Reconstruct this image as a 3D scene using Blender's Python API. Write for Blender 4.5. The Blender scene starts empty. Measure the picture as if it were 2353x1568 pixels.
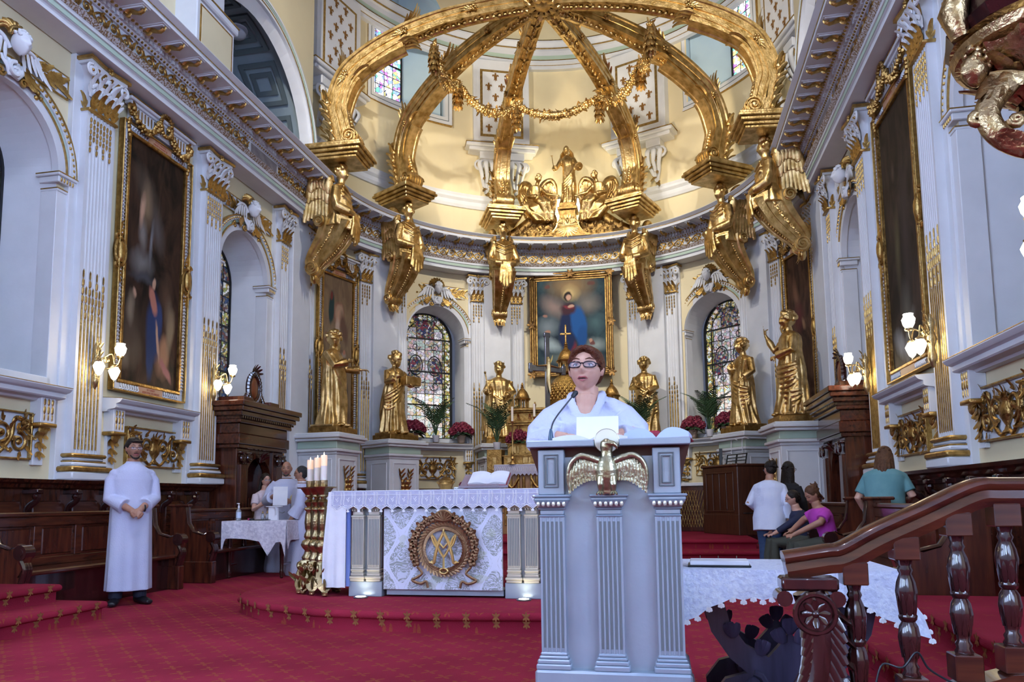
import bpy, bmesh, math, random
from mathutils import Vector as V, Matrix as M4, noise
PI=math.pi; sin=math.sin; cos=math.cos; rad=math.radians
random.seed(7)
SC=bpy.context.scene; COL=SC.collection

# ------------------------------------------------------------------ camera
F=1700.; PX=1176.5; PY=974.; EYE=V((0,0,1.1))
RX=V((.980549,-.030882,-.193832)); RY=V((.195975,.099279,.97557)); RZ=V((-.010885,-.99458,.1034))
def ray(u,v):
    c=V((u-PX,v-PY,F)); return V((RX.dot(c),RY.dot(c),RZ.dot(c)))
def at_x(u,v,x): w=ray(u,v); return EYE+w*(x/w.x)
def at_y(u,v,y): w=ray(u,v); return EYE+w*(y/w.y)
def at_z(u,v,z): w=ray(u,v); return EYE+w*((z-EYE.z)/w.z)
cam=bpy.data.cameras.new('camera'); cam.sensor_width=36; cam.lens=F/2353*36
cam.shift_y=(PY-784)/2353; cam.shift_x=-(PX-1176.5)/2353; cam.clip_start=.05; cam.clip_end=200
co=bpy.data.objects.new('camera',cam); COL.objects.link(co); SC.camera=co
_x=V((RX.x,RY.x,RZ.x)).normalized(); _z=-V((RX.z,RY.z,RZ.z)).normalized(); _y=_z.cross(_x).normalized(); _x=_y.cross(_z)
co.matrix_world=M4(((_x.x,_y.x,_z.x,EYE.x),(_x.y,_y.y,_z.y,EYE.y),(_x.z,_y.z,_z.z,EYE.z),(0,0,0,1)))

# ------------------------------------------------------------------ light
wd=bpy.data.worlds.new('nave_daylight'); SC.world=wd; wd.use_nodes=True
wb=wd.node_tree.nodes['Background']; wb.inputs[0].default_value=(.56,.66,1.0,1); wb.inputs[1].default_value=.12
SC.view_settings.view_transform='Standard'; SC.view_settings.look='None'; SC.view_settings.gamma=1
SC.cycles.max_bounces=5; SC.cycles.diffuse_bounces=3; SC.cycles.glossy_bounces=3; SC.cycles.transmission_bounces=3; SC.cycles.transparent_max_bounces=6; SC.cycles.caustics_reflective=False; SC.cycles.caustics_refractive=False
SC.view_settings.use_curve_mapping=False; SC.view_settings.exposure=.36
def spot(name,loc,tgt,power,col,size=60,blend=.6,r=.12):
    l=bpy.data.lights.new(name,'SPOT'); l.energy=power; l.color=col; l.spot_size=rad(size); l.spot_blend=blend; l.shadow_soft_size=r
    o=bpy.data.objects.new(name,l); COL.objects.link(o); o.location=loc
    o.rotation_euler=(V(tgt)-V(loc)).to_track_quat('-Z','Y').to_euler(); return o
def point(name,loc,power,col,r=.06):
    l=bpy.data.lights.new(name,'POINT'); l.energy=power; l.color=col; l.shadow_soft_size=r
    o=bpy.data.objects.new(name,l); COL.objects.link(o); o.location=loc; return o
WARM=(1,.80,.52); NEUT=(1,.92,.80); COOL=(.62,.72,1)
# ceiling spots of the chancel, aimed into the apse
for sx in (-1,1):
    spot('chancel_spotlight',(-2.1+sx*3.6,8.2,11.6),(-2.1+sx*1.2,19,9.0),1150,NEUT,75)
    spot('chancel_spotlight',(-2.1+sx*4.0,9.6,11.2),(-2.1-sx*2.5,17.5,5.0),850,NEUT,70)
    spot('dome_spotlight',(-2.1+sx*2.0,15.0,8.6),(-2.1+sx*2.8,19.6,13.0),260,WARM,110,.8)
    spot('side_wall_spotlight',(-2.1+sx*1.5,5.5,10.8),(-2.1+sx*5.4,10.5,5.0),420,COOL,95,.8)
spot('stage_spotlight',(.9,1.2,5.2),(-.10,3.5,.95),42,(.62,.74,1),30,.9)
spot('floor_spotlight',(-2.0,3.0,10.5),(-2.6,8.0,0),750,(.8,.8,1),70,.8)
point('cornice_lamp',(-2.52,19.45,9.15),62,(1,.88,.58),.08)

# ------------------------------------------------------------------ mesh builder
class B:
    def __init__(s,m=None): s.v=[]; s.f=[]; s.m=m
    def add(s,vs,fs):
        o=len(s.v); m=s.m
        if m is None: s.v+=[tuple(p) for p in vs]
        else: s.v+=[tuple(m@V(p)) for p in vs]
        s.f+=[tuple(i+o for i in f) for f in fs]; return s
    def box(s,x0,x1,y0,y1,z0,z1,b=0):
        if x0>x1:x0,x1=x1,x0
        if y0>y1:y0,y1=y1,y0
        if z0>z1:z0,z1=z1,z0
        if b<=0:
            return s.add([(x0,y0,z0),(x1,y0,z0),(x1,y1,z0),(x0,y1,z0),(x0,y0,z1),(x1,y0,z1),(x1,y1,z1),(x0,y1,z1)],
                [(3,2,1,0),(4,5,6,7),(0,1,5,4),(1,2,6,5),(2,3,7,6),(3,0,4,7)])
        lo=(x0,y0,z0); hi=(x1,y1,z1); vs=[]; ix={}
        for sx in (0,1):
            for sy in (0,1):
                for sz in (0,1):
                    sg=(sx,sy,sz)
                    for a in range(3):
                        p=[ (hi[k] if sg[k] else lo[k]) if k==a else (hi[k]-b if sg[k] else lo[k]+b) for k in range(3)]
                        ix[sg+(a,)]=len(vs); vs.append(p)
        fs=[]
        for a in range(3):
            o1,o2=(a+1)%3,(a+2)%3
            for sa in (0,1):
                def g(i,j,a2=a):
                    q=[0,0,0]; q[a]=sa; q[o1]=i; q[o2]=j; return ix[tuple(q)+(a2,)]
                fs.append((g(0,0),g(1,0),g(1,1),g(0,1)))
                for s1 in (0,1):
                    q0=[0,0,0]; q0[a]=sa; q0[o1]=s1; q1=list(q0); q0[o2]=0; q1[o2]=1
                    fs.append((ix[tuple(q0)+(a,)],ix[tuple(q1)+(a,)],ix[tuple(q1)+(o1,)],ix[tuple(q0)+(o1,)]))
        for sx in (0,1):
            for sy in (0,1):
                for sz in (0,1): fs.append(tuple(ix[(sx,sy,sz,a)] for a in range(3)))
        return s.add(vs,fs)
    def loft(s,rings,cap=True,close=True):
        n=len(rings[0]); vs=[p for r in rings for p in r]; fs=[]
        for i in range(len(rings)-1):
            for j in range(n if close else n-1):
                k=(j+1)%n; fs.append((i*n+j,i*n+k,(i+1)*n+k,(i+1)*n+j))
        if cap and close:
            fs.append(tuple(range(n-1,-1,-1))); o=(len(rings)-1)*n; fs.append(tuple(o+j for j in range(n)))
        return s.add(vs,fs)
    def tube(s,pts,rd,n=8,nrm=None,cap=True):
        pts=[V(p) for p in pts]; N=len(pts); rings=[]; prev=None
        for i,p in enumerate(pts):
            t=(pts[min(i+1,N-1)]-pts[max(i-1,0)])
            if t.length<1e-9: t=V((0,0,1))
            t.normalize()
            if nrm is not None: up=V(nrm[i] if isinstance(nrm,list) else nrm)
            elif prev is None: up=V((0,0,1)) if abs(t.z)<.9 else V((1,0,0))
            else: up=prev
            b=t.cross(up)
            if b.length<1e-6: b=t.cross(V((1,.3,.2)))
            b.normalize(); u=b.cross(t); prev=u
            r=rd(i/(N-1)) if callable(rd) else (rd[i] if isinstance(rd,list) else rd)
            w,h=r if isinstance(r,tuple) else (r,r)
            rings.append([p+b*(w*cos(2*PI*k/n))+u*(h*sin(2*PI*k/n)) for k in range(n)])
        return s.loft(rings,cap)
    def lathe(s,prof,n=16,c=(0,0,0),k=0,amp=0,sx=1,sy=1):
        rings=[]
        for r,z in prof:
            rings.append([(c[0]+sx*r*(1+amp*cos(k*2*PI*j/n))*cos(2*PI*j/n),c[1]+sy*r*(1+amp*cos(k*2*PI*j/n))*sin(2*PI*j/n),c[2]+z) for j in range(n)])
        return s.loft(rings)
    def sqlathe(s,prof,c=(0,0,0),sy=1,yc=None):
        return s.loft([[(c[0]-r,c[1]-r*sy,c[2]+z),(c[0]+r,c[1]-r*sy,c[2]+z),(c[0]+r,c[1]+r*sy,c[2]+z),(c[0]-r,c[1]+r*sy,c[2]+z)] for r,z in prof])
    def ell(s,c,r,n=10,m=None):
        if not isinstance(r,tuple): r=(r,r,r)
        h=max(3,n//2); vs=[]; fs=[]
        for i in range(1,h):
            a=PI*i/h
            for j in range(n): vs.append((r[0]*sin(a)*cos(2*PI*j/n),r[1]*sin(a)*sin(2*PI*j/n),-r[2]*cos(a)))
        vs.append((0,0,-r[2])); vs.append((0,0,r[2])); L=len(vs)
        for i in range(h-2):
            for j in range(n): k=(j+1)%n; fs.append((i*n+j,i*n+k,(i+1)*n+k,(i+1)*n+j))
        for j in range(n):
            k=(j+1)%n; fs.append((L-2,k,j)); fs.append(((h-2)*n+j,(h-2)*n+k,L-1))
        C=V(c); vs=[(m@V(p) if m else V(p))+C for p in vs]
        return s.add(vs,fs)
    def prism(s,poly,y0,y1):
        n=len(poly)
        return s.add([(x,y0,z) for x,z in poly]+[(x,y1,z) for x,z in poly],
            [tuple(range(n)),tuple(range(2*n-1,n-1,-1))]+[(i,i+n,(i+1)%n+n,(i+1)%n) for i in range(n)])
    def strip(s,pts,wid,thk,nrm):
        "flat ribbon with a raised midrib"
        return s.tube(pts,[(w,thk) for w in wid] if isinstance(wid,list) else (lambda t:(wid(t),thk)),6,nrm)
    def leaf(s,base,d,n,L,W,curl=.6,k=6,thk=.22):
        base=V(base); d=V(d).normalized(); n=V(n).normalized(); pts=[]; p=base.copy(); nm=[]; a=0
        for i in range(k+1):
            pts.append(p.copy()); t=i/k; a=curl*2.2*t*t
            dd=(d*cos(a)+n*sin(a)); nm.append(n*cos(a)-d*sin(a)); p=p+dd*(L/k)
        return s.tube(pts,[(max(.06*W,W*.5*sin(PI*min(1,.18+.72*i/k))**.7),W*thk*.5*(1-.6*i/k)) for i in range(k+1)],6,nm)
    def acan(s,base,d,n,L,W,curl=.6,lob=2,thk=.22):
        base=V(base); d=V(d).normalized(); n=V(n).normalized(); b=d.cross(n).normalized()
        s.leaf(base,d,n,L,W*.62,curl,6,thk)
        for i in range(lob):
            t=.08+.5*i/lob
            for sg in (-1,1):
                s.leaf(base+d*(L*t)+n*(curl*L*t*t*.5),d*.9+b*sg*.6+n*.05,n,L*(.40-.08*i),W*.42,curl*.6,4,thk)
        return s
def spiral(cx,cz,r,turns=1.6,a0=0,sg=1,y=0,n=26,p=1.0,rmin=.12):
    return [(cx+r*((1-t)**p*(1-rmin)+rmin)*cos(a0+sg*2*PI*turns*t),y,cz+r*((1-t)**p*(1-rmin)+rmin)*sin(a0+sg*2*PI*turns*t)) for t in [i/n for i in range(n+1)]]
def bez(p,n=12):
    "Catmull-Rom through the points"
    p=[V(q) for q in p]; out=[]
    for i in range(len(p)-1):
        a,b,c,d=p[max(i-1,0)],p[i],p[i+1],p[min(i+2,len(p)-1)]
        for j in range(n):
            t=j/n; out.append(.5*((2*b)+(c-a)*t+(2*a-5*b+4*c-d)*t*t+(3*b-a-3*c+d)*t**3))
    out.append(p[-1]); return out
def mesh(b,mat,ang=40,name='m',recalc=True):
    me=bpy.data.meshes.new(name); me.from_pydata(b.v,[],b.f); me.validate()
    if recalc:
        bm=bmesh.new(); bm.from_mesh(me); bmesh.ops.recalc_face_normals(bm,faces=bm.faces); bm.to_mesh(me); bm.free()
    if ang: me.polygons.foreach_set('use_smooth',[True]*len(me.polygons)); me.set_sharp_from_angle(angle=rad(ang))
    if mat: me.materials.append(mat)
    return me
def remesh(b,mat,vox,sm=2,ang=0,name='m',dec=0):
    me=mesh(b,None,0,recalc=False); o=bpy.data.objects.new('t',me); COL.objects.link(o)
    m=o.modifiers.new('r','REMESH'); m.mode='VOXEL'; m.voxel_size=vox; m.use_smooth_shade=True
    if sm: m=o.modifiers.new('s','SMOOTH'); m.iterations=sm; m.factor=.5
    if dec: m=o.modifiers.new('d','DECIMATE'); m.ratio=dec
    dg=bpy.context.evaluated_depsgraph_get(); r=bpy.data.meshes.new_from_object(o.evaluated_get(dg)); r.name=name
    bpy.data.objects.remove(o); bpy.data.meshes.remove(me)
    r.materials.clear(); r.materials.append(mat)
    r.polygons.foreach_set('use_smooth',[True]*len(r.polygons)); return r
# ------------------------------------------------------------------ objects
def ob(name,me,parent=None,m=None,label=None,kind=None,cat=None,group=None):
    o=bpy.data.objects.new(name,me); COL.objects.link(o)
    if parent: o.parent=parent
    if m is not None: o.matrix_local=m
    if label:o['label']=label
    if kind:o['kind']=kind
    if cat:o['category']=cat
    if group:o['group']=group
    return o
def parts(root,ps):
    "ps: (name, mesh, [matrix], [sub parts])"
    for p in ps:
        m=None; sub=()
        for e in p[2:]:
            if isinstance(e,M4): m=e
            elif isinstance(e,(list,tuple)): sub=e
        c=ob(p[0].strip('~'),p[1],root,m,kind='stuff' if p[0][0]=='~' else None)
        for q in sub: ob(q[0].strip('~'),q[1],c,q[2] if len(q)>2 else None,kind='stuff' if q[0][0]=='~' else None)
def thing(name,label,cat,m=None,ps=(),group=None):
    o=bpy.data.objects.new(name,None); o.empty_display_size=.1; COL.objects.link(o)
    if m is not None:o.matrix_world=m
    o['label']=label; o['category']=cat
    if group:o['group']=group
    parts(o,ps); return o
def single(name,me,label,cat,m=None,group=None): return ob(name,me,None,m,label,None,cat,group)
def struct(name,me,label,m=None,parent=None): return ob(name,me,parent,m,label,'structure')
def T(x,y,z,rz=0,s=1): return M4.Translation((x,y,z))@M4.Rotation(rz,4,'Z')@M4.Scale(s,4)
def RXm(a): return M4.Rotation(a,4,'X')
def RYm(a): return M4.Rotation(a,4,'Y')
def RZm(a): return M4.Rotation(a,4,'Z')
def S3(x,y,z): return M4.Diagonal((x,y,z,1))
# ------------------------------------------------------------------ materials
def nt(name):
    m=bpy.data.materials.new(name); m.use_nodes=True; t=m.node_tree; return m,t,t.nodes['Principled BSDF']
def N(t,ty,**k):
    n=t.nodes.new(ty)
    for a,b in k.items():
        if hasattr(n,a): setattr(n,a,b)
    return n
def mat(name,col,rough=.5,metal=0,col2=None,sc=8,bump=0,bsc=None,coat=0,sss=0,spec=None,emit=None,es=0,det=4,trans=0,lo=.35,hi=.7):
    m,t,p=nt(name); L=t.links.new
    p.inputs['Base Color'].default_value=(*col,1); p.inputs['Roughness'].default_value=rough; p.inputs['Metallic'].default_value=metal
    if coat: p.inputs['Coat Weight'].default_value=coat; p.inputs['Coat Roughness'].default_value=.08
    if spec is not None: p.inputs['Specular IOR Level'].default_value=spec
    if sss: p.inputs['Subsurface Weight'].default_value=sss; p.inputs['Subsurface Radius'].default_value=(.02,.008,.004)
    if trans: p.inputs['Transmission Weight'].default_value=trans
    if emit: p.inputs['Emission Color'].default_value=(*emit,1); p.inputs['Emission Strength'].default_value=es
    tc=N(t,'ShaderNodeTexCoord')
    if col2:
        nz=N(t,'ShaderNodeTexNoise'); nz.inputs['Scale'].default_value=sc; nz.inputs['Detail'].default_value=det; L(tc.outputs['Object'],nz.inputs['Vector'])
        cr=N(t,'ShaderNodeValToRGB'); cr.color_ramp.elements[0].position=lo; cr.color_ramp.elements[1].position=hi
        cr.color_ramp.elements[0].color=(*col2,1); cr.color_ramp.elements[1].color=(*col,1)
        L(nz.outputs[0],cr.inputs[0]); L(cr.outputs[0],p.inputs['Base Color'])
    if bump:
        nb=N(t,'ShaderNodeTexNoise'); nb.inputs['Scale'].default_value=bsc or sc*3; nb.inputs['Detail'].default_value=3; L(tc.outputs['Object'],nb.inputs['Vector'])
        bp=N(t,'ShaderNodeBump'); bp.inputs['Strength'].default_value=bump; bp.inputs['Distance'].default_value=.02
        L(nb.outputs[0],bp.inputs['Height']); L(bp.outputs[0],p.inputs['Normal'])
    return m
GOLD=mat('gold_leaf',(.78,.57,.27),.37,1,(.42,.27,.09),6,.3,24,lo=.36,hi=.64)
GOLD2=mat('antique_gold',(.56,.36,.12),.38,1,(.27,.155,.05),11,.45,35)
GILT=mat('gilding',(.66,.45,.16),.4,1,(.40,.25,.08),14,.3,50)
BRASS=mat('polished_brass',(.56,.45,.25),.3,1,(.32,.24,.12),14,.25,45)
SILV=mat('silver',(.25,.255,.27),.32,1,(.17,.175,.19),9)
WHITE=mat('white_paint',(.80,.82,.86),.5,0,(.74,.76,.80),2.5,.05,20)
CREAM=mat('cream_paint',(.86,.75,.49),.6,0,(.81,.70,.45),1.5,.05,20)
GREEN=mat('pale_green_paint',(.52,.66,.55),.5,0,(.48,.62,.51),3)
SLATE=mat('slate_blue_paint',(.30,.37,.41),.55,0,(.26,.33,.37),3)
SLATE2=mat('slate_trim_paint',(.12,.155,.165),.5)
GREYP=mat('grey_marble',(.36,.34,.35),.3,0,(.22,.20,.21),6)
def wood(name,c1,c2,rough=.22,coat=.5,axis='Z',sc=3.):
    m,t,p=nt(name); L=t.links.new; tc=N(t,'ShaderNodeTexCoord'); mp=N(t,'ShaderNodeMapping'); L(tc.outputs['Object'],mp.inputs[0])
    s=[7.,7.,7.]; s['XYZ'.index(axis)]=.8; mp.inputs['Scale'].default_value=s
    nz=N(t,'ShaderNodeTexNoise'); nz.inputs['Scale'].default_value=sc; nz.inputs['Detail'].default_value=6; L(mp.outputs[0],nz.inputs['Vector'])
    cr=N(t,'ShaderNodeValToRGB'); cr.color_ramp.elements[0].position=.35; cr.color_ramp.elements[1].position=.68
    cr.color_ramp.elements[0].color=(*c2,1); cr.color_ramp.elements[1].color=(*c1,1); L(nz.outputs[0],cr.inputs[0]); L(cr.outputs[0],p.inputs['Base Color'])
    p.inputs['Roughness'].default_value=rough; p.inputs['Coat Weight'].default_value=coat; p.inputs['Coat Roughness'].default_value=.06
    bp=N(t,'ShaderNodeBump'); bp.inputs['Strength'].default_value=.08; bp.inputs['Distance'].default_value=.01; L(nz.outputs[0],bp.inputs['Height']); L(bp.outputs[0],p.inputs['Normal'])
    return m
WOOD=wood('dark_mahogany',(.105,.026,.012),(.04,.011,.007),.22,.4)
WOODX=wood('dark_mahogany_long',(.105,.027,.012),(.04,.011,.007),.22,.4,'X')
WOODD=wood('carved_dark_wood',(.05,.013,.011),(.02,.007,.007),.16,.6)
OAK=wood('warm_wood',(.42,.22,.09),(.27,.13,.05),.35,.2)
ORGW=wood('organ_wood',(.105,.035,.017),(.06,.02,.011),.35,.2)
# ================================================================== ARCHITECTURE
CX=-2.1; YC=14.35; SH=.06; HW=5.52
def PT(side,u,o):
    r=HW-o
    if side=='L': x=CX-r; return V((x,u-SH*r,0))
    if side=='R': x=CX+r; return V((x,u+SH*r,0))
    a=rad(u); return V((CX+r*sin(a),YC+r*cos(a)+SH*r*sin(a),0))
def FR(side,u,o=0,z=0):
    p=PT(side,u,o)
    if side=='L': c=((0,1),(-1,0))
    elif side=='R': c=((0,-1),(1,0))
    else: a=rad(u); c=((cos(a),-sin(a)),(sin(a),cos(a)))
    return M4(((c[0][0],c[1][0],0,p.x),(c[0][1],c[1][1],0,p.y),(0,0,1,z),(0,0,0,1)))
Y0=3.0
def path(a=None,b=None,da=3.0):
    "wall line from left front, round the apse, to right front"
    P=[('L',Y0),('L',8.),('L',YC-.01)]+[('A',-90+i*da) for i in range(1,int(180/da))]+[('R',YC-.01),('R',8.),('R',Y0)]
    return P
def seg(side,u0,u1,st=None):
    if side!='A': return [(side,u0),(side,u1)]
    n=max(2,int(abs(u1-u0)/2.5)); return [('A',u0+(u1-u0)*i/n) for i in range(n+1)]
def sweep(b,prof,pth):
    return b.loft([[V((0,0,z))+PT(s,u,o) for o,z in prof] for s,u in pth])
def walk(pth,step,off=0,o=.3):
    "points every step metres along a path: (matrix)"
    pts=[PT(s,u,o) for s,u in pth]; out=[]; d=off
    for i in range(len(pts)-1):
        a,b=pts[i],pts[i+1]; L=(b-a).length
        if L<1e-6: continue
        t=(b-a)/L; n=V((-t.y,t.x,0))
        while d<L:
            p=a+t*d; out.append(M4(((t.x,n.x,0,p.x),(t.y,n.y,0,p.y),(0,0,1,0),(0,0,0,1)))); d+=step
        d-=L
    return out
# ---- carpet ---------------------------------------------------------------
def carpet():
    m,t,p=nt('red_carpet'); L=t.links.new; tc=N(t,'ShaderNodeTexCoord')
    def sprig(sc,loc,rot,hi):
        mp=N(t,'ShaderNodeMapping'); mp.inputs['Scale'].default_value=sc; mp.inputs['Location'].default_value=loc; mp.inputs['Rotation'].default_value=(0,0,rot); L(tc.outputs['Object'],mp.inputs[0])
        vo=N(t,'ShaderNodeTexVoronoi'); vo.inputs['Scale'].default_value=1; vo.inputs['Randomness'].default_value=.12; L(mp.outputs[0],vo.inputs['Vector'])
        sb=N(t,'ShaderNodeVectorMath',operation='SUBTRACT'); L(mp.outputs[0],sb.inputs[0]); L(vo.outputs['Position'],sb.inputs[1])
        sp=N(t,'ShaderNodeSeparateXYZ'); L(sb.outputs[0],sp.inputs[0])
        an=N(t,'ShaderNodeMath',operation='ARCTAN2'); L(sp.outputs[1],an.inputs[0]); L(sp.outputs[0],an.inputs[1])
        k=N(t,'ShaderNodeMath',operation='MULTIPLY'); k.inputs[1].default_value=4; L(an.outputs[0],k.inputs[0])
        c=N(t,'ShaderNodeMath',operation='COSINE'); L(k.outputs[0],c.inputs[0])
        th=N(t,'ShaderNodeMath',operation='MULTIPLY_ADD'); th.inputs[1].default_value=hi*.55; th.inputs[2].default_value=hi*.6; L(c.outputs[0],th.inputs[0])
        lt=N(t,'ShaderNodeMath',operation='LESS_THAN'); L(vo.outputs['Distance'],lt.inputs[0]); L(th.outputs[0],lt.inputs[1]); return lt
    a=sprig((5.2,5.2,5.2),(0,0,0),.78,.30)
    nz=N(t,'ShaderNodeTexNoise'); nz.inputs['Scale'].default_value=60; L(tc.outputs['Object'],nz.inputs['Vector'])
    n2=N(t,'ShaderNodeTexNoise'); n2.inputs['Scale'].default_value=1.2; L(tc.outputs['Object'],n2.inputs['Vector'])
    cr=N(t,'ShaderNodeValToRGB'); cr.color_ramp.elements[0].color=(.24,.013,.034,1); cr.color_ramp.elements[1].color=(.36,.024,.056,1); cr.color_ramp.elements[0].position=.3; cr.color_ramp.elements[1].position=.7
    L(n2.outputs[0],cr.inputs[0])
    mx=N(t,'ShaderNodeMixRGB'); mx.inputs[2].default_value=(.34,.10,.025,1)
    ml=N(t,'ShaderNodeMath',operation='MULTIPLY'); L(a.outputs[0],ml.inputs[0]); L(nz.outputs[0],ml.inputs[1]); L(ml.outputs[0],mx.inputs[0]); L(cr.outputs[0],mx.inputs[1])
    L(mx.outputs[0],p.inputs['Base Color']); p.inputs['Roughness'].default_value=.9; p.inputs['Specular IOR Level'].default_value=.15
    bp=N(t,'ShaderNodeBump'); bp.inputs['Strength'].default_value=.5; bp.inputs['Distance'].default_value=.01; n3=N(t,'ShaderNodeTexNoise'); n3.inputs['Scale'].default_value=220; L(tc.outputs['Object'],n3.inputs['Vector']); L(n3.outputs[0],bp.inputs['Height']); L(bp.outputs[0],p.inputs['Normal'])
    return m
CARPET=carpet(); CARSPRIG=mat('carpet_gold_sprig',(.30,.13,.03),.9,0,(.20,.05,.025),40)
b=B(); b.box(-9.5,5.5,-1.2,20.5,-.3,0); FLOOR=struct('floor',mesh(b,CARPET,0),'red patterned carpet floor of the sanctuary')
_s=B()
for k in range(3):
    a=PI/2+(k-1)*.85; _s.leaf((0,0,0),(cos(a),0,sin(a)),(0,-1,0),.042,.02,.1,3)
    _s.leaf((0,0,0),(cos(a),0,-sin(a)),(0,-1,0),.036,.018,.1,3)
SPRIG=mesh(_s,CARSPRIG)
def step(name,poly,z0,z1,label,sprigs=None):
    "carpeted tread with a rounded nosing, poly counter-clockwise"
    cx=sum(p[0] for p in poly)/len(poly); cy=sum(p[1] for p in poly)/len(poly)
    def off(d): 
        n=len(poly); out=[]
        for i in range(n):
            a,b_,c=V(poly[i-1]),V(poly[i]),V(poly[(i+1)%n]); e1=(b_-a).normalized(); e2=(c-b_).normalized()
            n1=V((e1.y,-e1.x)); n2=V((e2.y,-e2.x)); m=(n1+n2); m=m/max(.3,m.dot(n1)) if m.length>1e-6 else n1
            out.append((b_.x+m.x*d,b_.y+m.y*d))
        return out
    b=B(); rings=[[(x,y,z0) for x,y in off(0)],[(x,y,z1-.075) for x,y in off(0)]]
    for k in range(7):
        a=-PI/2+PI*k/6; rings.append([(x,y,z1-.035+.035*sin(a)) for x,y in off(.005+.03*cos(a))])
    b.loft(rings); o=struct(name,mesh(b,CARPET,50),label)
    for (p,q) in sprigs or []:
        p=V((*p,0)); q=V((*q,0)); L=(q-p).length; t=(q-p)/L; n=V((-t.y,t.x,0)); k=max(1,int(L/.22))
        for i in range(k):
            c=p+t*(L*(i+.5)/k)
            for dz,f in ((.45,0.),(.85,.036)):
                if f and (i%1): continue
                ob('carpet_sprig',SPRIG,o,M4(((t.x,n.x,0,c.x-n.x*(f+.002)),(t.y,n.y,0,c.y-n.y*(f+.002)),(0,0,1,z0+(z1-z0)*(.42 if not f else .8)),(0,0,0,1))))
    return o
pf=[(-4.34,7.3),(-4.2,6.95),(-3.7,6.5),(-3.0,6.2),(-2.0,6.1),(-1.0,6.2),(-.4,6.5),(.05,6.95),(.15,7.3),(.15,9.2),(-4.34,9.2)]
step('floor_altar_platform',pf,0,.17,'carpeted platform with curved front edge under the altar',[(pf[i],pf[i+1]) for i in range(0,7)])
for sx,nm in ((-1,'left'),(1,'right')):
    e1,e2=(-5.364,-5.78) if sx<0 else (1.30,1.72); w=-7.6 if sx<0 else 3.5
    for e,ye,z0,z1 in ((e1,6.42,0,.17),(e2,6.30,.17,.34)):
        q=[(w,1.2),(e,1.2),(e,ye),(w,ye)] if sx<0 else [(e,1.2),(w,1.2),(w,ye),(e,ye)]
        step('floor_step_'+nm,q,z0,z1,('lower ' if z0==0 else 'upper ')+'carpeted step along the %s side of the chancel'%nm,[((e,2.2),(e,ye))] if sx<0 else [((e,ye),(e,2.2))])
hp=lambda r,y,w:[(CX-w,y),(CX-w*.5,y-.12),(CX+w*.5,y-.12),(CX+w,y),(CX+w,19.0),(CX-w,19.0)]
step('floor_high_altar_step',hp(0,13.7,4.0),0,.17,'lower carpeted step up to the high altar')
step('floor_high_altar_step',hp(0,14.35,3.8),.17,.34,'upper carpeted step up to the high altar')
# ---- nave behind the camera, daylit by its windows ---------------------------
NAVE=(-11.5,7.3,-17.)
b=B(); b.box(NAVE[0],NAVE[1],NAVE[2],-1.2,-.32,-.02); struct('floor_nave',mesh(b,CARPET,0),'carpeted nave floor')
DAYL=mat('daylit_window_glass',(.8,.9,1),.3,0,emit=(.50,.66,1.0),es=23)
def nave_wall(x,sg,lab):
    o=struct('wall_nave_'+lab,None,'white nave wall behind the camera'); ys=[NAVE[2],-14.6,-12.6,-10.6,-8.6,-6.6,-4.6,-2.6,-.6,3.0]
    f=B(); f.box(x,x+sg*.3,NAVE[2],3.0,-.3,3.2); f.box(x,x+sg*.3,NAVE[2],3.0,8.2,15)
    for i in range(0,len(ys),2): f.box(x,x+sg*.3,ys[i],ys[i+1],3.2,8.2)
    ob('wall_face',mesh(f,WHITE,0),o)
    for i in range(1,len(ys)-1,2):
        w=struct('window_nave',mesh(B().box(x+sg*.25,x+sg*.3,ys[i],ys[i+1],3.2,8.2),DAYL,0),'tall daylit nave window on the %s'%lab); m=B()
        for k in range(1,4): m.box(x+sg*.2,x+sg*.26,ys[i]+.5*k-.03,ys[i]+.5*k+.03,3.2,8.2)
        for k in range(1,6): m.box(x+sg*.2,x+sg*.26,ys[i],ys[i+1],3.2+.83*k-.03,3.2+.83*k+.03)
        ob('glazing_bars',mesh(m,SLATE2,0),w)
nave_wall(NAVE[0],-1,'left'); nave_wall(NAVE[1],1,'right')
b=B(); b.box(NAVE[0],NAVE[1],NAVE[2]-.3,NAVE[2],-.3,15); struct('wall_nave_back',mesh(b,CREAM,0),'cream end wall of the nave')
b=B(); b.box(NAVE[0]-.3,NAVE[1]+.3,NAVE[2]-.3,3.0,15,15.3); struct('ceiling_nave',mesh(b,WHITE,0),'white nave ceiling')
b=B()
for x0,x1 in ((NAVE[0],CX-HW),(CX+HW,NAVE[1])): b.box(x0,x1,2.7,3.0,-.3,15)
b.box(CX-HW,CX+HW,2.7,3.0,13.5,15); struct('wall_chancel_arch',mesh(b,WHITE,0),'white wall framing the chancel opening')
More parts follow.
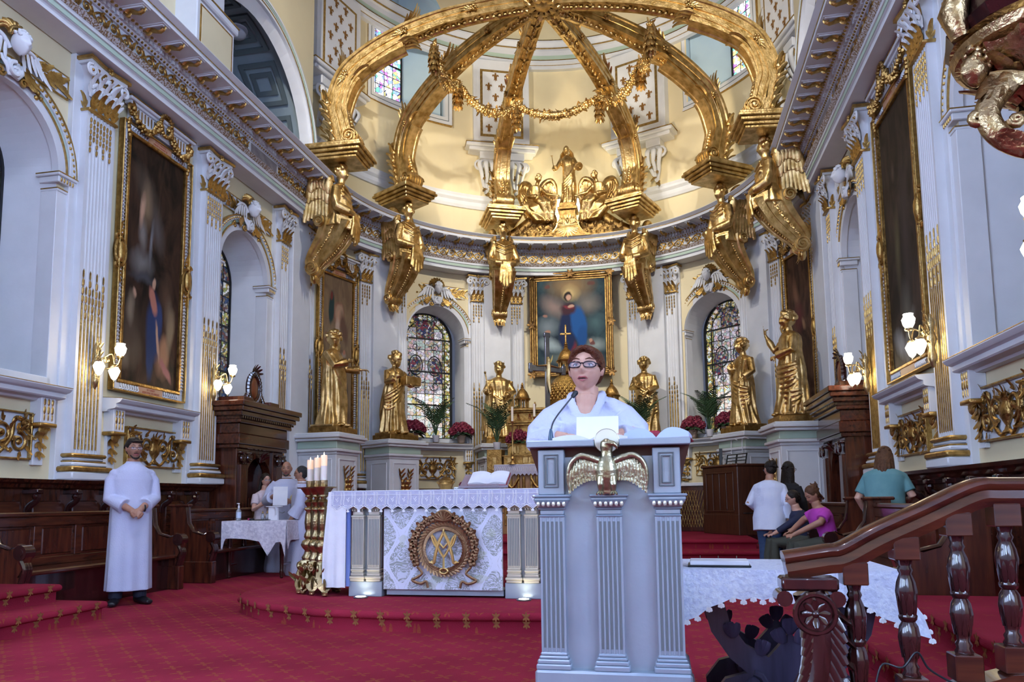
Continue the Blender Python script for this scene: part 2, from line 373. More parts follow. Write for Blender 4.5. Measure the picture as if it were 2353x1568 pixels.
# ---- walls with arched openings ---------------------------------------------
def arch_wall(b,side,u0,u1,z0,z1,holes,o=0,depth=.75,dref=None,rv=None,du=1.0):
    "holes: (uc,r,zs,zp).  u is metres for L/R, arc metres for A"
    cv=(lambda u:u) if side!='A' else (lambda u:math.degrees(u/HW))
    us=set([round(u0,4),round(u1,4)]); n=max(1,int(abs(u1-u0)/(.25 if side=='A' else du)))
    for i in range(n+1): us.add(round(u0+(u1-u0)*i/n,4))
    for uc,r,zs,zp in holes:
        for i in range(25): us.add(round(uc-r*cos(PI*i/24),4))
    us=sorted(us); P=lambda u,z,d=0:PT(side,cv(u),o-d)+V((0,0,z))
    if side=='R': pass
    for i in range(len(us)-1):
        a,c=us[i],us[i+1]; m=(a+c)/2; h=[q for q in holes if abs(m-q[0])<q[1]]
        if not h: b.add([P(a,z0),P(c,z0),P(c,z1),P(a,z1)],[(0,1,2,3)]); continue
        uc,r,zs,zp=h[0]; ta=zp+math.sqrt(max(0,r*r-(a-uc)**2)); tc=zp+math.sqrt(max(0,r*r-(c-uc)**2))
        if zs>z0: b.add([P(a,z0),P(c,z0),P(c,zs),P(a,zs)],[(0,1,2,3)])
        b.add([P(a,ta),P(c,tc),P(c,z1),P(a,z1)],[(0,1,2,3)])
    for uc,r,zs,zp in holes:
        ln=[(uc-r,zs),(uc-r,zp)]+[(uc-r*cos(PI*i/24),zp+r*sin(PI*i/24)) for i in range(1,24)]+[(uc+r,zp),(uc+r,zs)]
        k=.90
        for (ua,za),(ub,zb) in zip(ln,ln[1:]+ln[:1]):
            q=lambda u,z:P(uc+(u-uc)*k,zp+(z-zp)*(k if z>zp else 1),depth)
            (rv or b).add([P(ua,za),P(ub,zb),q(ub,zb),q(ua,za)],[(0,1,2,3)])
    return b
NICHE=dict(r=.84,zs=2.72,zp=5.42)
NL=[7.45,12.72]; NR=[7.6,12.9]; NA=[-40.2,39.6]
rev=B()
hl=lambda us:[(u,NICHE['r'],NICHE['zs'],NICHE['zp']) for u in us]
b=arch_wall(B(),'L',Y0,YC,0,7.5,hl(NL),rv=rev); WL=struct('wall_left',mesh(b,CREAM,0,recalc=False),'cream chancel wall on the left')
b=arch_wall(B(),'R',Y0,YC,0,7.5,hl(NR),rv=rev); WR=struct('wall_right',mesh(b,CREAM,0,recalc=False),'cream chancel wall on the right')
aw=lambda d:rad(d)*HW
b=arch_wall(B(),'A',aw(-90),aw(90),0,7.5,hl([aw(x) for x in NA]),rv=rev); WA=struct('wall_apse',mesh(b,CREAM,30,recalc=False),'curved cream wall of the apse')
ob('window_reveal',mesh(rev,WHITE,30,recalc=False),WA)
# upper walls
GA=[(12.20,2.08,8.0,8.35)]
rv2=B()
b=arch_wall(B(),'L',Y0,YC,7.9,14.2,GA,o=.52,depth=.12,rv=rv2); b.add([PT('L',YC,.52)+V((0,0,z)) for z in (7.9,14.2)]+[PT('L',YC,-.02)+V((0,0,z)) for z in (14.2,7.9)],[(0,1,2,3)]); struct('wall_left_upper',mesh(b,CREAM,0,recalc=False),'cream upper wall above the left cornice')
b=arch_wall(B(),'R',Y0,YC,7.9,14.2,GA,o=.52,depth=.12,rv=rv2); b.add([PT('R',YC,.52)+V((0,0,z)) for z in (7.9,14.2)]+[PT('R',YC,-.02)+V((0,0,z)) for z in (14.2,7.9)],[(0,1,2,3)]); struct('wall_right_upper',mesh(b,CREAM,0,recalc=False),'cream upper wall above the right cornice')
UW=[-48.6,45.6]; UH=[(aw(UW[0]),1.06,11.5,14.2),(aw(UW[1]),1.06,11.5,14.2)]
rv3=B()
b=arch_wall(B(),'A',aw(-90),aw(90),7.9,15.6,UH,o=0,depth=.55,rv=rv3); WU=struct('wall_apse_upper',mesh(b,CREAM,30,recalc=False),'curved cream upper wall of the apse')
LBLUE=mat('light_blue_paint',(.50,.66,.76),.6,0,(.46,.62,.73),2)
ob('window_reveal',mesh(rv3,LBLUE,30,recalc=False),WU); ob('arch_reveal',mesh(rv2,WHITE,30,recalc=False),WU)
# vaults
b=B(); rr=HW
rings=[]
for i in range(0,9):
    e=PI/2*i/9; rings.append([(CX+rr*cos(e)*sin(a),YC+rr*cos(e)*cos(a)+SH*rr*cos(e)*sin(a),15.5+rr*.75*sin(e)) for a in [rad(-90+7.5*k) for k in range(25)]])
b.loft(rings,close=False,cap=False); struct('ceiling_apse',mesh(b,WHITE,40,recalc=False),'white half dome over the apse')
b=B(); rings=[[(CX-rr*cos(PI*k/24),y-SH*rr*cos(PI*k/24),14.15+rr*.8*sin(PI*k/24)) for k in range(25)] for y in (Y0,7,11,YC)]
b.loft(rings,close=False,cap=False)
rings=[[(CX-rr*cos(PI*k/24),YC-SH*rr*cos(PI*k/24),14.15+rr*.8*sin(PI*k/24)) for k in range(25)],[(CX-rr*cos(PI*k/24),YC+.02-SH*rr*cos(PI*k/24),15.5+rr*.75*sin(PI*k/24)) for k in range(25)]]
b.loft(rings,close=False,cap=False)
struct('ceiling',mesh(b,CREAM,40,recalc=False),'vaulted ceiling of the chancel')
# ---- gallery arches with coffers ----------------------------------------------
def gallery(side,u,lab):
    uc,r,zs,zp=GA[0]; m=FR(side,u,.52,0); R_=r-.0
    b=B(); ring=lambda rr_,y:[(rr_*cos(PI-PI*k/20),y,zp+rr_*sin(PI-PI*k/20)) for k in range(21)]
    b.loft([ring(r,.1),ring(r,2.3)],close=False,cap=False)
    b.add([(-r,.1,zs),(-r,2.3,zs),(-r,2.3,zp),(-r,.1,zp),(r,.1,zs),(r,2.3,zs),(r,2.3,zp),(r,.1,zp)],[(0,1,2,3),(7,6,5,4)])
    b.add([(-r,2.3,zs),(r,2.3,zs),(r,2.3,zp+r),(-r,2.3,zp+r)],[(0,1,2,3)])
    o=struct('trim_gallery_vault',mesh(b,SLATE,40,recalc=False),lab,m)
    fr=[];n=6
    for k in range(n):
        a0=PI*(k+.10)/n; a1=PI*(k+.90)/n
        def pan(q0,q1,y0,y1,h):
            f=B(); P=lambda a,y,hh:((r-hh)*cos(PI-a),y,zp+(r-hh)*sin(PI-a)); A=[q0+(q1-q0)*i/4 for i in range(5)]
            t=.09
            for (aa,ab,ya,yb) in ((q0,q1,y0,y0+t),(q0,q1,y1-t,y1),(q0,q0+t/r,y0+t,y1-t),(q1-t/r,q1,y0+t,y1-t)):
                AA=[aa+(ab-aa)*i/4 for i in range(5)]
                f.loft([[P(a,ya,0),P(a,ya,h),P(a,yb,h),P(a,yb,0)] for a in AA])
            return f
        for y0,y1 in ((.35,1.15),(1.35,2.15)):
            ob('coffer_frame',mesh(pan(a0,a1,y0,y1,.05),SLATE2,30),o)
            ob('coffer_panel',mesh(pan(a0+.1,a1-.1,y0+.16,y1-.16,.035),SLATE2,30),o)
    # archivolt
    for rr0,rr1,h,mt in ((0,.05,.06,WHITE),(.05,.065,.075,GILT),(.065,.13,.05,WHITE),(.13,.165,.065,GREEN),(.165,.21,.08,WHITE),(.21,.225,.06,GILT)):
        f=B(); f.loft([[((r+q)*cos(PI-a),y,zp+(r+q)*sin(PI-a)) for q,y in ((rr0,.0),(rr0,-h),(rr1,-h),(rr1,0))] for a in [PI*i/32 for i in range(33)]])
        ob('archivolt',mesh(f,mt,40),o)
    return o
gallery('L',12.20,'slate blue coffered vault of the left gallery arch'); gallery('R',12.20,'slate blue coffered vault of the right gallery arch')
single('globe_lamp',mesh(B(M4.Translation((0,.75,GA[0][3]+1.90))).ell((0,0,0),(.17,.17,.09),16).lathe([(.2,.07),(.2,.1),(.1,.12)],16),mat('frosted_globe',(.55,.56,.62),.3)),'frosted globe lamp on the coffered gallery vault','lamp',FR('L',12.62,.52,0))
# ---- entablature ----------------------------------------------------------------
PTH=path()
ENT=struct('trim_1',mesh(sweep(B(),[(.02,7.17),(.40,7.17),(.40,7.25),(.43,7.255),(.43,7.33),(.46,7.335),(.46,7.39),(.02,7.39)],PTH),WHITE,20),'white architrave of the entablature running round the chancel')
ob('green_fascia',mesh(sweep(B(),[(.41,7.26),(.443,7.26),(.443,7.325),(.41,7.325)],PTH),GREEN,20),ENT)
ob('leaf_moulding',mesh(sweep(B(),[(.3,7.39),(.47,7.39),(.52,7.46),(.3,7.46)],PTH),mat('gilded_leaf_moulding',(.62,.60,.62),.5,0,(.25,.15,.07),38,.6,38,lo=.45,hi=.55),20),ENT)
FRZ=struct('trim_2',mesh(sweep(B(),[(.02,7.46),(.42,7.46),(.42,7.72),(.02,7.72)],PTH),WHITE,20),'white frieze carrying gilded scrolls')
CRN=struct('trim_3',mesh(sweep(B(),[(.02,7.72),(.46,7.72),(.50,7.765),(.50,7.83),(.56,7.835),(.60,7.865),(.98,7.865),(.98,7.935),(1.0,7.945),(1.03,7.965),(1.07,7.99),(1.07,8.0),(.02,8.02)],PTH),WHITE,20),'white projecting cornice above the frieze')
ob('gilt_fillet',mesh(sweep(B(),[(.975,7.93),(.992,7.93),(.992,7.942),(.975,7.942)],PTH),GILT,20),CRN)
b=B(); c=B()
for i,m in enumerate(walk(PTH,.085,.04,.50)):
    b.m=m; b.box(-.026,.026,-.045,.01,7.77,7.828)
for i,m in enumerate(walk(PTH,.07,.04,.47)):
    c.m=m; c.ell((0,-.01,7.743),(.022,.022,.022),6)
for i,m in enumerate(walk(PTH,.08,.04,.57)):
    c.m=m; c.ell((0,-.01,7.846),(.026,.03,.018),6)
ob('dentil_row',mesh(b,WHITE,0),CRN,kind='stuff'); ob('bead_row',mesh(c,GILT),CRN,kind='stuff')
# modillions
md=B(); md.box(-.075,.075,-.36,.0,-.012,0); md.box(-.05,.05,-.33,-.02,-.03,-.01)
mg=B(); 
mg.tube([(0,y,z) for _,y,z in [(0,-.05,-.06)]]+[(0,-.05-.27*t,-.055+.03*sin(2*PI*t)) for t in [i/8 for i in range(1,9)]],lambda t:(.045*(1-.35*t),.022),6,(0,0,1))
mg.tube([(0,-.07+.05*cos(a)*(1-i/18),-.065+.05*sin(a)*(1-i/18)) for i,a in [(i,i*.55) for i in range(14)]],(.03,.012),6,(1,0,0))
mg.tube([(0,-.31+.03*cos(a)*(1-i/18),-.04+.03*sin(a)*(1-i/18)) for i,a in [(i,i*.55) for i in range(12)]],(.025,.01),6,(1,0,0))
mg.leaf((0,-.12,-.07),(0,-1,-.1),(0,0,-1),.16,.08,.3)
mdm,mgm=mesh(md,WHITE,30),mesh(mg,GILT)
for m in walk(PTH,.415,.2,.60):
    o=ob('modillion',mdm,CRN,m@M4.Translation((0,0,7.862))); ob('scroll',mgm,o)
# frieze scrolls
def rinceau(L=.5,H=.22):
    b=B(); W=L/2
    st=bez([(-W,0,-H*.36),(-W*.5,0,-H*.42),(0,0,0),(W*.5,0,H*.42),(W,0,H*.36)],5); b.tube(st,(.013,.012),6,(0,-1,0))
    for sg,cx,cz in ((1,-W*.48,.02),(-1,W*.5,-.02)):
        b.tube(spiral(cx,cz,H*.40,1.55,-PI/2*sg,sg,-.006,20),lambda t:(.016*(1-.55*t),.013),6,(0,-1,0)); b.ell((cx,-.012,cz),(.026,.014,.026),8)
        for k in range(5):
            a=-PI/2*sg+sg*k*1.15; b.leaf((cx+H*.42*cos(a),-.004,cz+H*.42*sin(a)),(cos(a+sg*.9),-.1,sin(a+sg*.9)),(0,-1,0),.075,.038,.35,3)
    for x,dx,dz in ((0,.6,-.8),(0,-.6,.8),(-W,.4,.9),(W,-.4,-.9)): b.leaf((x,-.004,0),(dx,-.1,dz),(0,-1,0),.09,.05,.3,4)
    return b
RIN=mesh(rinceau(),GILT)
for m in walk(PTH,.5,.25,.425): ob('gilded_scroll',RIN,FRZ,m@M4.Translation((0,-.012,7.59)))
for sd,u in (('L',12.55),('R',12.6)):
    b=B(FR(sd,u,.43,7.59)); b.box(-.52,.52,-.03,0,-.125,.125,.006); o=ob('inscription_tablet',mesh(b,WHITE,30),FRZ)
    b=B(FR(sd,u,.43,7.59)); b.box(-.46,.46,-.036,-.02,-.09,.09); ob('marble_slab',mesh(b,GREYP,0),o)
# ================================================================== PILASTERS
def shaft_mesh(w,nf,z0,z1,d=.1):
    p=w*.84/nf; pts=[(-w/2,.0),(-w/2,-d)]
    for i in range(nf):
        c=-w*.84/2+p*(i+.5); r=p*.34
        for k in range(6): a=PI-PI*k/5; pts.append((c+r*cos(a),-d+r*.8*sin(a)))
    pts+=[(w/2,-d),(w/2,0)]
    b=B(); b.loft([[(x,y,z) for x,y in pts] for z in (z0,z1)]); return mesh(b,WHITE,35)
def reed_mesh(w,nf,d=.1):
    p=w*.84/nf; b=B()
    for i in range(nf):
        c=-w*.84/2+p*(i+.5); top=3.55+(.22 if i%2==0 else 0)
        b.tube([(c,-d+.005,1.83),(c,-d+.005,top)],p*.26,6)
        for k in range(3): b.ell((c,-d,top+.06+k*.11),(p*.3,.02,.06),6)
        b.ell((c,-d,top+.40),(p*.16,.015,.07),5)
        dn=5.9-(.14 if i%2==0 else 0)
        for k in range(int((6.30-dn)/.085)): b.ell((c,-d,6.32-k*.085),(p*.24,.018,.042),6)
    return mesh(b,GILT)
def base_mesh(w,g):
    b=B(); h=w/2; D=.13
    for r0,z0,z1,gold in ((.10,1.42,1.53,0),(.11,1.53,1.60,1),(.06,1.60,1.655,0),(.045,1.655,1.675,1),(.03,1.675,1.72,0),(.055,1.72,1.77,1)):
        if gold!=g: continue
        b.box(-h-r0,h+r0,-D-r0,.05,z0,z1,.018 if z1-z0>.04 else .005)
    return mesh(b,GILT if g else WHITE,40)
def capital(w):
    "corinthian capital, z 0 .. 0.72 -> white bell and volutes, gilded leaves"
    h=w/2; wb=B(); gb=B(); D=.13
    wb.loft([[(-q,.02,z),(-q,-d,z),(q,-d,z),(q,.02,z)] for q,d,z in ((h*.92,D-.02,0),(h*.9,D-.03,.3),(h*1.0,D+.02,.52),(h*1.18,D+.08,.62))])
    gb.box(-h-.02,h+.02,-D-.02,.02,-.02,.02,.008)
    n=3 if w>.4 else 2
    for row,(z,L,k) in enumerate(((.01,.30,n+1),(.17,.36,n+2),(.34,.26,n+1))):
        for i in range(k):
            x=-h+w*(i+.5)/k if row!=1 else -h+w*i/(k-1)
            (wb if row==1 else gb).acan((x,-D+(.01 if row!=1 else .0),z),(0,-.06,1),(0,-1,0),L,w/k*1.2,(.62,.7,.5)[row])
    for sx in (-1,1):
        gb.acan((sx*h,-.05,.02),(0,-.12*0,1),(sx,0,0),.24,.1,.7,1)
        cx=sx*(h+.055); s=spiral(cx,.515,.085,1.6,PI*.5 if sx>0 else PI*.5,-sx,-D-.06,18); wb.tube(s,lambda t:(.022,.02*(1-.4*t)),6,(0,-1,0)); gb.ell((cx,-D-.075,.515),(.022,.02,.022),8)
        wb.tube(bez([(sx*h*.25,-D-.02,.30),(sx*h*.5,-D-.03,.46),(sx*(h+.0),-D-.055,.60)],5),(.02,.02),6,(0,-1,0))
        s=spiral(sx*.055,.5,.05,1.4,PI*.5,sx,-D-.045,14); wb.tube(s,(.014,.014),6,(0,-1,0))
    # abacus, concave front
    for q,z0,z1,bb in ((.09,.615,.655,wb),(.125,.655,.70,gb)):
        pts=[(-h-q,.02),(-h-q,-D-q+.01)]+[(-h-q+(w+2*q)*t,-D-q+.05*sin(PI*t)) for t in [i/8 for i in range(1,8)]]+[(h+q,-D-q+.01),(h+q,.02)]
        bb.loft([[(x,y,z) for x,y in pts] for z in (z0,z1)])
    for k in range(6): gb.ell((.035*cos(k*PI/3),-D-.09,.655+.035*sin(k*PI/3)),(.02,.02,.02),6)
    return mesh(wb,WHITE,40),mesh(gb,GILT,50)
CAPF=capital(.5); CAPH=capital(.34)
SHF=shaft_mesh(.5,7,1.75,6.44); SHH=shaft_mesh(.34,4,1.75,6.44); RDF=reed_mesh(.5,7); RDH=reed_mesh(.34,4)
BSF=(base_mesh(.5,0),base_mesh(.5,1)); BSH=(base_mesh(.34,0),base_mesh(.34,1))
def pilaster(side,u,full,lab,o=.08,pier=True):
    m=FR(side,u,o,0); S,R_,Bs,Cp=(SHF,RDF,BSF,CAPF) if full else (SHH,RDH,BSH,CAPH)
    w=.78 if full else .46
    ps=[('base',Bs[0],[('~gilt_band',Bs[1])]),('shaft',S,[('~gilded_reeding',R_)]),('capital',Cp[0],M4.Translation((0,0,6.44)),[('~gilded_leaves',Cp[1])])]
    if pier:
        b=B(); b.box(-w/2,w/2,0,.2,1.42,7.17,.005); ps.append(('pier',mesh(b,WHITE,30)))
    return thing('pilaster',lab,'pilaster',m,ps,'fluted corinthian pilasters')
PL=[(8.80,1),(11.47,1),(13.95,0)]; PR=[(8.95,1),(11.75,1),(14.0,0)]
ordn=['nearest the camera','between painting and arched niche','beside the corner caryatid']
for i,(u,f) in enumerate(PL): pilaster('L',u,f,'white fluted pilaster with gilded capital on left wall, '+ordn[i])
for i,(u,f) in enumerate(PR): pilaster('R',u,f,'white fluted pilaster with gilded capital on right wall, '+ordn[i])
PIER=[-88,-57,-23,22.3,57,87]
pn=['far left','second from left','left of the central painting','right of the central painting','second from right','far right']
for i,a in enumerate(PIER):
    for sg in (-1,1):
        t=a+sg*5.55
        if i==0 and sg<0 or i==5 and sg>0: continue
        pilaster('A',t,0,'narrow fluted pilaster on the %s side of apse pier, %s'%('left' if sg<0 else 'right',pn[i]),.05)
    b=B(FR('A',a,0,0)); b.box(-.36,.36,-.26,.1,0,7.2,.01); ob('pier_strip',mesh(b,WHITE,30),WA)
# ---- archivolts, imposts and jambs of the niches ---------------------------------
def niche(side,u,lab):
    r,zs,zp=NICHE['r'],NICHE['zs'],NICHE['zp']; m=FR(side,u,0,0)
    o=struct('trim_4',None,'moulded archivolt with imposts round the '+lab,m)
    prof=((-.03,.09,.05,WHITE),(.09,.105,.075,GILT),(.105,.165,.045,GREEN),(.165,.235,.07,WHITE),(.235,.255,.085,GILT))
    for q0,q1,h,mt in prof:
        f=B(); f.loft([[((r+q)*cos(PI-a),y,zp+(r+q)*sin(PI-a)) for q,y in ((q0,.05),(q0,-h),(q1,-h),(q1,.05))] for a in [PI*i/28 for i in range(29)]])
        ob('archivolt',mesh(f,mt,40),o)
    f=B()
    for i in range(44):
        a=PI*(i+.5)/44; f.ell(((r+.2)*cos(a),-.075,zp+(r+.2)*sin(a)),(.024,.02,.024),6)
    ob('bead_row',mesh(f,GILT),o,kind='stuff')
    for sx in (-1,1):
        f=B(); x0,x1=(r-.04,r+.2) if sx>0 else (-r-.2,-r+.04)
        f.box(x0,x1,-.05,.2,2.575,zp-.24,.006); ob('jamb',mesh(f,WHITE,30),o)
        f=B(); f.box(x0-.04,x1+.04,-.11,.25,zp-.045,zp,.008); f.box(x0-.015,x1+.015,-.085,.22,zp-.13,zp-.045,.01); f.box(x0,x1,-.06,.2,zp-.24,zp-.2,.004)
        im=ob('impost',mesh(f,WHITE,30),o)
        f=B(); f.box(x0-.045,x1+.045,-.116,.25,zp-.012,zp+.004,.004); f.box(x0-.006,x1+.006,-.067,.2,zp-.21,zp-.195,.003)
        for k in range(5): f.ell((x0+(x1-x0)*(k+.5)/5,-.09,zp-.09),(.015,.012,.035),6)
        ob('gilt_band',mesh(f,GILT,30),im)
    # sill shelf
    f=B(); f.box(-r-.02,r+.02,-.05,.7,2.60,2.72,.01); ob('sill',mesh(f,WHITE,30),o)
    return o
for u,l in zip(NL,('niche at the left picture edge','niche above the left portal')): niche('L',u,l)
for u,l in zip(NR,('near niche on the right wall','niche above the right portal')): niche('R',u,l)
for u,l in zip(NA,('left apse window','right apse window')): niche('A',u,l)
# ---- cherub keystones --------------------------------------------------------------
def face_surf(b,m,s=1.,n=18,hair=0,nose=1):
    "head: face toward -Y, centre origin, height about .23*s"
    nl=n; vs=[];
    def P(el,az):
        x=sin(az)*cos(el); y=-cos(az)*cos(el); z=sin(el)
        X=.074*x; Y=.094*y; Z=.118*z
        if z<0: X*=1-.30*(-z)**1.5; Y=Y*(1-.10*(-z)) + (.012*z if y>0 else 0)
        if y<0:
            g=lambda cx,cz,sx,sz:math.exp(-((X-cx)/sx)**2-((Z-cz)/sz)**2)
            d=0
            d+=.021*nose*g(0,-.022,.0125,.012)+.012*nose*g(0,.002,.009,.024)
            d+=.006*(g(.03,.034,.024,.010)+g(-.03,.034,.024,.010))
            d-=.013*(g(.031,.010,.019,.013)+g(-.031,.010,.019,.013))
            d+=.006*(g(.042,-.028,.022,.022)+g(-.042,-.028,.022,.022))
            d+=.008*g(0,-.056,.022,.007)+.007*g(0,-.071,.019,.007)-.006*g(0,-.0635,.022,.0035)
            d+=.009*g(0,-.098,.02,.014)
            Y-=d*(1 if abs((az+PI)%(2*PI)-PI)<1.35 else 0)
        return (X*s,Y*s,Z*s)
    rings=[[P(-PI/2+PI*i/nl,2*PI*j/(2*nl)) for j in range(2*nl)] for i in range(1,nl)]
    om=b.m; b.m=(om@m) if om else m; b.loft(rings); b.m=om
    return b
def wing(b,m,L=.5,n=7,sg=1,rows=2):
    om=b.m; b.m=(om@m) if om else m
    b.tube(bez([(0,0,0),(sg*L*.25,-.02*L,L*.25),(sg*L*.55,0,L*.28),(sg*L*.8,.02*L,L*.12)],5),lambda t:(.07*L*(1.2-.5*t),.06*L),8,(0,-1,0))
    for r_ in range(rows):
        for i in range(n):
            t=(i+.5)/n; x=sg*L*(.08+.78*t); z=L*(.24*sin(PI*min(1,t*1.05))**.7)
            a=-PI/2+sg*(.15+.75*t); ln=L*(.62-.12*abs(t-.7))*(1 if r_==0 else .55)
            b.leaf((x,-.02*L*(1+r_),z),(cos(a),-.05,sin(a)),(0,-1,0),ln,L*.13,.12,5)
    b.m=om
def cherub():
    w=B(); g=B()
    face_surf(w,M4.Translation((0,-.20,.05)),1.3,30)
    _r=random.Random(3)
    for i in range(34):
        a=_r.uniform(-2.2,2.2); e=_r.uniform(.35,1.5); w.ell((.103*sin(a)*cos(e),-.20-.115*cos(a)*cos(e)*.9,.06+.15*sin(e)),.026,6)
    for sx in (-1,1): wing(w,M4.Translation((sx*.06,-.1,-.02))@RYm(sx*.15),.42,6,sx,1)
    for k in range(5): w.tube([(-.16+.08*k+.03*sin(k),-.08,-.16),(-.10+.05*k,-.13,-.28),(-.05+.025*k,-.11,-.36)],(.03,.03),6)
    w.tube(spiral(0,-.28,.1,1.2,PI/2,1,-.14,14),(.03,.03),6,(0,-1,0))
    for k in range(9): a=PI*k/8; g.tube(bez([(.07*cos(a),-.14,.14+.04*sin(a)),(.15*cos(a),-.12,.20+.10*sin(a)),(.20*cos(a),-.06,.17+.17*sin(a))],3),(.03,.025),6)
    g.tube([(.14*cos(PI*k/10),-.17,.11+.14*sin(PI*k/10)) for k in range(11)],.022,6)
    for sx in (-1,1):
        for k in range(4): g.leaf((sx*(.1+.03*k),-.09,-.12-.03*k),(sx,0,-.7-.25*k),(0,-1,0),.36-.05*k,.08,.2)
        g.tube(spiral(sx*.16,-.36,.06,1.3,0,sx,-.1,12),(.02,.02),6,(0,-1,0))
        for k in range(10): g.acan((sx*(.20+.065*k),-.02,.02+.02*sin(k*2)),(sx*.9,-.05,.6*(-1)**k),(0,-1,0),.22,.12,.25,2)
        g.tube([(sx*(.2+.065*i),-.015,.02+.035*sin(i*1.4)) for i in range(11)],.014,6)
        for x,z in ((.42,-.33),(.47,-.38),(.40,-.40)): g.ell((sx*x,-.05,z),.035,6)
    p=B(); 
    for sx in (-1,1): p.box(sx*.18,sx*.92,-.02,.03,-.13,.17,.006)
    pf=B()
    for sx in (-1,1):
        x0,x1=(.18,.92) if sx>0 else (-.92,-.18)
        pf.box(x0,x1,-.03,0,-.14,-.125); pf.box(x0,x1,-.03,0,.165,.18); xe=x1 if sx>0 else x0; pf.box(xe-.008,xe+.008,-.03,0,-.14,.18)
    return mesh(w,WHITE,60),mesh(g,GILT,60),mesh(p,WHITE,30),mesh(pf,GILT,30)
CHE=cherub()
for sd,u,l in [('L',NL[0],'at the far left edge'),('L',NL[1],'over the niche above the left portal'),('R',NR[0],'over the near right niche'),('R',NR[1],'over the niche above the right portal'),('A',NA[0],'left of the central painting'),('A',NA[1],'right of the central painting')]:
    thing('cherub_keystone','white and gilt winged cherub head on arch keystone, '+l,'ornament',FR(sd,u,.0,6.62),[('cherub',CHE[0]),('~gilded_foliage',CHE[1]),('~side_panel',CHE[2],[('~gilt_edge',CHE[3])])],'cherub keystones')
# ---- dado: caps, grilles, brackets ----------------------------------------------------
CAPP=[(.0,2.40),(.10,2.40),(.12,2.425),(.22,2.44),(.24,2.455),(.24,2.505),(.29,2.52),(.31,2.535),(.33,2.56),(.33,2.575),(.0,2.60)]
CAPG=[(.0,2.598),(.335,2.573),(.335,2.581),(.0,2.606)]
DS=[('L',3.0,8.36),('L',9.24,11.03),('L',11.9,13.75),('R',3.0,8.5),('R',9.4,11.3),('R',12.2,13.8),('A',-80,-65),('A',-49.5,-30.5),('A',-15.5,15),('A',30,49.5),('A',65,79)]
DL=['near left wall','left painting bay','left portal bay','near right wall','right painting bay','right portal bay','leftmost apse bay','left window bay','central apse bay','right window bay','rightmost apse bay']
for (sd,a,c),dl in zip(DS,DL):
    o=struct('trim_5',mesh(sweep(B(),CAPP,seg(sd,a,c)),WHITE,20),'white moulded dado cap along the '+dl)
    ob('gilt_edge',mesh(sweep(B(),CAPG,seg(sd,a,c)),GILT,20),o)
def grille(w,h,seed=0):
    b=B(); rnd=random.Random(seed); H=h/2; W=w/2; r1=H*.52
    b.lathe([(.02,-H*.9),(.07,-H*.85),(.03,-H*.6),(.10,-H*.3),(.12,0),(.07,H*.25),(.10,H*.4)],10,(0,-.02,0),0,0,1,.5)
    for k in range(5): a=PI*(.1+.2*k); b.acan((0,-.03,H*.35),(cos(a),-.1,sin(a)),(0,-1,0),H*.6,.07,.3,1)
    for sx in (-1,1):
        b.tube(bez([(sx*.05,-.02,-H*.8),(sx*W*.25,-.03,-H*.9),(sx*W*.55,-.03,-H*.1),(sx*W*.62,-.03,H*.75),(sx*W*.9,-.02,H*.7)],6),(.022,.02),6,(0,-1,0))
        for cx,cz,r,a0,sg in ((.30,.12,.62,-PI/2,1),(.72,-.30,.58,PI/2,-1),(.86,.55,.30,-PI/2,1)):
            cx*=W; cz*=H; r*=H*.8; b.tube(spiral(sx*cx,cz,r,1.5,a0 if sx>0 else PI-a0,sg*sx,-.03,22),lambda t:(.026*(1-.5*t),.022),6,(0,-1,0)); b.ell((sx*cx,-.035,cz),(.035,.02,.035),8)
            for k in range(6):
                a=a0+sg*k*.95; b.acan((sx*(cx+r*cos(a)),-.03,cz+r*sin(a)),(sx*cos(a+sg*.8),-.15,sin(a+sg*.8)),(0,-1,0),.13,.07,.35,1)
    return b
GRM=mesh(grille(1.2,.54),GOLD2,60)
def grille_at(sd,u,lab):
    f=B(); f.box(-.60,.60,-.0,.03,-.27,.27); wp=mesh(f,WHITE,0)
    f=B(); t=.022
    for x0,x1,z0,z1 in ((-.62,.62,.27,.29),(-.62,.62,-.29,-.27),(-.62,-.6,-.27,.27),(.6,.62,-.27,.27)): f.box(x0,x1,-.05,.02,z0,z1,.004)
    thing('scrollwork_grille',lab,'panel',FR(sd,u,.02,1.95),[('backing',wp),('scrollwork',GRM),('frame',mesh(f,GILT,30))],'gilded scrollwork dado panels')
for sd,u,l in [('L',7.45,'at left edge below the near niche'),('L',10.35,'behind the standing server under the left painting'),('R',10.55,'under the right wall painting'),('R',7.75,'at right edge below the near niche'),('A',NA[0]-1,'low in the apse, left of the altar'),('A',NA[1],'low in the apse behind the organ console')]:
    grille_at(sd,u,'white panel with gilded scrollwork '+l)
bw=B(); bw.box(-.11,.11,-.15,.02,.42,.78,.006); bw.box(-.08,.08,-.03,.02,-.1,.42,.004)
bg=B(); bg.box(-.13,.13,-.17,.02,.37,.42,.008)
for x in (-.06,0,.06):
    bg.ell((x,-.15,.68),(.017,.015,.05),6); bg.ell((x,-.15,.58),(.02,.015,.06),6); bg.ell((x,-.15,.49),(.012,.012,.05),6)
bg.tube(spiral(0,.33,.06,1.2,0,1,-.1,10),(.05,.02),6,(0,-1,0))
for z,s in ((.25,1),(.12,.85),(0,.75)):
    for a in (-.9,0,.9): bg.leaf((0,-.04,z+.06),(sin(a),-.1,-cos(a)),(0,-1,0),.13*s,.07*s,.3)
BKW,BKG=mesh(bw,WHITE,30),mesh(bg,GILT,50)
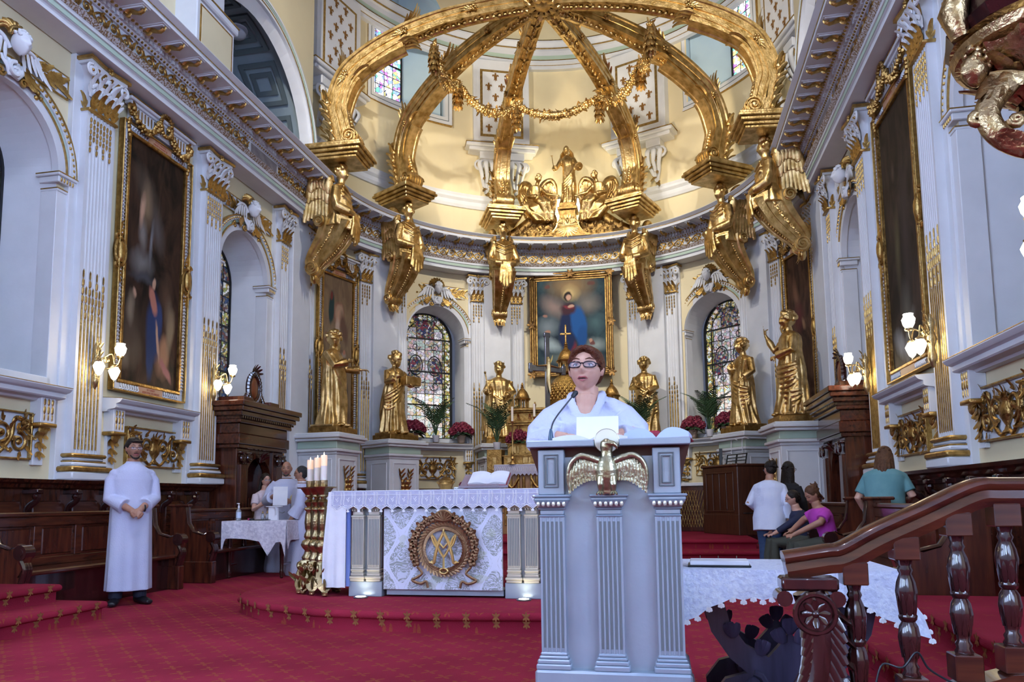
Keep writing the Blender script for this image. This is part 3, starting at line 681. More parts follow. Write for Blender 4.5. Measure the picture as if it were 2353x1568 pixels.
BLAB={'L':['just left of the near left pilaster','left end below the left painting','right end below the left painting','at the left picture edge'],'R':['just right of the near right pilaster','right end below the right painting','left end below the right painting','at the right picture edge'],'A':['left of the left apse grille','right of the left apse grille','left of the right apse grille','right of the right apse grille']}
for sd,us in (('L',[8.18,9.42,10.92,6.6]),('R',[8.35,9.55,11.15,6.7]),('A',[-49.4,-31.2,30.8,48.9])):
    for k,u in enumerate(us):
        side={'L':'left wall','R':'right wall','A':'apse'}[sd]
        thing('dado_bracket','white bracket with gilded drops '+BLAB[sd][k],'bracket',FR(sd,u,.02,1.70),[('block',BKW),('~gilded_pendant',BKG)],'dado brackets')
# ---- stained glass -------------------------------------------------------------------------
def glass(name,cols,dark,es,sc=9):
    m,t,p=nt(name); L=t.links.new; tc=N(t,'ShaderNodeTexCoord'); oi=N(t,'ShaderNodeObjectInfo')
    ad=N(t,'ShaderNodeVectorMath',operation='ADD'); L(tc.outputs['Object'],ad.inputs[0]); ml=N(t,'ShaderNodeVectorMath',operation='SCALE'); ml.inputs['Scale'].default_value=31; L(oi.outputs['Random'],ml.inputs[0]); L(ml.outputs[0],ad.inputs[1])
    vo=N(t,'ShaderNodeTexVoronoi'); vo.inputs['Scale'].default_value=sc; L(ad.outputs[0],vo.inputs['Vector'])
    sp=N(t,'ShaderNodeSeparateColor'); L(vo.outputs['Color'],sp.inputs[0])
    cr=N(t,'ShaderNodeValToRGB'); cr.color_ramp.interpolation='CONSTANT'; E_=cr.color_ramp.elements
    while len(E_)<len(cols): E_.new(.5)
    for i,c in enumerate(cols): E_[i].position=i/len(cols); E_[i].color=(*c,1)
    L(sp.outputs[0],cr.inputs[0])
    ve=N(t,'ShaderNodeTexVoronoi',feature='DISTANCE_TO_EDGE'); ve.inputs['Scale'].default_value=sc; L(ad.outputs[0],ve.inputs['Vector'])
    gt=N(t,'ShaderNodeMath',operation='GREATER_THAN'); gt.inputs[1].default_value=.035; L(ve.outputs['Distance'],gt.inputs[0])
    mx=N(t,'ShaderNodeMixRGB'); mx.inputs[1].default_value=(*dark,1); L(gt.outputs[0],mx.inputs[0]); L(cr.outputs[0],mx.inputs[2])
    L(mx.outputs[0],p.inputs['Base Color']); L(mx.outputs[0],p.inputs['Emission Color']); p.inputs['Emission Strength'].default_value=es; p.inputs['Roughness'].default_value=.15
    return m
GL_B=glass('stained_border_glass',[(.35,.42,.12),(.75,.62,.2),(.9,.9,.88),(.10,.10,.08),(.4,.25,.08)],(.01,.01,.012),.16,20)
GL_C=glass('stained_field_glass',[(.62,.58,.70),(.66,.46,.50),(.42,.52,.50),(.78,.76,.80),(.5,.42,.30),(.36,.36,.44)],(.015,.015,.02),.30,13)
GL_F=glass('stained_figure_glass',[(.22,.05,.08),(.05,.06,.16),(.32,.24,.14),(.5,.48,.52),(.08,.13,.12)],(.01,.01,.012),.16,18)
GL_L=glass('stained_pale_glass',[(.9,.88,.95),(.62,.80,.80),(.90,.70,.62),(.95,.92,.85),(.7,.6,.25)],(.03,.03,.03),.45,12)
GL_D=glass('stained_dark_glass',[(.10,.13,.16),(.30,.24,.14),(.05,.09,.20),(.42,.40,.42),(.18,.07,.06)],(.01,.01,.012),.10,17)
GL_U=glass('stained_bright_glass',[(1,1,1),(.75,.85,1),(.30,.45,1),(1,.9,.95),(.5,.2,.6),(.2,.65,.5),(1,1,1),(1,.7,.25)],(.03,.03,.06),1.15,10)
LEAD=mat('lead_came',(.03,.032,.035),.4,.6)
PANE={}
def window(name,m,w,zb,zp,lab,nx=6,dz=.30,style='apse'):
    "w width, zb bottom, zp springing ; local x right, z up, y depth"
    r=w/2; o=struct(name,None,lab,m); fr=B()
    ln=[(-r,zb),(-r,zp)]+[(-r*cos(PI*i/20),zp+r*sin(PI*i/20)) for i in range(1,20)]+[(r,zp),(r,zb)]
    fr.loft([[(x*k,y,zp+(z-zp)*(k if z>zp else 1)) for k,y in ((1.04,-.04),(1.04,.03),(.96,.03),(.96,-.04))] for x,z in ln]); fr.box(-r*1.04,r*1.04,-.04,.03,zb-.05,zb+.02)
    ob('window_frame',mesh(fr,LEAD,40),o)
    cw=w/nx; nz=int((zp+r-zb)/dz)+1; bars=B()
    def top(x): return zp+math.sqrt(max(0,r*r-x*x))
    for i in range(nx):
        for j in range(nz):
            x0=-r+i*cw; x1=x0+cw; z0=zb+j*dz; z1=z0+dz
            t0,t1=top(x0),top(x1)
            if max(t0,t1)<=z0+.01: continue
            bd=(i in(0,nx-1)) or max(x0*x0,x1*x1)+max(0,z1-zp)**2>(r*.86)**2 and z1>zp
            cl=min(t0,t1)<z1
            mid=z0>zp-.1
            mt={'apse':GL_B if bd else (GL_F if (mid and i in(nx//2-1,nx//2)) or ((i%3==1) and j in (5,6)) else (GL_C if j>3 else GL_L)),'side':GL_D if not bd or j%2 else GL_B,'upper':GL_U}[style]
            if not cl:
                k=(round(cw,3),dz)
                if k not in PANE: PANE[k]=mesh(B().box(0,cw,-.006,.006,0,dz),GL_C,0)
                p=ob('glass_pane',PANE[k],o,M4.Translation((x0,0,z0)))
            else:
                xs=[x0+cw*q/4 for q in range(5)]; poly=[(x0,z0),(x1,z0)]+[(x,max(z0,min(z1,top(x)))) for x in reversed(xs)]
                pl=[poly[0]]
                for q in poly[1:]:
                    if (abs(q[0]-pl[-1][0])+abs(q[1]-pl[-1][1]))>1e-4: pl.append(q)
                if abs(pl[0][0]-pl[-1][0])+abs(pl[0][1]-pl[-1][1])<1e-4: pl.pop()
                if len(pl)<3: continue
                p=ob('glass_pane',mesh(B().prism(pl,-.006,.006),mt,0),o)
            p.material_slots[0].link='OBJECT'; p.material_slots[0].material=mt
    for i in range(1,nx): x=-r+i*cw; bars.box(x-.007,x+.007,-.016,.016,zb,top(x))
    for j in range(1,nz):
        z=zb+j*dz; h=r if z<zp else math.sqrt(max(0,r*r-(z-zp)**2))
        if h>.05: bars.box(-h,h,-.016 if j%3 else -.03,.016,z-(.007 if j%3 else .018),z+(.007 if j%3 else .018))
    if style=='apse':
        bars.tube([((r-.2)*-cos(PI*i/20),-.02,zp+(r-.2)*sin(PI*i/20)) for i in range(21)],.012,6)
        for sx in (-1,1): bars.box(sx*(r-.2)-.01,sx*(r-.2)+.01,-.03,.01,zb,zp)
        for cx in (-.27,.27):
            bars.tube([(cx+.19*cos(2*PI*i/20),-.02,4.75+.27*sin(2*PI*i/20)) for i in range(21)],.014,6)
            bars.tube(spiral(cx,5.25,.13,1.3,0,1 if cx>0 else -1,-.02,14),.01,5); bars.tube(spiral(cx,4.2,.15,1.3,PI,1 if cx>0 else -1,-.02,14),.01,5)
        mo=B(); fl=B()
        for cx in (-.27,.27): mo.ell((cx,-.0,4.75),(.17,.02,.24),12)
        mo.ell((0,-.01,5.78),(.2,.025,.26),12)
        for sx in (-1,1): mo.leaf((sx*.1,-.02,5.75),(sx*.7,0,1),(0,-1,0),.45,.16,.1)
        ob('medallion',mesh(mo,GL_F),o)
        for i in range(15):
            a=PI*(i+.5)/15; x,z=(r-.1)*cos(a),zp+(r-.1)*sin(a)
            for k in range(6): fl.leaf((x,-.012,z),(cos(k*PI/3),0,sin(k*PI/3)),(0,-1,0),.06,.03,.1,3)
        for sx in (-1,1):
            for k in range(8): 
                for q in range(6): fl.leaf((sx*(r-.1),-.012,zp-.1-k*.3),(cos(q*PI/3),0,sin(q*PI/3)),(0,-1,0),.055,.028,.1,3)
        ob('border_flowers',mesh(fl,GL_L),o,kind='stuff')
    ob('lead_bars',mesh(bars,LEAD,0),o); return o
k=0
for sd,u,l in [('L',NL[0],'dark stained glass window at the left edge'),('L',NL[1],'dark stained glass window behind the left portal'),('R',NR[0],'stained glass window at the right edge'),('R',NR[1],'stained glass window behind the right portal'),('A',NA[0],'arched stained glass window left of the central painting'),('A',NA[1],'arched stained glass window right of the central painting')]:
    k+=1; window('window_%d'%k,FR(sd,u,-.73,0),1.52,2.78,5.42,l,style='apse' if sd=='A' else 'side')
for u,l in ((-53.5,'bright arched stained glass window high on the left of the apse'),(51.,'bright arched stained glass window high on the right of the apse')):
    k+=1; window('window_%d'%k,FR('A',u,-.40,0),1.05,11.75,14.0,l,4,.32,'upper')
# ---- upper apse: bands, frames, piers with fleur-de-lis, corbels ------------------------------
AP=[('A',-90+i*3) for i in range(61)]
TU=struct('trim_6',mesh(sweep(B(),[(0,9.05),(.05,9.05),(.08,9.12),(.08,9.22),(.14,9.28),(.14,9.34),(.17,9.40),(0,9.42)],AP),WHITE,20),'white moulding round the upper apse wall')
TB=struct('trim_7',mesh(sweep(B(),[(0,13.25),(.12,13.25),(.12,13.36),(.18,13.4),(.18,13.48),(.12,13.5),(.12,13.8),(.2,13.85),(.26,13.98),(.26,14.03),(0,14.06)],AP),WHITE,20),'white and green banded cornice under the half dome')
for z0,z1,oo in ((13.52,13.66,.125),(14.06,14.2,.05)): ob('green_band',mesh(sweep(B(),[(0,z0),(oo,z0),(oo,z1),(0,z1)],AP),GREEN,20),TB)
for z0,oo in ((13.36,.135),(13.49,.185),(13.83,.215),(14.04,.265)): ob('gilt_line',mesh(sweep(B(),[(0,z0),(oo,z0),(oo,z0+.015),(0,z0+.015)],AP),GILT,20),TB)
for u in UW:
    f=B(FR('A',u,0,0)); r=1.06
    for q0,q1,mt in ((.0,.09,WHITE),(.09,.11,SLATE2),(.11,.2,WHITE),(.2,.215,GILT)):
        f=B(FR('A',u,0,0)); ln=[(-r-q0,11.5-q0),(-r-q0,14.2),(-r-q1,14.2),(-r-q1,11.5-q1),(r+q1,11.5-q1),(r+q1,14.2),(r+q0,14.2),(r+q0,11.5-q0)]
        dep=lambda x:x*x/(2*HW)
        pts=[(-r-q0,14.4),(-r-q0,11.5-q0)]+[(-r-q0+(2*r+2*q0)*i/8,11.5-q0) for i in range(1,8)]+[(r+q0,11.5-q0),(r+q0,14.4)]
        pt2=[(-r-q1,14.4),(-r-q1,11.5-q1)]+[(-r-q1+(2*r+2*q1)*i/8,11.5-q1) for i in range(1,8)]+[(r+q1,11.5-q1),(r+q1,14.4)]
        f.loft([[(a[0],-dep(a[0])+.05,a[1]),(a[0],-dep(a[0])-.05,a[1]),(c[0],-dep(c[0])-.05,c[1]),(c[0],-dep(c[0])+.05,c[1])] for a,c in zip(pt2,pt2)][:0] or [[(a[0],-dep(a[0])+.05,a[1]),(a[0],-dep(a[0])-.05,a[1]),(c[0],-dep(c[0])-.05,c[1]),(c[0],-dep(c[0])+.05,c[1])] for a,c in zip(pts,pt2)])
        ob('window_surround',mesh(f,mt,30),WU)
fl=B(); FG=mat('fleur_brown_gilt',(.30,.15,.04),.5,.5)
fl.leaf((0,0,-.01),(0,0,1),(0,-1,0),.12,.055,.1); 
for sx in (-1,1):
    fl.tube(bez([(sx*.008,0,-.02),(sx*.03,0,.03),(sx*.055,0,.06),(sx*.07,0,.035),(sx*.058,0,.02)],4),lambda t:(.014*(1.2-.6*t),.008),6,(0,-1,0)); fl.leaf((sx*.005,0,-.02),(sx*.5,0,-1),(0,-1,0),.07,.025,.1,3)
fl.leaf((0,0,-.02),(0,0,-1),(0,-1,0),.08,.025,.1,3); fl.box(-.035,.035,-.012,0,-.03,-.015); FLEUR=mesh(fl,FG)
def upper_pier(u,lab,z0=10.72):
    m=FR('A',u,0,0); o=struct('trim_8',None,lab,m)
    f=B(); f.box(-.78,.78,-.34,.3,z0+.1,13.3,.01); ob('pier',mesh(f,WHITE,30),o)
    f=B(); f.box(-1.0,1.0,-.50,.3,z0,z0+.10,.02); f.box(-.92,.92,-.44,.3,z0-.10,z0,.02); ob('ledge',mesh(f,WHITE,30),o)
    f=B(); f.box(-1.01,1.01,-.51,.3,z0+.095,z0+.112,.004); ob('gilt_line',mesh(f,GILT,30),o)
    for rx,ry0,ry1,y,mt in ((.66,10.98,13.05,-.352,WHITE),(.6,11.05,13.0,-.36,GILT),(.53,11.12,12.93,-.364,WHITE)):
        f=B(); f.box(-rx,rx,y,y+.02,ry0,ry1,.004); ob('panel',mesh(f,mt,30),o)
    for j in range(6):
        for i in range(4 if j%2 else 3):
            x=(i-1.0)*.36 if j%2==0 else (i-1.5)*.34
            if abs(x)>.5: continue
            ob('fleur_de_lis',FLEUR,o,M4.Translation((x,-.368,11.28+j*.30))@S3(1.15,1,1.15))
    for sx in (-1,1):
        f=B(); f.box(sx*.42-.2,sx*.42+.2,-.36,.3,z0-.30,z0-.1,.01); f.box(sx*.42-.15,sx*.42+.15,-.30,.3,z0-.38,z0-.28,.01); ob('corbel_block',mesh(f,WHITE,30),o)
        f=B(); x=sx*.42
        for xx in (-.15,0,.15):
            f.tube(bez([(x+xx,-.30,z0-.36),(x+xx*1.2+sx*.04,-.42,z0-.5),(x+xx,-.34,z0-.72),(x+xx*.6,-.2,z0-.95),(x,-.08,z0-1.2)],5),lambda t:(.075*(1-.5*t),.05),7)
        f.tube(spiral(x+sx*.2,z0-.5,.13,1.4,PI/2,-sx,-.32,16),(.05,.03),6,(0,-1,0)); ob('corbel',mesh(f,WHITE,60),o)
        f=B()
        for kk in range(5): f.acan((x,-.3+.05*kk,z0-.55-.15*kk),(.5*(-1)**kk,-.4,-1),(0,-1,0),.28,.12,.4,1)
        f.tube(spiral(x+sx*.2,z0-.5,.1,1.2,PI/2,-sx,-.36,12),(.02,.015),6,(0,-1,0)); ob('gilded_leaves',mesh(f,GILT,60),o)
for u,g in ((UW[0],-1),(UW[1],1)):   # oblique jamb beside each high window
    f=B(FR('A',u,0,0)); x0,x1=(-.02,1.0) if g<0 else (.02,-1.0)
    if g<0: f.add([(x0,.52,11.5),(x1,.0,11.5),(x1,.0,15.3),(x0,.52,15.3)],[(0,1,2,3)])
    else: f.add([(x0,.52,11.5),(x1,.0,11.5),(x1,.0,15.3),(x0,.52,15.3)],[(3,2,1,0)])
    f.box(-1.1,1.1,.56,.62,11.4,15.4); ob('splayed_jamb',mesh(f,LBLUE,0,recalc=False),WU)
upper_pier(-21.3,'white upper pier with fleur-de-lis panel left of the gilded madonna'); upper_pier(20.3,'white upper pier with fleur-de-lis panel right of the gilded madonna')
upper_pier(-75,'white upper pier with fleur-de-lis panel at the left of the apse',10.9); upper_pier(73,'white upper pier with fleur-de-lis panel at the right of the apse',10.9)
# piers standing on the side cornices between gallery arches
for sd,u,l in (('L',10.3,'left'),('R',10.3,'right')):
    b=B(FR(sd,u,.0,0)); b.box(-.5,.5,-.9,.2,8.0,8.85,.015); b.box(-.55,.55,-.95,.2,8.85,8.98,.02); b.box(-.42,.42,-.75,.2,8.98,14.2); o=struct('trim_9',mesh(b,WHITE,30),'white pedestal on the %s cornice between gallery arches'%l)
    b=B(FR(sd,u,.0,0)); b.box(-.4,.4,-.92,-.8,8.1,8.75,.004); ob('panel',mesh(b,GREYP if 0 else CREAM,30),o); b=B(FR(sd,u,.0,0)); b.box(-.56,.56,-.96,.2,8.97,8.99); b.box(-.43,.43,-.915,-.8,8.07,8.78); ob('gilt_line',mesh(b,GILT,30),o)
# ================================================================== PAINTINGS
def paint(name,c1,c2,blobs,sc=3.0):
    m,t,p=nt(name); L=t.links.new; tc=N(t,'ShaderNodeTexCoord')
    nz=N(t,'ShaderNodeTexNoise'); nz.inputs['Scale'].default_value=sc*1.6; nz.inputs['Detail'].default_value=7; nz.inputs['Distortion'].default_value=1.2; L(tc.outputs['Generated'],nz.inputs['Vector'])
    cr=N(t,'ShaderNodeValToRGB'); cr.color_ramp.elements[0].position=.38; cr.color_ramp.elements[1].position=.66; cr.color_ramp.elements[0].color=(*c1,1); cr.color_ramp.elements[1].color=(*c2,1); L(nz.outputs[0],cr.inputs[0]); cur=cr.outputs[0]
    wn=N(t,'ShaderNodeTexNoise'); wn.inputs['Scale'].default_value=9; wn.inputs['Detail'].default_value=3; L(tc.outputs['Generated'],wn.inputs['Vector'])
    wv=N(t,'ShaderNodeVectorMath',operation='MULTIPLY_ADD'); wv.inputs[1].default_value=(.06,0,.06); L(wn.outputs['Color'],wv.inputs[0]); L(tc.outputs['Generated'],wv.inputs[2])
    for (cx,cz,rx,rz,rot,col,soft) in blobs:
        mp=N(t,'ShaderNodeMapping',vector_type='TEXTURE'); mp.inputs['Location'].default_value=(cx+.03,0,cz+.03); mp.inputs['Rotation'].default_value=(0,rot,0); mp.inputs['Scale'].default_value=(rx,1e4,rz); L(wv.outputs[0],mp.inputs[0])
        ln=N(t,'ShaderNodeVectorMath',operation='LENGTH'); L(mp.outputs[0],ln.inputs[0])
        mr=N(t,'ShaderNodeMapRange'); mr.inputs[1].default_value=1.0; mr.inputs[2].default_value=1-soft; mr.inputs[3].default_value=0; mr.inputs[4].default_value=1; L(ln.outputs['Value'],mr.inputs[0])
        mx=N(t,'ShaderNodeMixRGB'); mx.inputs[2].default_value=(*col,1); L(mr.outputs[0],mx.inputs[0]); L(cur,mx.inputs[1]); cur=mx.outputs[0]
    L(cur,p.inputs['Base Color']); p.inputs['Roughness'].default_value=.6; p.inputs['Specular IOR Level'].default_value=.2; return m
SK=(.55,.33,.22)
P_LEFT=paint('left_painting_print',(.010,.007,.006),(.065,.032,.02),[(.35,.80,.30,.10,.3,(.10,.075,.055),.9),(.55,.66,.18,.10,.5,(.12,.10,.09),.9),(.4,.22,.34,.16,0,(.05,.03,.02),.9),(.75,.40,.16,.12,0,(.10,.055,.035),.9),(.2,.14,.2,.10,0,(.15,.11,.07),.9),(.30,.62,.10,.08,.7,(.24,.21,.19),.8),(.70,.12,.16,.09,.2,(.30,.15,.09),.7),(.82,.30,.10,.12,-.4,(.20,.14,.09),.8),(.3,.50,.25,.07,0,(.20,.19,.18),.9),(.35,.44,.3,.03,0,(.07,.07,.08),.8),(.35,.75,.12,.12,.5,(.25,.17,.10),.8),(.28,.72,.05,.10,.4,SK,.7),(.45,.60,.04,.12,.2,(.22,.23,.25),.9),(.15,.2,.2,.2,0,(.09,.06,.04),.8),(.55,.25,.15,.17,.5,(.03,.05,.13),.35),(.50,.13,.08,.12,0,(.03,.05,.12),.4),(.62,.29,.09,.09,-.6,(.04,.06,.15),.4),(.52,.36,.10,.05,.6,(.50,.20,.14),.4),(.53,.43,.035,.03,0,SK,.4),(.75,.16,.10,.09,.3,(.42,.22,.12),.5),(.85,.25,.08,.13,.4,(.30,.22,.13),.7),(.78,.08,.15,.03,.4,(.42,.17,.15),.5),(.62,.20,.03,.10,-.5,SK,.5),(.2,.36,.04,.03,0,SK,.6),(.15,.30,.08,.08,0,(.25,.19,.13),.8),(.08,.1,.10,.06,0,(.18,.14,.10),.8)])
P_RIGHT=paint('right_painting_print',(.016,.012,.010),(.06,.04,.03),[(.35,.45,.10,.2,.1,(.12,.10,.05),.9),(.6,.5,.18,.3,0,(.06,.045,.04),.9),(.5,.2,.2,.13,.2,(.12,.11,.09),.9),(.3,.08,.28,.06,.2,(.32,.32,.31),.8),(.55,.13,.2,.05,-.3,(.24,.23,.20),.8),(.35,.75,.06,.05,0,(.10,.07,.05),.9)])
P_A1=paint('guardian_painting_print',(.20,.13,.08),(.30,.21,.12),[(.55,.75,.20,.10,0,(.38,.16,.12),.5),(.56,.75,.16,.08,0,(.46,.30,.20),.3),(.55,.74,.08,.045,0,SK,.4),(.30,.78,.10,.13,.4,(.03,.06,.06),.3),(.30,.86,.05,.03,0,(.20,.05,.04),.4),(.72,.66,.20,.10,.5,(.16,.09,.06),.5),(.5,.64,.10,.10,0,(.55,.40,.30),.5),(.15,.58,.06,.04,0,(.25,.10,.06),.6),(.72,.48,.09,.03,0,(.42,.32,.24),.5),(.73,.50,.05,.025,0,(.50,.22,.14),.5),(.70,.18,.22,.20,0,(.03,.03,.08),.5),(.55,.2,.12,.14,.3,(.12,.07,.12),.6),(.7,.31,.05,.025,0,SK,.5),(.5,.06,.5,.05,0,(.12,.03,.02),.6)])
P_A5=paint('right_apse_painting_print',(.028,.014,.010),(.11,.055,.035),[(.35,.75,.2,.1,.5,(.20,.10,.06),.8),(.45,.6,.25,.12,0,(.12,.03,.03),.8),(.62,.55,.10,.04,.3,(.30,.18,.10),.8),(.5,.3,.3,.2,0,(.10,.05,.03),.9)])
_cl=(.30,.36,.37)
P_C=paint('central_painting_print',(.010,.025,.045),(.035,.075,.09),[(.5,.93,.42,.20,0,(.34,.22,.10),.9),(.25,.70,.28,.14,.4,(.30,.22,.20),.9),(.75,.72,.24,.16,0,(.22,.20,.18),.9),(.15,.48,.24,.14,0,(.20,.25,.29),.9),(.85,.50,.2,.14,0,(.07,.14,.16),.9),(.5,.85,.16,.12,0,(.55,.42,.20),.8),(.47,.84,.085,.065,0,(.62,.46,.22),.4),(.85,.25,.2,.10,0,_cl,.9),(.2,.27,.24,.10,.2,(.34,.43,.47),.8),(.35,.12,.3,.08,0,(.13,.17,.17),.9),(.8,.12,.2,.08,0,(.10,.13,.13),.9),(.48,.22,.10,.16,.1,(.22,.02,.03),.3),(.45,.43,.15,.30,.05,(.008,.02,.08),.25),(.61,.50,.13,.23,-.2,(.012,.10,.34),.3),(.66,.35,.09,.15,.2,(.01,.08,.28),.35),(.46,.67,.14,.085,0,(.06,.02,.035),.4),(.46,.69,.10,.022,.15,(.22,.03,.05),.4),(.50,.70,.055,.022,0,(.58,.36,.27),.4),(.46,.81,.066,.062,0,(.02,.015,.015),.3),(.47,.80,.042,.042,.2,(.66,.40,.29),.4),(.50,.09,.18,.035,0,(.30,.36,.34),.5),(.16,.93,.05,.03,0,(.14,.06,.05),.4),(.80,.95,.06,.03,0,(.14,.06,.05),.4),(.12,.60,.05,.02,0,(.34,.18,.14),.5),(.15,.42,.055,.035,0,(.40,.22,.16),.5),(.80,.28,.05,.035,.4,(.16,.06,.06),.4),(.78,.30,.028,.025,0,(.50,.30,.22),.4),(.2,.1,.012,.06,.3,(.5,.4,.15),.4),(.7,.1,.012,.06,-.3,(.5,.4,.15),.4)],2.5)
def text_mesh(s,size,mt,ext=.002):
    c=bpy.data.curves.new('t','FONT'); c.body=s; c.size=size; c.align_x='CENTER'; c.align_y='CENTER'; c.extrude=ext; c.resolution_u=2
    o=bpy.data.objects.new('t',c); COL.objects.link(o); dg=bpy.context.evaluated_depsgraph_get(); me=bpy.data.meshes.new_from_object(o.evaluated_get(dg)); bpy.data.objects.remove(o)
    me.materials.clear(); me.materials.append(mt); me.transform(RXm(PI/2)); return me
REDINK=mat('red_lettering',(.42,.10,.06),.6); PINKP=mat('pink_plaque',(.62,.36,.22),.5,0,(.55,.30,.18),5)
def ornate_frame(side,u,w,z0,z1,pm,lab,o=.03,top=None,bot=None,crest=True):
    "outer width w, outer bottom z0, outer top z1"
    h=(z1-z0)/2; W=w/2; m=FR(side,u,o,(z0+z1)/2); t=.16
    cv=B(); cv.box(-W+t,W-t,-.035,-.02,-h+t,h-t); ps=[('canvas',mesh(cv,pm,0))]
    def rim(i,o_,y0,y1,bev=.006):
        f=B(); a,b_=i,o_
        for x0,x1,zz0,zz1 in ((-W+a,W-a,h-b_,h-a),(-W+a,W-a,-h+a,-h+b_),(-W+a,-W+b_,-h+b_,h-b_),(W-b_,W-a,-h+b_,h-b_)): f.box(x0,x1,y0,y1,zz0,zz1,bev)
        return f
    ps.append(('outer_rail',mesh(rim(0,.022,-.10,0),GILT,30))); ps.append(('inner_rail',mesh(rim(.12,.175,-.085,0,.012),GOLD2,40))); ps.append(('white_band',mesh(rim(.022,.12,-.05,0),WHITE,30)))
    f=B()
    n=int((2*h-.4)/.055)
    for i in range(n):
        z=-h+.2+i*.055
        if abs(z)<.24: continue
        for sx in (-1,1): f.tube([(sx*(W-.03),-.055,z),(sx*(W-.07),-.072,z+.012),(sx*(W-.112),-.055,z)],(.013,.012),5,(0,-1,0))
    n=int((2*W-.3)/.05)
    for i in range(n):
        x=-W+.18+i*.05
        if abs(x)<w*.17: continue
        for sz in (-1,1): f.tube([(x-.012,-.055,sz*(h-.03)),(x+.012,-.075,sz*(h-.055)),(x-.012,-.075,sz*(h-.09)),(x+.012,-.055,sz*(h-.115))],(.012,.012),5,(0,-1,0))
    ps.append(('~fluting',mesh(f,SILV if 0 else WHITE,60)))
    g=B()
    for i in range(int((2*h-.4)/.055)):
        z=-h+.2275+i*.055
        for sx in (-1,1): g.box(sx*(W-.07)-.03,sx*(W-.07)+.03,-.056,-.04,z-.008,z+.008)
    for i in range(int((2*W-.3)/.05)):
        for sz in (-1,1): g.box(-W+.2-.006+i*.05,-W+.2+.006+i*.05,-.056,-.04,sz*(h-.07)-.035,sz*(h-.07)+.035)
    ps.append(('~gilt_grooves',mesh(g,GOLD2,0)))
    for sz,tx in ((1,top),(-1,bot)):
        if tx is None: continue
        f=B(); f.box(-w*.17,w*.17,-.078,-.03,sz*(h-.07)-.055,sz*(h-.07)+.055,.008)
        sub=[]
        for k,s in enumerate(tx): sub.append(('lettering',text_mesh(s,.04,REDINK),M4.Translation((0,-.079,sz*(h-.07)+.022-.045*k))))
        ps.append(('plaque',mesh(f,PINKP,30),sub))
    for sx in (-1,1):
        f=B(); x=sx*(W-.05); f.ell((x,-.09,.0),(.07,.05,.16),14)
        c2=B(); c2.tube([(x+.105*cos(a),-.07,.20*sin(a)) for a in [2*PI*i/20 for i in range(21)]],.03,6)
        for sz in (-1,1): c2.tube(spiral(x+sx*.06,sz*.22,.06,1.2,0,sx*sz,-.08,12),(.02,.02),6,(0,-1,0)); c2.acan((x,-.07,sz*.2),(0,0,sz),(0,-1,0),.26,.1,.2)
        ps.append(('cartouche',mesh(f,GILT),[('scroll_border',mesh(c2,GOLD2))]))
    if crest:
        f=B(); zc=h+.05; f.box(-W*.82,W*.82,-.09,0,zc,zc+.22,.006); f.box(-W*.95,W*.95,-.16,0,zc+.26,zc+.31,.01); f.box(-W*.9,W*.9,-.12,0,zc+.22,zc+.26,.008)
        g=B(); g.box(-W*.96,W*.96,-.165,0,zc+.305,zc+.325,.004)
        for i in range(18): g.box(-W*.75+i*W*1.5/17-.008,-W*.75+i*W*1.5/17+.008,-.1,-.08,zc+.06,zc+.2)
        for sx in (-1,1):
            g.tube(spiral(sx*W*.86,zc+.16,.09,1.3,PI/2,sx,-.1,14),(.035,.025),6,(0,-1,0))
            P_=bez([(sx*W*.85,-.12,zc+.1),(sx*W*.55,-.15,zc-.10),(sx*W*.3,-.15,zc-.0),(sx*.1,-.15,zc+.2)],6)
            for i,q in enumerate(P_):
                for k in range(3): g.ell(q+V((.03*sin(i*3+k*2),-.02*cos(i+k*2),.03*cos(i*2.3+k*2))),.034,6)
            for i in range(5): g.ell((sx*W*.85+sx*.02*sin(i),-.08,zc-.02-.06*i),(.035,.03,.04),6)
        for i in range(20): a=2*PI*i/20; g.ell((.13*cos(a),-.17,zc+.2+.17*sin(a)),.034,6)
        for k in range(5): a=PI*k/4; g.acan((0,-.15,zc+.3),(cos(a),-.1,sin(a)+.2),(0,-1,0),.16,.07,.3,1)
        ps.append(('crest',mesh(f,WHITE,30),[('~gilded_garland',mesh(g,GOLD2))]))
    return thing('framed_painting',lab,'painting',m,ps)
ornate_frame('L',10.13,1.62,2.72,6.74,P_LEFT,'tall dark painting in ornate white and gilt frame on left wall',top=('ECCE ANGELI','MINISTRABANT EI'),bot=('LE CHRIST','SERVI PAR LES ANGES'))
ornate_frame('R',10.36,1.74,2.72,6.74,P_RIGHT,'very dark tall painting in ornate frame on right wall',top=('ECCE HOMO',),bot=('',))
ornate_frame('A',-71.5,1.32,2.66,6.5,P_A1,'golden brown painting of an angel and child behind the leftmost statue',o=.06,top=('ANGELI EORUM','SEMPER VIDENT'))
ornate_frame('A',71.5,1.32,2.66,6.5,P_A5,'dark reddish painting in ornate frame behind the rightmost statue',o=.06,top=('',))
FRMG=mat('dark_bronze_gilt',(.34,.20,.07),.42,1,(.18,.10,.04),12,.4,40)
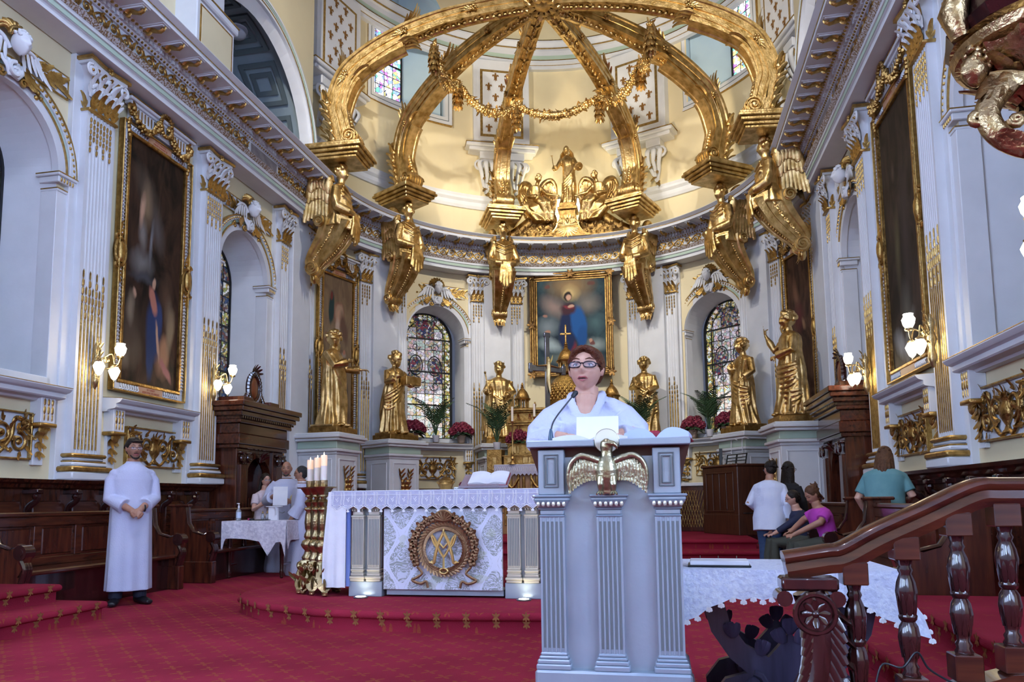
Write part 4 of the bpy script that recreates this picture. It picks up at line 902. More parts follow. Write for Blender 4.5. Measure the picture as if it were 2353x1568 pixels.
def big_frame(m,w,h,pm,lab):
    W,H=w/2,h/2; ps=[('canvas',mesh(B().box(-W+.2,W-.2,-.05,-.03,-H+.2,H-.2),pm,0))]
    for i,o_,y,mt in ((0,.05,-.13,FRMG),(.05,.10,-.10,GOLD2),(.10,.16,-.08,FRMG),(.16,.21,-.06,GOLD2)):
        f=B()
        for x0,x1,z0,z1 in ((-W+i,W-i,H-o_,H-i),(-W+i,W-i,-H+i,-H+o_),(-W+i,-W+o_,-H+o_,H-o_),(W-o_,W-i,-H+o_,H-o_)): f.box(x0,x1,y,0,z0,z1,.012)
        ps.append(('rail',mesh(f,mt,40)))
    f=B()
    for x,z in [(-W+.06,-H+.06),(W-.06,-H+.06),(-W+.06,H-.06),(W-.06,H-.06),(0,H-.05),(0,-H+.05),(-W+.05,0),(W-.05,0)]:
        for k in range(6): f.leaf((x,-.13,z),(cos(k*PI/3),-.1,sin(k*PI/3)),(0,-1,0),.13,.07,.3,4)
    ps.append(('~corner_leaves',mesh(f,FRMG))); return thing('framed_painting',lab,'painting',m,ps)
big_frame(FR('A',-1.3,.32,5.82),2.24,2.84,P_C,'central painting of a figure in blue mantle, wide gilt frame')
# ================================================================== SCONCES
SHADE=mat('lit_frosted_shade',(.95,.93,.9),.3,0,emit=(1,.93,.78),es=4.5)
def sconce(side,u,z,lab,o=.22,pw=9):
    m=FR(side,u,o,z); pl=B(); pl.lathe([(.01,-.34),(.03,-.3),(.05,-.22),(.03,-.1),(.06,.0),(.03,.1),(.05,.2),(.02,.26),(.01,.3)],10,(0,-.05,0))
    for k in range(4): pl.acan((0,-.07,.05+.06*k),(.4*(-1)**k,-.2,1),(0,-1,0),.14,.07,.3,1)
    ar=[];ps=[('backplate',mesh(pl,BRASS))]
    for x,y,zz,up in ((.12,-.32,.16,1),(-.14,-.22,-.06,0),(.14,-.22,-.08,0)):
        f=B(); f.tube(bez([(0,-.06,.02),(x*.4,-.14,-.06 if up else .1),(x*.8,y*.9,-.02 if up else .14),(x,y,zz+(-.06 if up else .07))],5),.011,7); f.tube(spiral(x*.55,.05,.05,1.4,0,1 if x>0 else -1,-.15,12),.009,6)
        f.lathe([(.02,-.03),(.045,-.02),(.05,.0),(.02,.02)],10,(x,y,zz+(-.05 if up else .07)))
        f.tube([(x,y,zz+.07),(x,y,zz-.13 if not up else zz-.06)],.004,6)
        if not up: f.ell((x,y,zz-.14),(.012,.012,.02),6)
        s=B(); s.lathe([(.035,-.045),(.06,.0),(.072,.06),(.05,.10),(.055,.125)] if up else [(.012,-.125),(.035,-.10),(.062,-.03),(.07,.0),(.04,.06)],24,(x,y,zz),6,.05)
        ps.append(('arm',mesh(f,BRASS),[('lamp_shade',mesh(s,SHADE))]))
    t=thing('wall_sconce',lab,'wall lamp',m,ps,'three light brass wall sconces')
    p=m@V((0,-.42,.02)); point('sconce_light',p,pw,(1,.80,.48),.09)
sconce('L',8.80,2.98,'brass three light sconce on the near left pilaster'); sconce('L',11.47,3.16,'brass three light sconce left of the dark wood portal, left wall')
sconce('R',8.95,2.92,'brass three light sconce on the near right pilaster'); sconce('R',11.75,3.0,'brass three light sconce beside the dark portal, right wall')
sconce('R',6.28,3.22,'lit glass sconce cut by the right edge of the picture',.1,4)
# ================================================================== PORTALS
def portal():
    f=B(); 
    for sx in (-1,1): f.box(sx*.42,sx*.80,-.5,.1,0,2.05,.01)
    f.box(-.8,.8,-.46,.1,1.98,2.3,.01)
    arc=[(-.42,1.98),(-.42,1.5)]+[(-.42*cos(PI*i/12),1.5+.42*sin(PI*i/12)) for i in range(1,12)]+[(.42,1.5),(.42,1.98)]
    f.prism(arc,-.46,-.30)
    body=mesh(f,WOOD,30)
    f=B(); f.box(-.42,.42,-.2,-.12,0,2.0); door=mesh(f,WOODD,0)
    f=B()
    for x in (-.2,.2):
        for z0,z1 in ((.15,.6),(.7,1.2)): f.box(x-.13,x+.13,-.23,-.2,z0,z1,.012)
    pan=mesh(f,WOOD,30)
    f=B()
    for sx in (-1,1):
        f.box(sx*.61-.13,sx*.61+.13,-.55,-.45,.0,.18,.01); f.box(sx*.61-.11,sx*.61+.11,-.54,-.45,.18,1.78,.012)
    cols=mesh(f,WOOD,30)
    f=B()
    for sx in (-1,1):
        for s2 in (-1,1): f.tube(spiral(sx*.61+s2*.11,1.88,.075,1.6,PI/2,s2,-.57,14),(.03,.025),6,(0,-1,0))
        f.box(sx*.61-.17,sx*.61+.17,-.58,-.4,1.95,2.0,.01)
        for k in range(3): f.acan((sx*.61-.07+.07*k,-.55,1.78),(0,-.1,1),(0,-1,0),.14,.06,.5,1)
    for k in range(5): f.acan((0,-.48,1.85),(sin((k-2)*.5),-.3,cos((k-2)*.5)),(0,-1,0),.2,.1,.5,1)
    cap=mesh(f,WOODD,50)
    f=B(); 
    for q,z0,z1 in ((.0,2.05,2.12),(.03,2.12,2.3),(.0,2.3,2.48),(.06,2.48,2.55),(.12,2.6,2.68),(.17,2.68,2.76),(.2,2.76,2.85)): f.box(-.84-q,.84+q,-.56-q,.1,z0,z1,.012)
    f.box(-.88,.88,-.62,.1,2.55,2.6)
    corn=mesh(f,WOODX,30)
    f=B()
    for i in range(26): x=-.88+i*1.76/25; f.box(x-.018,x+.018,-.66,-.6,2.555,2.595)
    den=mesh(f,WOODD,0)
    f=B()
    for sx in (-1,1): f.box(sx*.3,sx*.62,-.5,0,2.85,2.98,.01)
    f.box(-.3,.3,-.5,0,2.85,2.92,.01); blk=mesh(f,WOOD,30)
    f=B(); f.ell((0,-.32,3.2),(.13,.05,.21),16); med=mesh(f,wood('oval_wood',(.24,.07,.02),(.15,.04,.015),.3,.3))
    f=B(); f.tube([(.17*cos(a),-.31,3.2+.25*sin(a)) for a in [2*PI*i/24 for i in range(25)]],.05,7)
    for i in range(26):
        a=2*PI*i/26; f.ell((.2*cos(a),-.33,3.2+.28*sin(a)),(.05,.045,.05),6)
    for k in range(7): a=PI/2+(k-3)*.45; f.acan((0,-.32,3.46),(cos(a),-.2,sin(a)),(0,-1,0),.2,.09,.4,1)
    for sx in (-1,1):
        f.tube(spiral(sx*.22,2.99,.08,1.3,PI/2,-sx,-.33,12),(.035,.03),6,(0,-1,0))
        for k in range(4): f.ell((sx*(.2+.03*k),-.33,3.1-.04*k),.05,6)
    cre=mesh(f,WOODD,50)
    return [('body',body),('door',door,[('~door_panels',pan)]),('~side_pilasters',cols),('~carved_capitals',cap),('cornice',corn,[('~dentil_row',den)]),('pedestal',blk),('medallion',med,[('~carved_wreath',cre)])]
PRT=portal()
thing('wooden_portal','dark carved wood doorway with oval crest on left wall','doorway',FR('L',12.62,.02,0),PRT,'carved wooden portals')
thing('wooden_portal','dark carved wood doorway with oval crest on right wall','doorway',FR('R',13.0,.02,0),PRT,'carved wooden portals')
# ================================================================== WAINSCOT AND STALLS
def wainscot(side,a,c,lab):
    o=struct('baseboard_'+lab,mesh(sweep(B(),[(0,0),(.10,0),(.10,1.30),(.16,1.32),(.18,1.36),(.26,1.38),(.28,1.42),(0,1.42)],seg(side,a,c)),WOOD,20),'dark wood wainscot along the %s wall'%lab.replace('_end',' far end')+(' at %d degrees'%0 if 0 else ''))
    n=max(1,int(abs(c-a)/(.62 if side!='A' else 6.5)))
    pb=B(); pb.box(-.22,.22,-.03,.02,-.36,.36,.012); pm=mesh(pb,WOODX,30)
    bb=B(); bb.box(-.05,.05,-.22,.02,0,.06,.01); bb.tube(bez([(0,-.18,.0),(0,-.16,-.08),(0,-.05,-.16),(0,-.02,-.26)],4),(.045,.03),8); bb.ell((0,-.16,-.03),(.05,.05,.05),8); bm_=mesh(bb,WOODD,40)
    for i in range(n):
        u=a+(c-a)*(i+.5)/n
        ob('panel',pm,o,FR(side,u,.10,.80)); ob('bracket',bm_,o,FR(side,a+(c-a)*i/n,.10,1.24))
    return o
wainscot('L',3.0,11.7,'left'); wainscot('R',11.9,3.0,'right'); wainscot('L',13.5,13.9,'left_end'); wainscot('R',14.0,13.8,'right_end')
for a,c in ((-84,-64),(-51,-29),(-17,17),(29,51),(64,84)): wainscot('A',a,c,'apse')
def pew_end():
    p=[(.62,0),(-.02,0),(-.02,.36),(.0,.40),(-.06,.50),(-.09,.60),(-.06,.70),(.02,.72),(.06,.68),(.13,.66),(.26,.70),(.33,.80),(.36,.95),(.37,1.06),(.62,1.06)]
    b=B(RZm(PI/2)); b.prism(p,-.04,.04)
    b.m=None; b.box(-.055,.055,.33,.66,1.06,1.10,.012)
    # scroll roll on the arm and carved front
    g=B(); g.tube([(-.06,-.03,.64),(.06,-.03,.64)],.075,14); g.tube([(-.065,-.03,.64),(.065,-.03,.64)],.04,10)
    for k in range(3): g.tube(bez([(-.03+.03*k,-.03,.56),(-.03+.03*k,-.07,.48),(-.03+.03*k,-.05,.40),(-.03+.03*k,-.02,.30)],4),(.022,.03),6)
    g.tube([(0,.02,.71),(0,.10,.67),(0,.26,.71),(0,.345,.83),(0,.375,1.05)],(.048,.02),6,(0,-1,.3))
    b2=B(); b2.box(-.05,.05,-.05,.62,0,.30,.01); b2.box(-.056,.056,-.06,.0,0,.30,.008)
    return mesh(b,WOOD,30),mesh(g,WOODD,40),mesh(b2,WOOD,30)
PE=pew_end()
def pew(side,u0,u1,lab,hwf=4.10):
    L=abs(u1-u0); um=(u0+u1)/2; m=FR(side,um,HW-hwf,0); h=L/2; ps=[]
    for sx in (-1,1): ps.append(('end_panel',PE[0],M4.Translation((sx*h,0,0)),[('carved_scroll',PE[1]),('plinth',PE[2])]))
    b=B(); b.box(-h+.04,h-.04,-.02,.46,.40,.45,.015); ps.append(('seat',mesh(b,WOODX,30)))
    b=B(); b.box(-h+.04,h-.04,.10,.14,0,.40); ps.append(('kickboard',mesh(b,WOODD,0)))
    b=B(); b.box(-h+.04,h-.04,.46,.52,.45,1.0); b.box(-h+.04,h-.04,.42,.56,.98,1.03,.012)
    b.box(-h+.04,h-.04,.435,.47,.88,.98,.006); b.box(-h+.04,h-.04,.435,.47,.45,.54,.006)
    n=max(2,round(L/.62)); ps0=[]
    for i in range(n+1): x=-h+.06+(L-.12)*i/n; b.box(x-.05,x+.05,.435,.47,.54,.88,.006)
    for i in range(n):
        x=-h+.06+(L-.12)*(i+.5)/n; q=B(); q.box(x-(L-.12)/n/2+.075,x+(L-.12)/n/2-.075,.45,.47,.565,.855,.012); ps0.append(('back_panel',mesh(q,WOOD,30)))
    ps.append(('backrest',mesh(b,WOODX,30),ps0))
    return thing('wooden_pew',lab,'pew',m,ps,'dark wood choir pews')
pew('L',6.55,8.98,'dark wood pew behind the standing server'); pew('L',9.70,12.4,'dark wood pew behind the small white table')
pew('R',6.2,8.7,'dark wood pew beyond the stair railing, right front',3.98); pew('R',9.55,12.3,'dark wood pew with seated women on the right',3.98)
# ================================================================== GILDED FIGURES
def drape_body(b,s=1.,sway=.05,k=13,amp=.10,wide=1.,twist=.6,seed=0,z1=1.47,depth=1.):
    rnd=random.Random(seed); ph=[rnd.uniform(0,6.28) for _ in range(4)]
    prof=[(0,.27,.22),(.05,.275,.225),(.3,.245,.20),(.6,.225,.185),(.85,.215,.17),(1.0,.20,.155),(1.12,.18,.14),(1.25,.20,.145),(1.36,.215,.135),(1.43,.16,.105),(1.47,.085,.08)]
    rings=[]; n=56
    def lerp(z):
        for (a,c) in zip(prof,prof[1:]):
            if a[0]<=z<=c[0]: t=(z-a[0])/(c[0]-a[0]); return a[1]+(c[1]-a[1])*t,a[2]+(c[2]-a[2])*t
        return prof[-1][1:]
    m=26
    for i in range(m+1):
        z=z1*i/m; rx,ry=lerp(z); A=amp*(1-.75*z/z1)
        cx=sway*sin(PI*z/1.4); ring=[]
        for j in range(n):
            a=2*PI*j/n; tw=twist*z
            f=1+A*(.6*sin(k*(a+tw*.4)+ph[0])+.4*sin((k//2+1)*(a-tw)+ph[1]))+.04*sin(3*a+4*z+ph[2])
            ring.append((s*(cx+rx*wide*f*cos(a)),s*ry*wide*depth*f*sin(a),s*z))
        rings.append(ring)
    return b.loft(rings)
def sash(b,s,sway,p0,p1,turn,n=5,r=.03,wide=1.,rad0=1.02):
    "mantle folds winding from angle/height p0 to p1"
    for q in range(n):
        pts=[]
        for i in range(15):
            t=i/14; a=p0[0]+(p1[0]-p0[0])*t; z=p0[1]+(p1[1]-p0[1])*t-.06*q*sin(PI*t)**.6-.05*q*t+turn*sin(PI*t)*-.08
            rx=.215 if z>.6 else .24; pts.append((s*(sway*sin(PI*z/1.4)+rx*wide*rad0*cos(a)),s*.165*wide*rad0*sin(a),s*z))
        b.tube(pts,s*r*(1-.08*q),7)
def hand(b,p,d,up,s=1.,curl=.5):
    "palm at p pointing d, up = back of the hand"
    d=V(d).normalized(); up=V(up).normalized(); r=d.cross(up).normalized(); p=V(p)
    b.tube([p,p+d*.05*s,p+d*.085*s],[(.030*s,.016*s),(.040*s,.017*s),(.036*s,.014*s)],8,up)
    for i,(o,L) in enumerate(((-.027,.062),(-.009,.072),(.009,.068),(.027,.052))):
        q=p+d*.08*s+r*o*s; pts=[q]; a=0
        for k in range(3): a+=curl; q=q+(d*cos(a)-up*sin(a))*L*s/3; pts.append(q)
        b.tube(pts,[.0095*s,.009*s,.008*s,.0065*s],6)
    q=p+d*.025*s-r*.034*s; b.tube([q,q+(d*.6-r*.7-up*.2)*.03*s,q+(d*.95-r*.45-up*.4)*.055*s],[.011*s,.010*s,.008*s],6)
def arm(b,sh,el,ha,s=1.,r=(.068,.058,.085),bare=False,hd=None,up=(0,-1,0),curl=.5):
    sh,el,ha=V(sh),V(el),V(ha); w=el+(ha-el)*.85
    b.tube([sh,sh+(el-sh)*.5,el,el+(w-el)*.6,w],[r[0]*s,r[0]*.95*s,r[1]*s*1.05,(r[1]*s if bare else r[2]*.95*s),(.03*s if bare else r[2]*s)],9)
    b.tube([el,ha],[.04*s,.027*s],7); hand(b,ha,V(hd) if hd else (ha-el),up,s,curl)
def hair_blobs(b,c,s,rnd,n=26,r=.034,front=False,back=.03):
    c=V(c)
    for i in range(n):
        a=rnd.uniform(-PI,PI); e=rnd.uniform(.0,PI/2)
        d=V((sin(a)*cos(e)*.074,-cos(a)*cos(e)*.094,sin(e)*.115))
        if d.y<-.045 and d.z<.06: continue
        b.ell(c+d*s*1.10+V((0,.01*s,.008*s)),r*1.15*s,6)
    b.ell(c+V((0,.025*s,.02*s)),(.078*s,.088*s,.105*s),12)
def beard(b,c,s,rnd,L=.12,n=14):
    for i in range(n):
        x=rnd.uniform(-.05,.05); b.tube([V(c)+V((x,-.075,-.075-abs(x)*.2))*s,V(c)+V((x*.8,-.085,-.12))*s,V(c)+V((x*.5,-.08,-.10-L*rnd.uniform(.5,1)))*s],[.02*s,.018*s,.006*s],6)
def head(b,c,s,tz=0,tx=0,n=16):
    face_surf(b,M4.Translation(c)@RZm(tz)@RXm(tx),s,n)
def statue(kind,H=1.95):
    s=H/1.76; b=B(); rnd=random.Random(kind*7+3); sw=(.05,-.05,.02,.04,-.05,.05)[kind]
    drape_body(b,s,sw,12+kind%3,.17,1.0+(.12 if kind in(2,5) else 0),.7*(-1)**kind,kind)
    top=1.47*s; hc=V((sw*.1*s,-.02*s,1.63*s)); sh=lambda sx:V((sx*.175*s+0,0,1.38*s)); S=lambda x,y,z:V((x*s,y*s,z*s))
    b.tube([(0,0,1.42*s),(0,-.01*s,1.56*s)],[.075*s,.055*s],10)
    tz,tx=((-.9,-.25),(.35,.4),(.0,.15),(.45,.0),(-.1,-.1),(.3,.0))[kind]
    hc=hc+V((0,-.01,.03*s)); head(b,hc,s*1.28,tz,tx,26); hair_blobs(b,hc,s*1.28,rnd,34)
    if kind==0:
        beard(b,hc+V((.03*s,.02*s,0)),s,rnd,.16); sash(b,s,sw,(-2.6,1.36),(.4,.75),1,6,.035)
        arm(b,sh(1),S(.24,-.12,1.12),S(.34,-.36,1.12),s,up=(0,0,1),hd=(.5,-1,0)); arm(b,sh(-1),S(-.2,-.16,1.12),S(.02,-.28,1.22),s); sash(b,s,sw,(-1.2,.95),(1.2,.3),1,4,.03)
    elif kind==1:
        beard(b,hc,s,rnd,.10); sash(b,s,sw,(-.4,1.36),(-2.9,.8),1,5,.035)
        arm(b,sh(1),S(.26,-.14,1.15),S(.16,-.30,1.08),s); arm(b,sh(-1),S(-.26,-.10,1.12),S(-.16,-.26,1.20),s)
        b.box(.0*s,.36*s,-.36*s,-.16*s,1.06*s,1.26*s,.01)
        b.tube([S(-.12,-.26,.9),S(-.2,-.28,1.3),S(-.28,-.26,1.62)],.014*s,6)
        for k in range(8): z=1.2+.055*k; b.leaf(S(-.17-.012*k,-.28,z),(-.6 if k%2 else .3,-.3,1),(0,-1,0),.15*s,.04*s,.2)
    elif kind==2:
        for k in range(9):
            a=2*PI*k/9; b.leaf(hc+V((.082*cos(a),.088*sin(a),.06))*s,(.25*cos(a),.25*sin(a),1),(cos(a),sin(a),0),.15*s,.045*s,.15)
        b.tube([hc+V((.088*cos(a),.096*sin(a),.065))*s for a in [2*PI*i/18 for i in range(19)]],.018*s,6)
        sash(b,s,sw,(-.2,1.38),(-.1,.1),0,2,.04,1.15); sash(b,s,sw,(PI+.2,1.38),(PI+.1,.1),0,2,.04,1.15)
        arm(b,sh(-1),S(-.30,-.10,1.12),S(-.26,-.28,1.05),s); arm(b,sh(1),S(.28,-.12,1.10),S(.10,-.26,1.0),s)
        b.tube([S(-.22,-.30,.55),S(-.27,-.30,1.1),S(-.33,-.28,1.5)],.016*s,7); b.ell(S(-.335,-.28,1.53),.03*s,8)
        sash(b,s,sw,(-2.2,1.0),(-.8,.95),1,4,.03)
        for sx in (-1,1): b.loft([[S(sx*(.19+.10*t),.10,1.40-1.2*t),S(sx*(.24+.15*t),-.02,1.38-1.2*t),S(sx*(.20+.12*t),-.08,1.36-1.2*t)] for t in [i/6 for i in range(7)]])
    elif kind==3:
        sash(b,s,sw,(-2.9,1.38),(-.2,.85),1,7,.035); sash(b,s,sw,(-.3,1.38),(-1.0,.5),0,4,.035)
        arm(b,sh(-1),S(-.25,-.08,1.12),S(.0,-.24,1.18),s); arm(b,sh(1),S(.27,-.05,1.10),S(.12,-.24,.98),s)
        b.tube([S(.05,-.22,.9),S(.08,-.26,.1)],.018*s,6)
    elif kind==4:
        arm(b,sh(-1),S(-.30,-.04,1.16),S(-.06,-.22,1.26),s,up=(0,-1,0)); arm(b,sh(1),S(.28,-.04,1.10),S(.20,-.22,.95),s)
        sash(b,s,sw,(-2.8,1.15),(-.3,.75),1,6,.035)
        b.tube([S(.16,-.25,.78),S(.2,-.27,1.1),S(.27,-.26,1.45)],.013*s,6)
        for k in range(12):
            z=.95+.045*k
            for q in (-1,1): b.leaf(S(.18+.012*k*.8,-.27,z),(q*.55,-.15,1),(0,-1,0),.14*s,.03*s,.2,4)
    else:
        beard(b,hc,s,rnd,.12); sash(b,s,sw,(-3.0,.95),(.1,.85),1,8,.045,1.1); sash(b,s,sw,(-3.0,.55),(.2,.4),1,4,.035,1.1)
        arm(b,sh(-1),S(-.30,-.14,1.20),S(-.36,-.26,1.50),s,bare=True,hd=(0,0,1)); arm(b,sh(1),S(.27,-.05,1.10),S(.05,-.24,1.02),s)
        b.leaf(S(-.36,-.28,1.52),(.3,-.1,1),(0,-1,0),.16*s,.06*s,.1); b.leaf(S(-.30,-.28,1.42),(.7,-.1,1),(0,-1,0),.22*s,.05*s,.1)
    for sx in (-1,1): b.ell(S(sx*.09,-.20,.03),(.05*s,.11*s,.04*s),10)
    b.box(-.30*s,.30*s,-.22*s,.22*s,-.03,.03,.01)
    return remesh(b,GOLD,.011,1)
STL=['bearded gilded saint with outstretched hands, leftmost statue','gilded saint holding a small casket and palm, left of the left window','crowned gilded king with sceptre behind a palm plant','gilded youth in crossed mantle, right of the reader','gilded saint with hand on chest and palm branch','bearded gilded saint raising one hand, rightmost statue']
STA=[-84,-58.6,-24,22.3,58.3,83.5]
def pedestal():
    f=B(); f.box(-.50,.50,-.46,.5,0,.14,.01); f.box(-.44,.44,-.40,.5,.14,2.08,.01)
    for q,z0,z1 in ((.0,2.08,2.14),(.05,2.14,2.20),(.10,2.36,2.42),(.14,2.42,2.48),(.10,2.48,2.53)): f.box(-.46-q,.46+q,-.42-q,.5,z0,z1,.012)
    body=mesh(f,WHITE,30); f=B(); f.box(-.47,.47,-.43,.5,2.2,2.36,.01); gr=mesh(f,GREEN,30)
    f=B(); f.box(-.485,.485,-.445,.5,2.19,2.205,.004); f.box(-.575,.575,-.535,.5,2.415,2.43,.004); gl=mesh(f,GILT,30)
    f=B(); 
    for x0,x1,z0,z1 in ((-.34,.34,.55,.58),(-.34,.34,1.97,2.0),(-.34,-.31,.58,1.97),(.31,.34,.58,1.97)): f.box(x0,x1,-.42,-.39,z0,z1,.006)
    for x0,x1,z0,z1 in ((-.30,.30,.55,.58),(-.30,.30,1.97,2.0),(-.30,-.27,.58,1.97),(.27,.30,.58,1.97)):
        for sx in (-1,1): f.box(sx*.43,sx*.455,x0,x1,z0,z1,.006)
    pf=mesh(f,WHITE,30)
    f=B()
    for sx in (-1,1):
        f.tube(bez([(sx*.05,-.42,.9),(sx*.13,-.42,1.2),(sx*.10,-.42,1.5),(sx*.17,-.42,1.85)],5),.012,6)
        for k in range(9):
            z=.95+.1*k; x=sx*(.09+.04*sin(k))
            for q in (-1,1): f.leaf((x,-.425,z),(q*.7,-.2,.9),(0,-1,0),.15,.05,.3,4)
            if 3<k<7: f.ell((x,-.44,z),(.06,.03,.06),7)
    return [('block',body),('~panel_frame',pf),('green_frieze',gr),('~gilt_line',gl),('~gilded_branches',mesh(f,GOLD,60))]
PED=pedestal()
for k in range(6):
    big=1.12 if k in(0,5) else 1.0
    m=FR('A',STA[k],.78,0); thing('statue_pedestal','white paneled pedestal with gilded branches under the '+['bearded leftmost statue','statue holding a casket','crowned king statue','youth statue','palm bearing statue','rightmost statue'][k],'pedestal',m,PED,'statue pedestals')
    f=B(); f.box(-.42,.42,-.38,.30,0,.13,.008)
    thing('gilded_statue',STL[k],'statue',FR('A',STA[k],.80,2.53),[('plinth',mesh(f,GOLD2,30)),('figure',statue(k,2.0 if k in (0,5) else 1.9),M4.Translation((0,0,.16))@S3(1.18,1.12,1))],'gilded saints of the apse')
# ================================================================== CARYATIDS
def feather_wing(L=1.05,sg=1):
    b=B()
    b.tube(bez([(0,0,0),(sg*.05,.06,.24),(sg*.18,.12,.36),(sg*.32,.16,.26),(sg*.40,.2,.04)],6),lambda t:(.085*(1-.4*t),.06),8,(0,-1,0))
    for row,(n,l,w,y) in enumerate(((7,1.0,.16,.05),(6,.58,.18,-.01),(6,.34,.19,-.06))):
        for i in range(n):
            t=(i+.5)/n; x=sg*(.02+.36*t); z=.30*sin(PI*(.12+.70*t))-.04*row; a=-PI/2+sg*(-.02+.16*t)
            b.leaf((x,.05+.14*t+y-.02,z),(cos(a),.14,sin(a)),(0,-1,0),L*l*(1-.12*abs(t-.8)),w,-.06,6,.5)
    return b
def caryatid():
    b=B(); rnd=random.Random(5); y0=-1.10
    rings=[]
    for z,rx,ry,cy in ((7.28,.27,.24,.02),(7.42,.25,.22,0),(7.56,.20,.16,0),(7.70,.23,.17,0),(7.84,.25,.15,.01),(7.93,.17,.12,.02),(7.97,.08,.08,.02)):
        rings.append([(rx*(1+.035*sin(9*a))*cos(a),y0+cy+ry*(1+.03*sin(11*a+z*9))*sin(a),z) for a in [2*PI*j/40 for j in range(40)]])
    b.loft(rings); b.tube([(0,y0+.01,7.92),(0,y0-.01,8.04)],[.07,.058],10)
    hc=V((0,y0-.02,8.13)); head(b,hc,1.08,0,.05); hair_blobs(b,hc,1.1,rnd,44,.03)
    for sx in (-1,1):
        b.tube([(sx*.2,y0,7.86),(sx*.29,y0-.02,7.66),(sx*.31,y0-.06,7.54),(sx*.20,y0-.22,7.47),(sx*.08,y0-.27,7.46)],[.085,.08,.075,.065,.045],9)
    for k in range(4): b.tube([(-.26,y0-.03,7.42-.035*k),(-.12,y0-.24,7.36-.05*k),(.12,y0-.24,7.36-.05*k),(.26,y0-.03,7.42-.035*k)],.026,7)
    for k in range(9):
        x=-.13+.0325*k; b.tube([(x*.7,y0-.26,7.5),(x,y0-.285,7.3),(x*1.15,y0-.25-.02*(k%2),6.98+.03*abs(k-4))],[.02,.026,.03],6)
    for k in range(3): b.tube([(-.2+.0*k,y0-.12,7.88-.07*k),(0,y0-.17,7.80-.07*k),(.2,y0-.12,7.88-.07*k)],.018,6)
    b.v=[(x*(1.12+.22*min(1,max(0,(z-7.95)/.05))),y0+(y-y0)*1.3,8.30-(8.30-z)*1.40) for x,y,z in b.v]
    bust=remesh(b,GOLD,.0165,1)
    # console
    C=bez([(0,-1.08,7.02),(0,-1.03,6.86),(0,-.90,6.62),(0,-.73,6.40),(0,-.58,6.22),(0,-.50,6.06)],5); c=B(); rings=[]; n=len(C)
    for i,p in enumerate(C):
        t=i/(n-1); w=.29-.15*t; h=.34-.19*t; tg=(C[min(i+1,n-1)]-C[max(i-1,0)]).normalized(); nn=V((0,tg.z,-tg.y))
        q=lambda x,y_:p+V((x,0,0))+nn*y_
        rings.append([q(-w,-h),q(-w,-h*.55),q(-w*.86,-h*.45),q(-w*.86,h*.45),q(-w,h*.55),q(-w,h),q(-w*.55,h),q(-w*.5,h*.93),q(w*.5,h*.93),q(w*.55,h),q(w,h),q(w,h*.55),q(w*.86,h*.45),q(w*.86,-h*.45),q(w,-h*.55),q(w,-h)])
    c.loft(rings)
    c.tube([(-.17,-.52,6.02),(.17,-.52,6.02)],.14,16); 
    for x in (-.1,0,.1): c.tube([(x-.02,-.52,6.02),(x+.02,-.52,6.02)],.155,16)
    for sx in (-1,1):
        c.tube([(sx*.17+sx*.01,y,z) for _,y,z in [(0,-.52+.13*(1-i/26)*cos(i*.5),6.02+.13*(1-i/26)*sin(i*.5)) for i in range(24)]],.018,6)
        c.tube([(sx*.28,-.74+.12*(1-i/26)*cos(i*.5),6.98+.12*(1-i/26)*sin(i*.5)) for i in range(24)],(.03,.028),6); c.tube([(sx*.18,-.74,6.98),(sx*.28,-.74,6.98)],.12,14)
    con=mesh(c,GOLD,40)
    o=B()
    for i in range(2,n-2):
        p=C[i]; t=i/(n-1); w=.29-.15*t; tg=(C[i+1]-C[i-1]).normalized(); nn=V((0,tg.z,-tg.y))
        for sx in (-1,1):
            o.ell(p+V((sx*w*.88,0,0)),(.025,.035*(1-t*.5),.035*(1-t*.5)),6)
            if i%3==0: o.acan(p+V((sx*w*.88,0,0)),tg,(sx,0,0),.16*(1-.5*t),.08,.3,1)
        o.ell(p-nn*(.34-.19*t),(.03,.02,.03),6); o.ell(p+nn*(.34-.19*t)*.95,(.05,.03,.04),6)
    pd=B()
    for x in (-.1,-.04,.04,.1): pd.acan((x,-.50-.04*(abs(x)<.05),5.96),(x*.8,-.12,-1),(0,-1,0),.28,.1,.25,2)
    for k in range(5): pd.acan((-.1+.05*k,-.62,6.42),(0,-.5,.3-.8),(0,-1,.3),.3,.1,-.5,1)
    pd.ell((0,-.5,5.84),(.1,.08,.13),10)
    W=[mesh(feather_wing(1.05,sx),GOLD,60) for sx in (-1,1)]
    return [('figure',bust),('console',con,[('~relief_ornament',mesh(o,GOLD,60))]),('~pendant_leaves',mesh(pd,GOLD,60)),('wing',W[0],M4.Translation((-.22,-.98,7.82))@RZm(-.95)),('wing',W[1],M4.Translation((.22,-.98,7.82))@RZm(.95))]
CAR=caryatid()
cl=['far left','second from left','third from left, beside the central painting','fourth from left, beside the central painting','second from right','far right']
for i,a in enumerate(PIER):
    thing('caryatid_angel','gilded winged angel bust on scrolled console, '+cl[i],'sculpture',FR('A',a,.0,0)@M4.Translation((0,-.04,0)),CAR,'gilded caryatid angels')
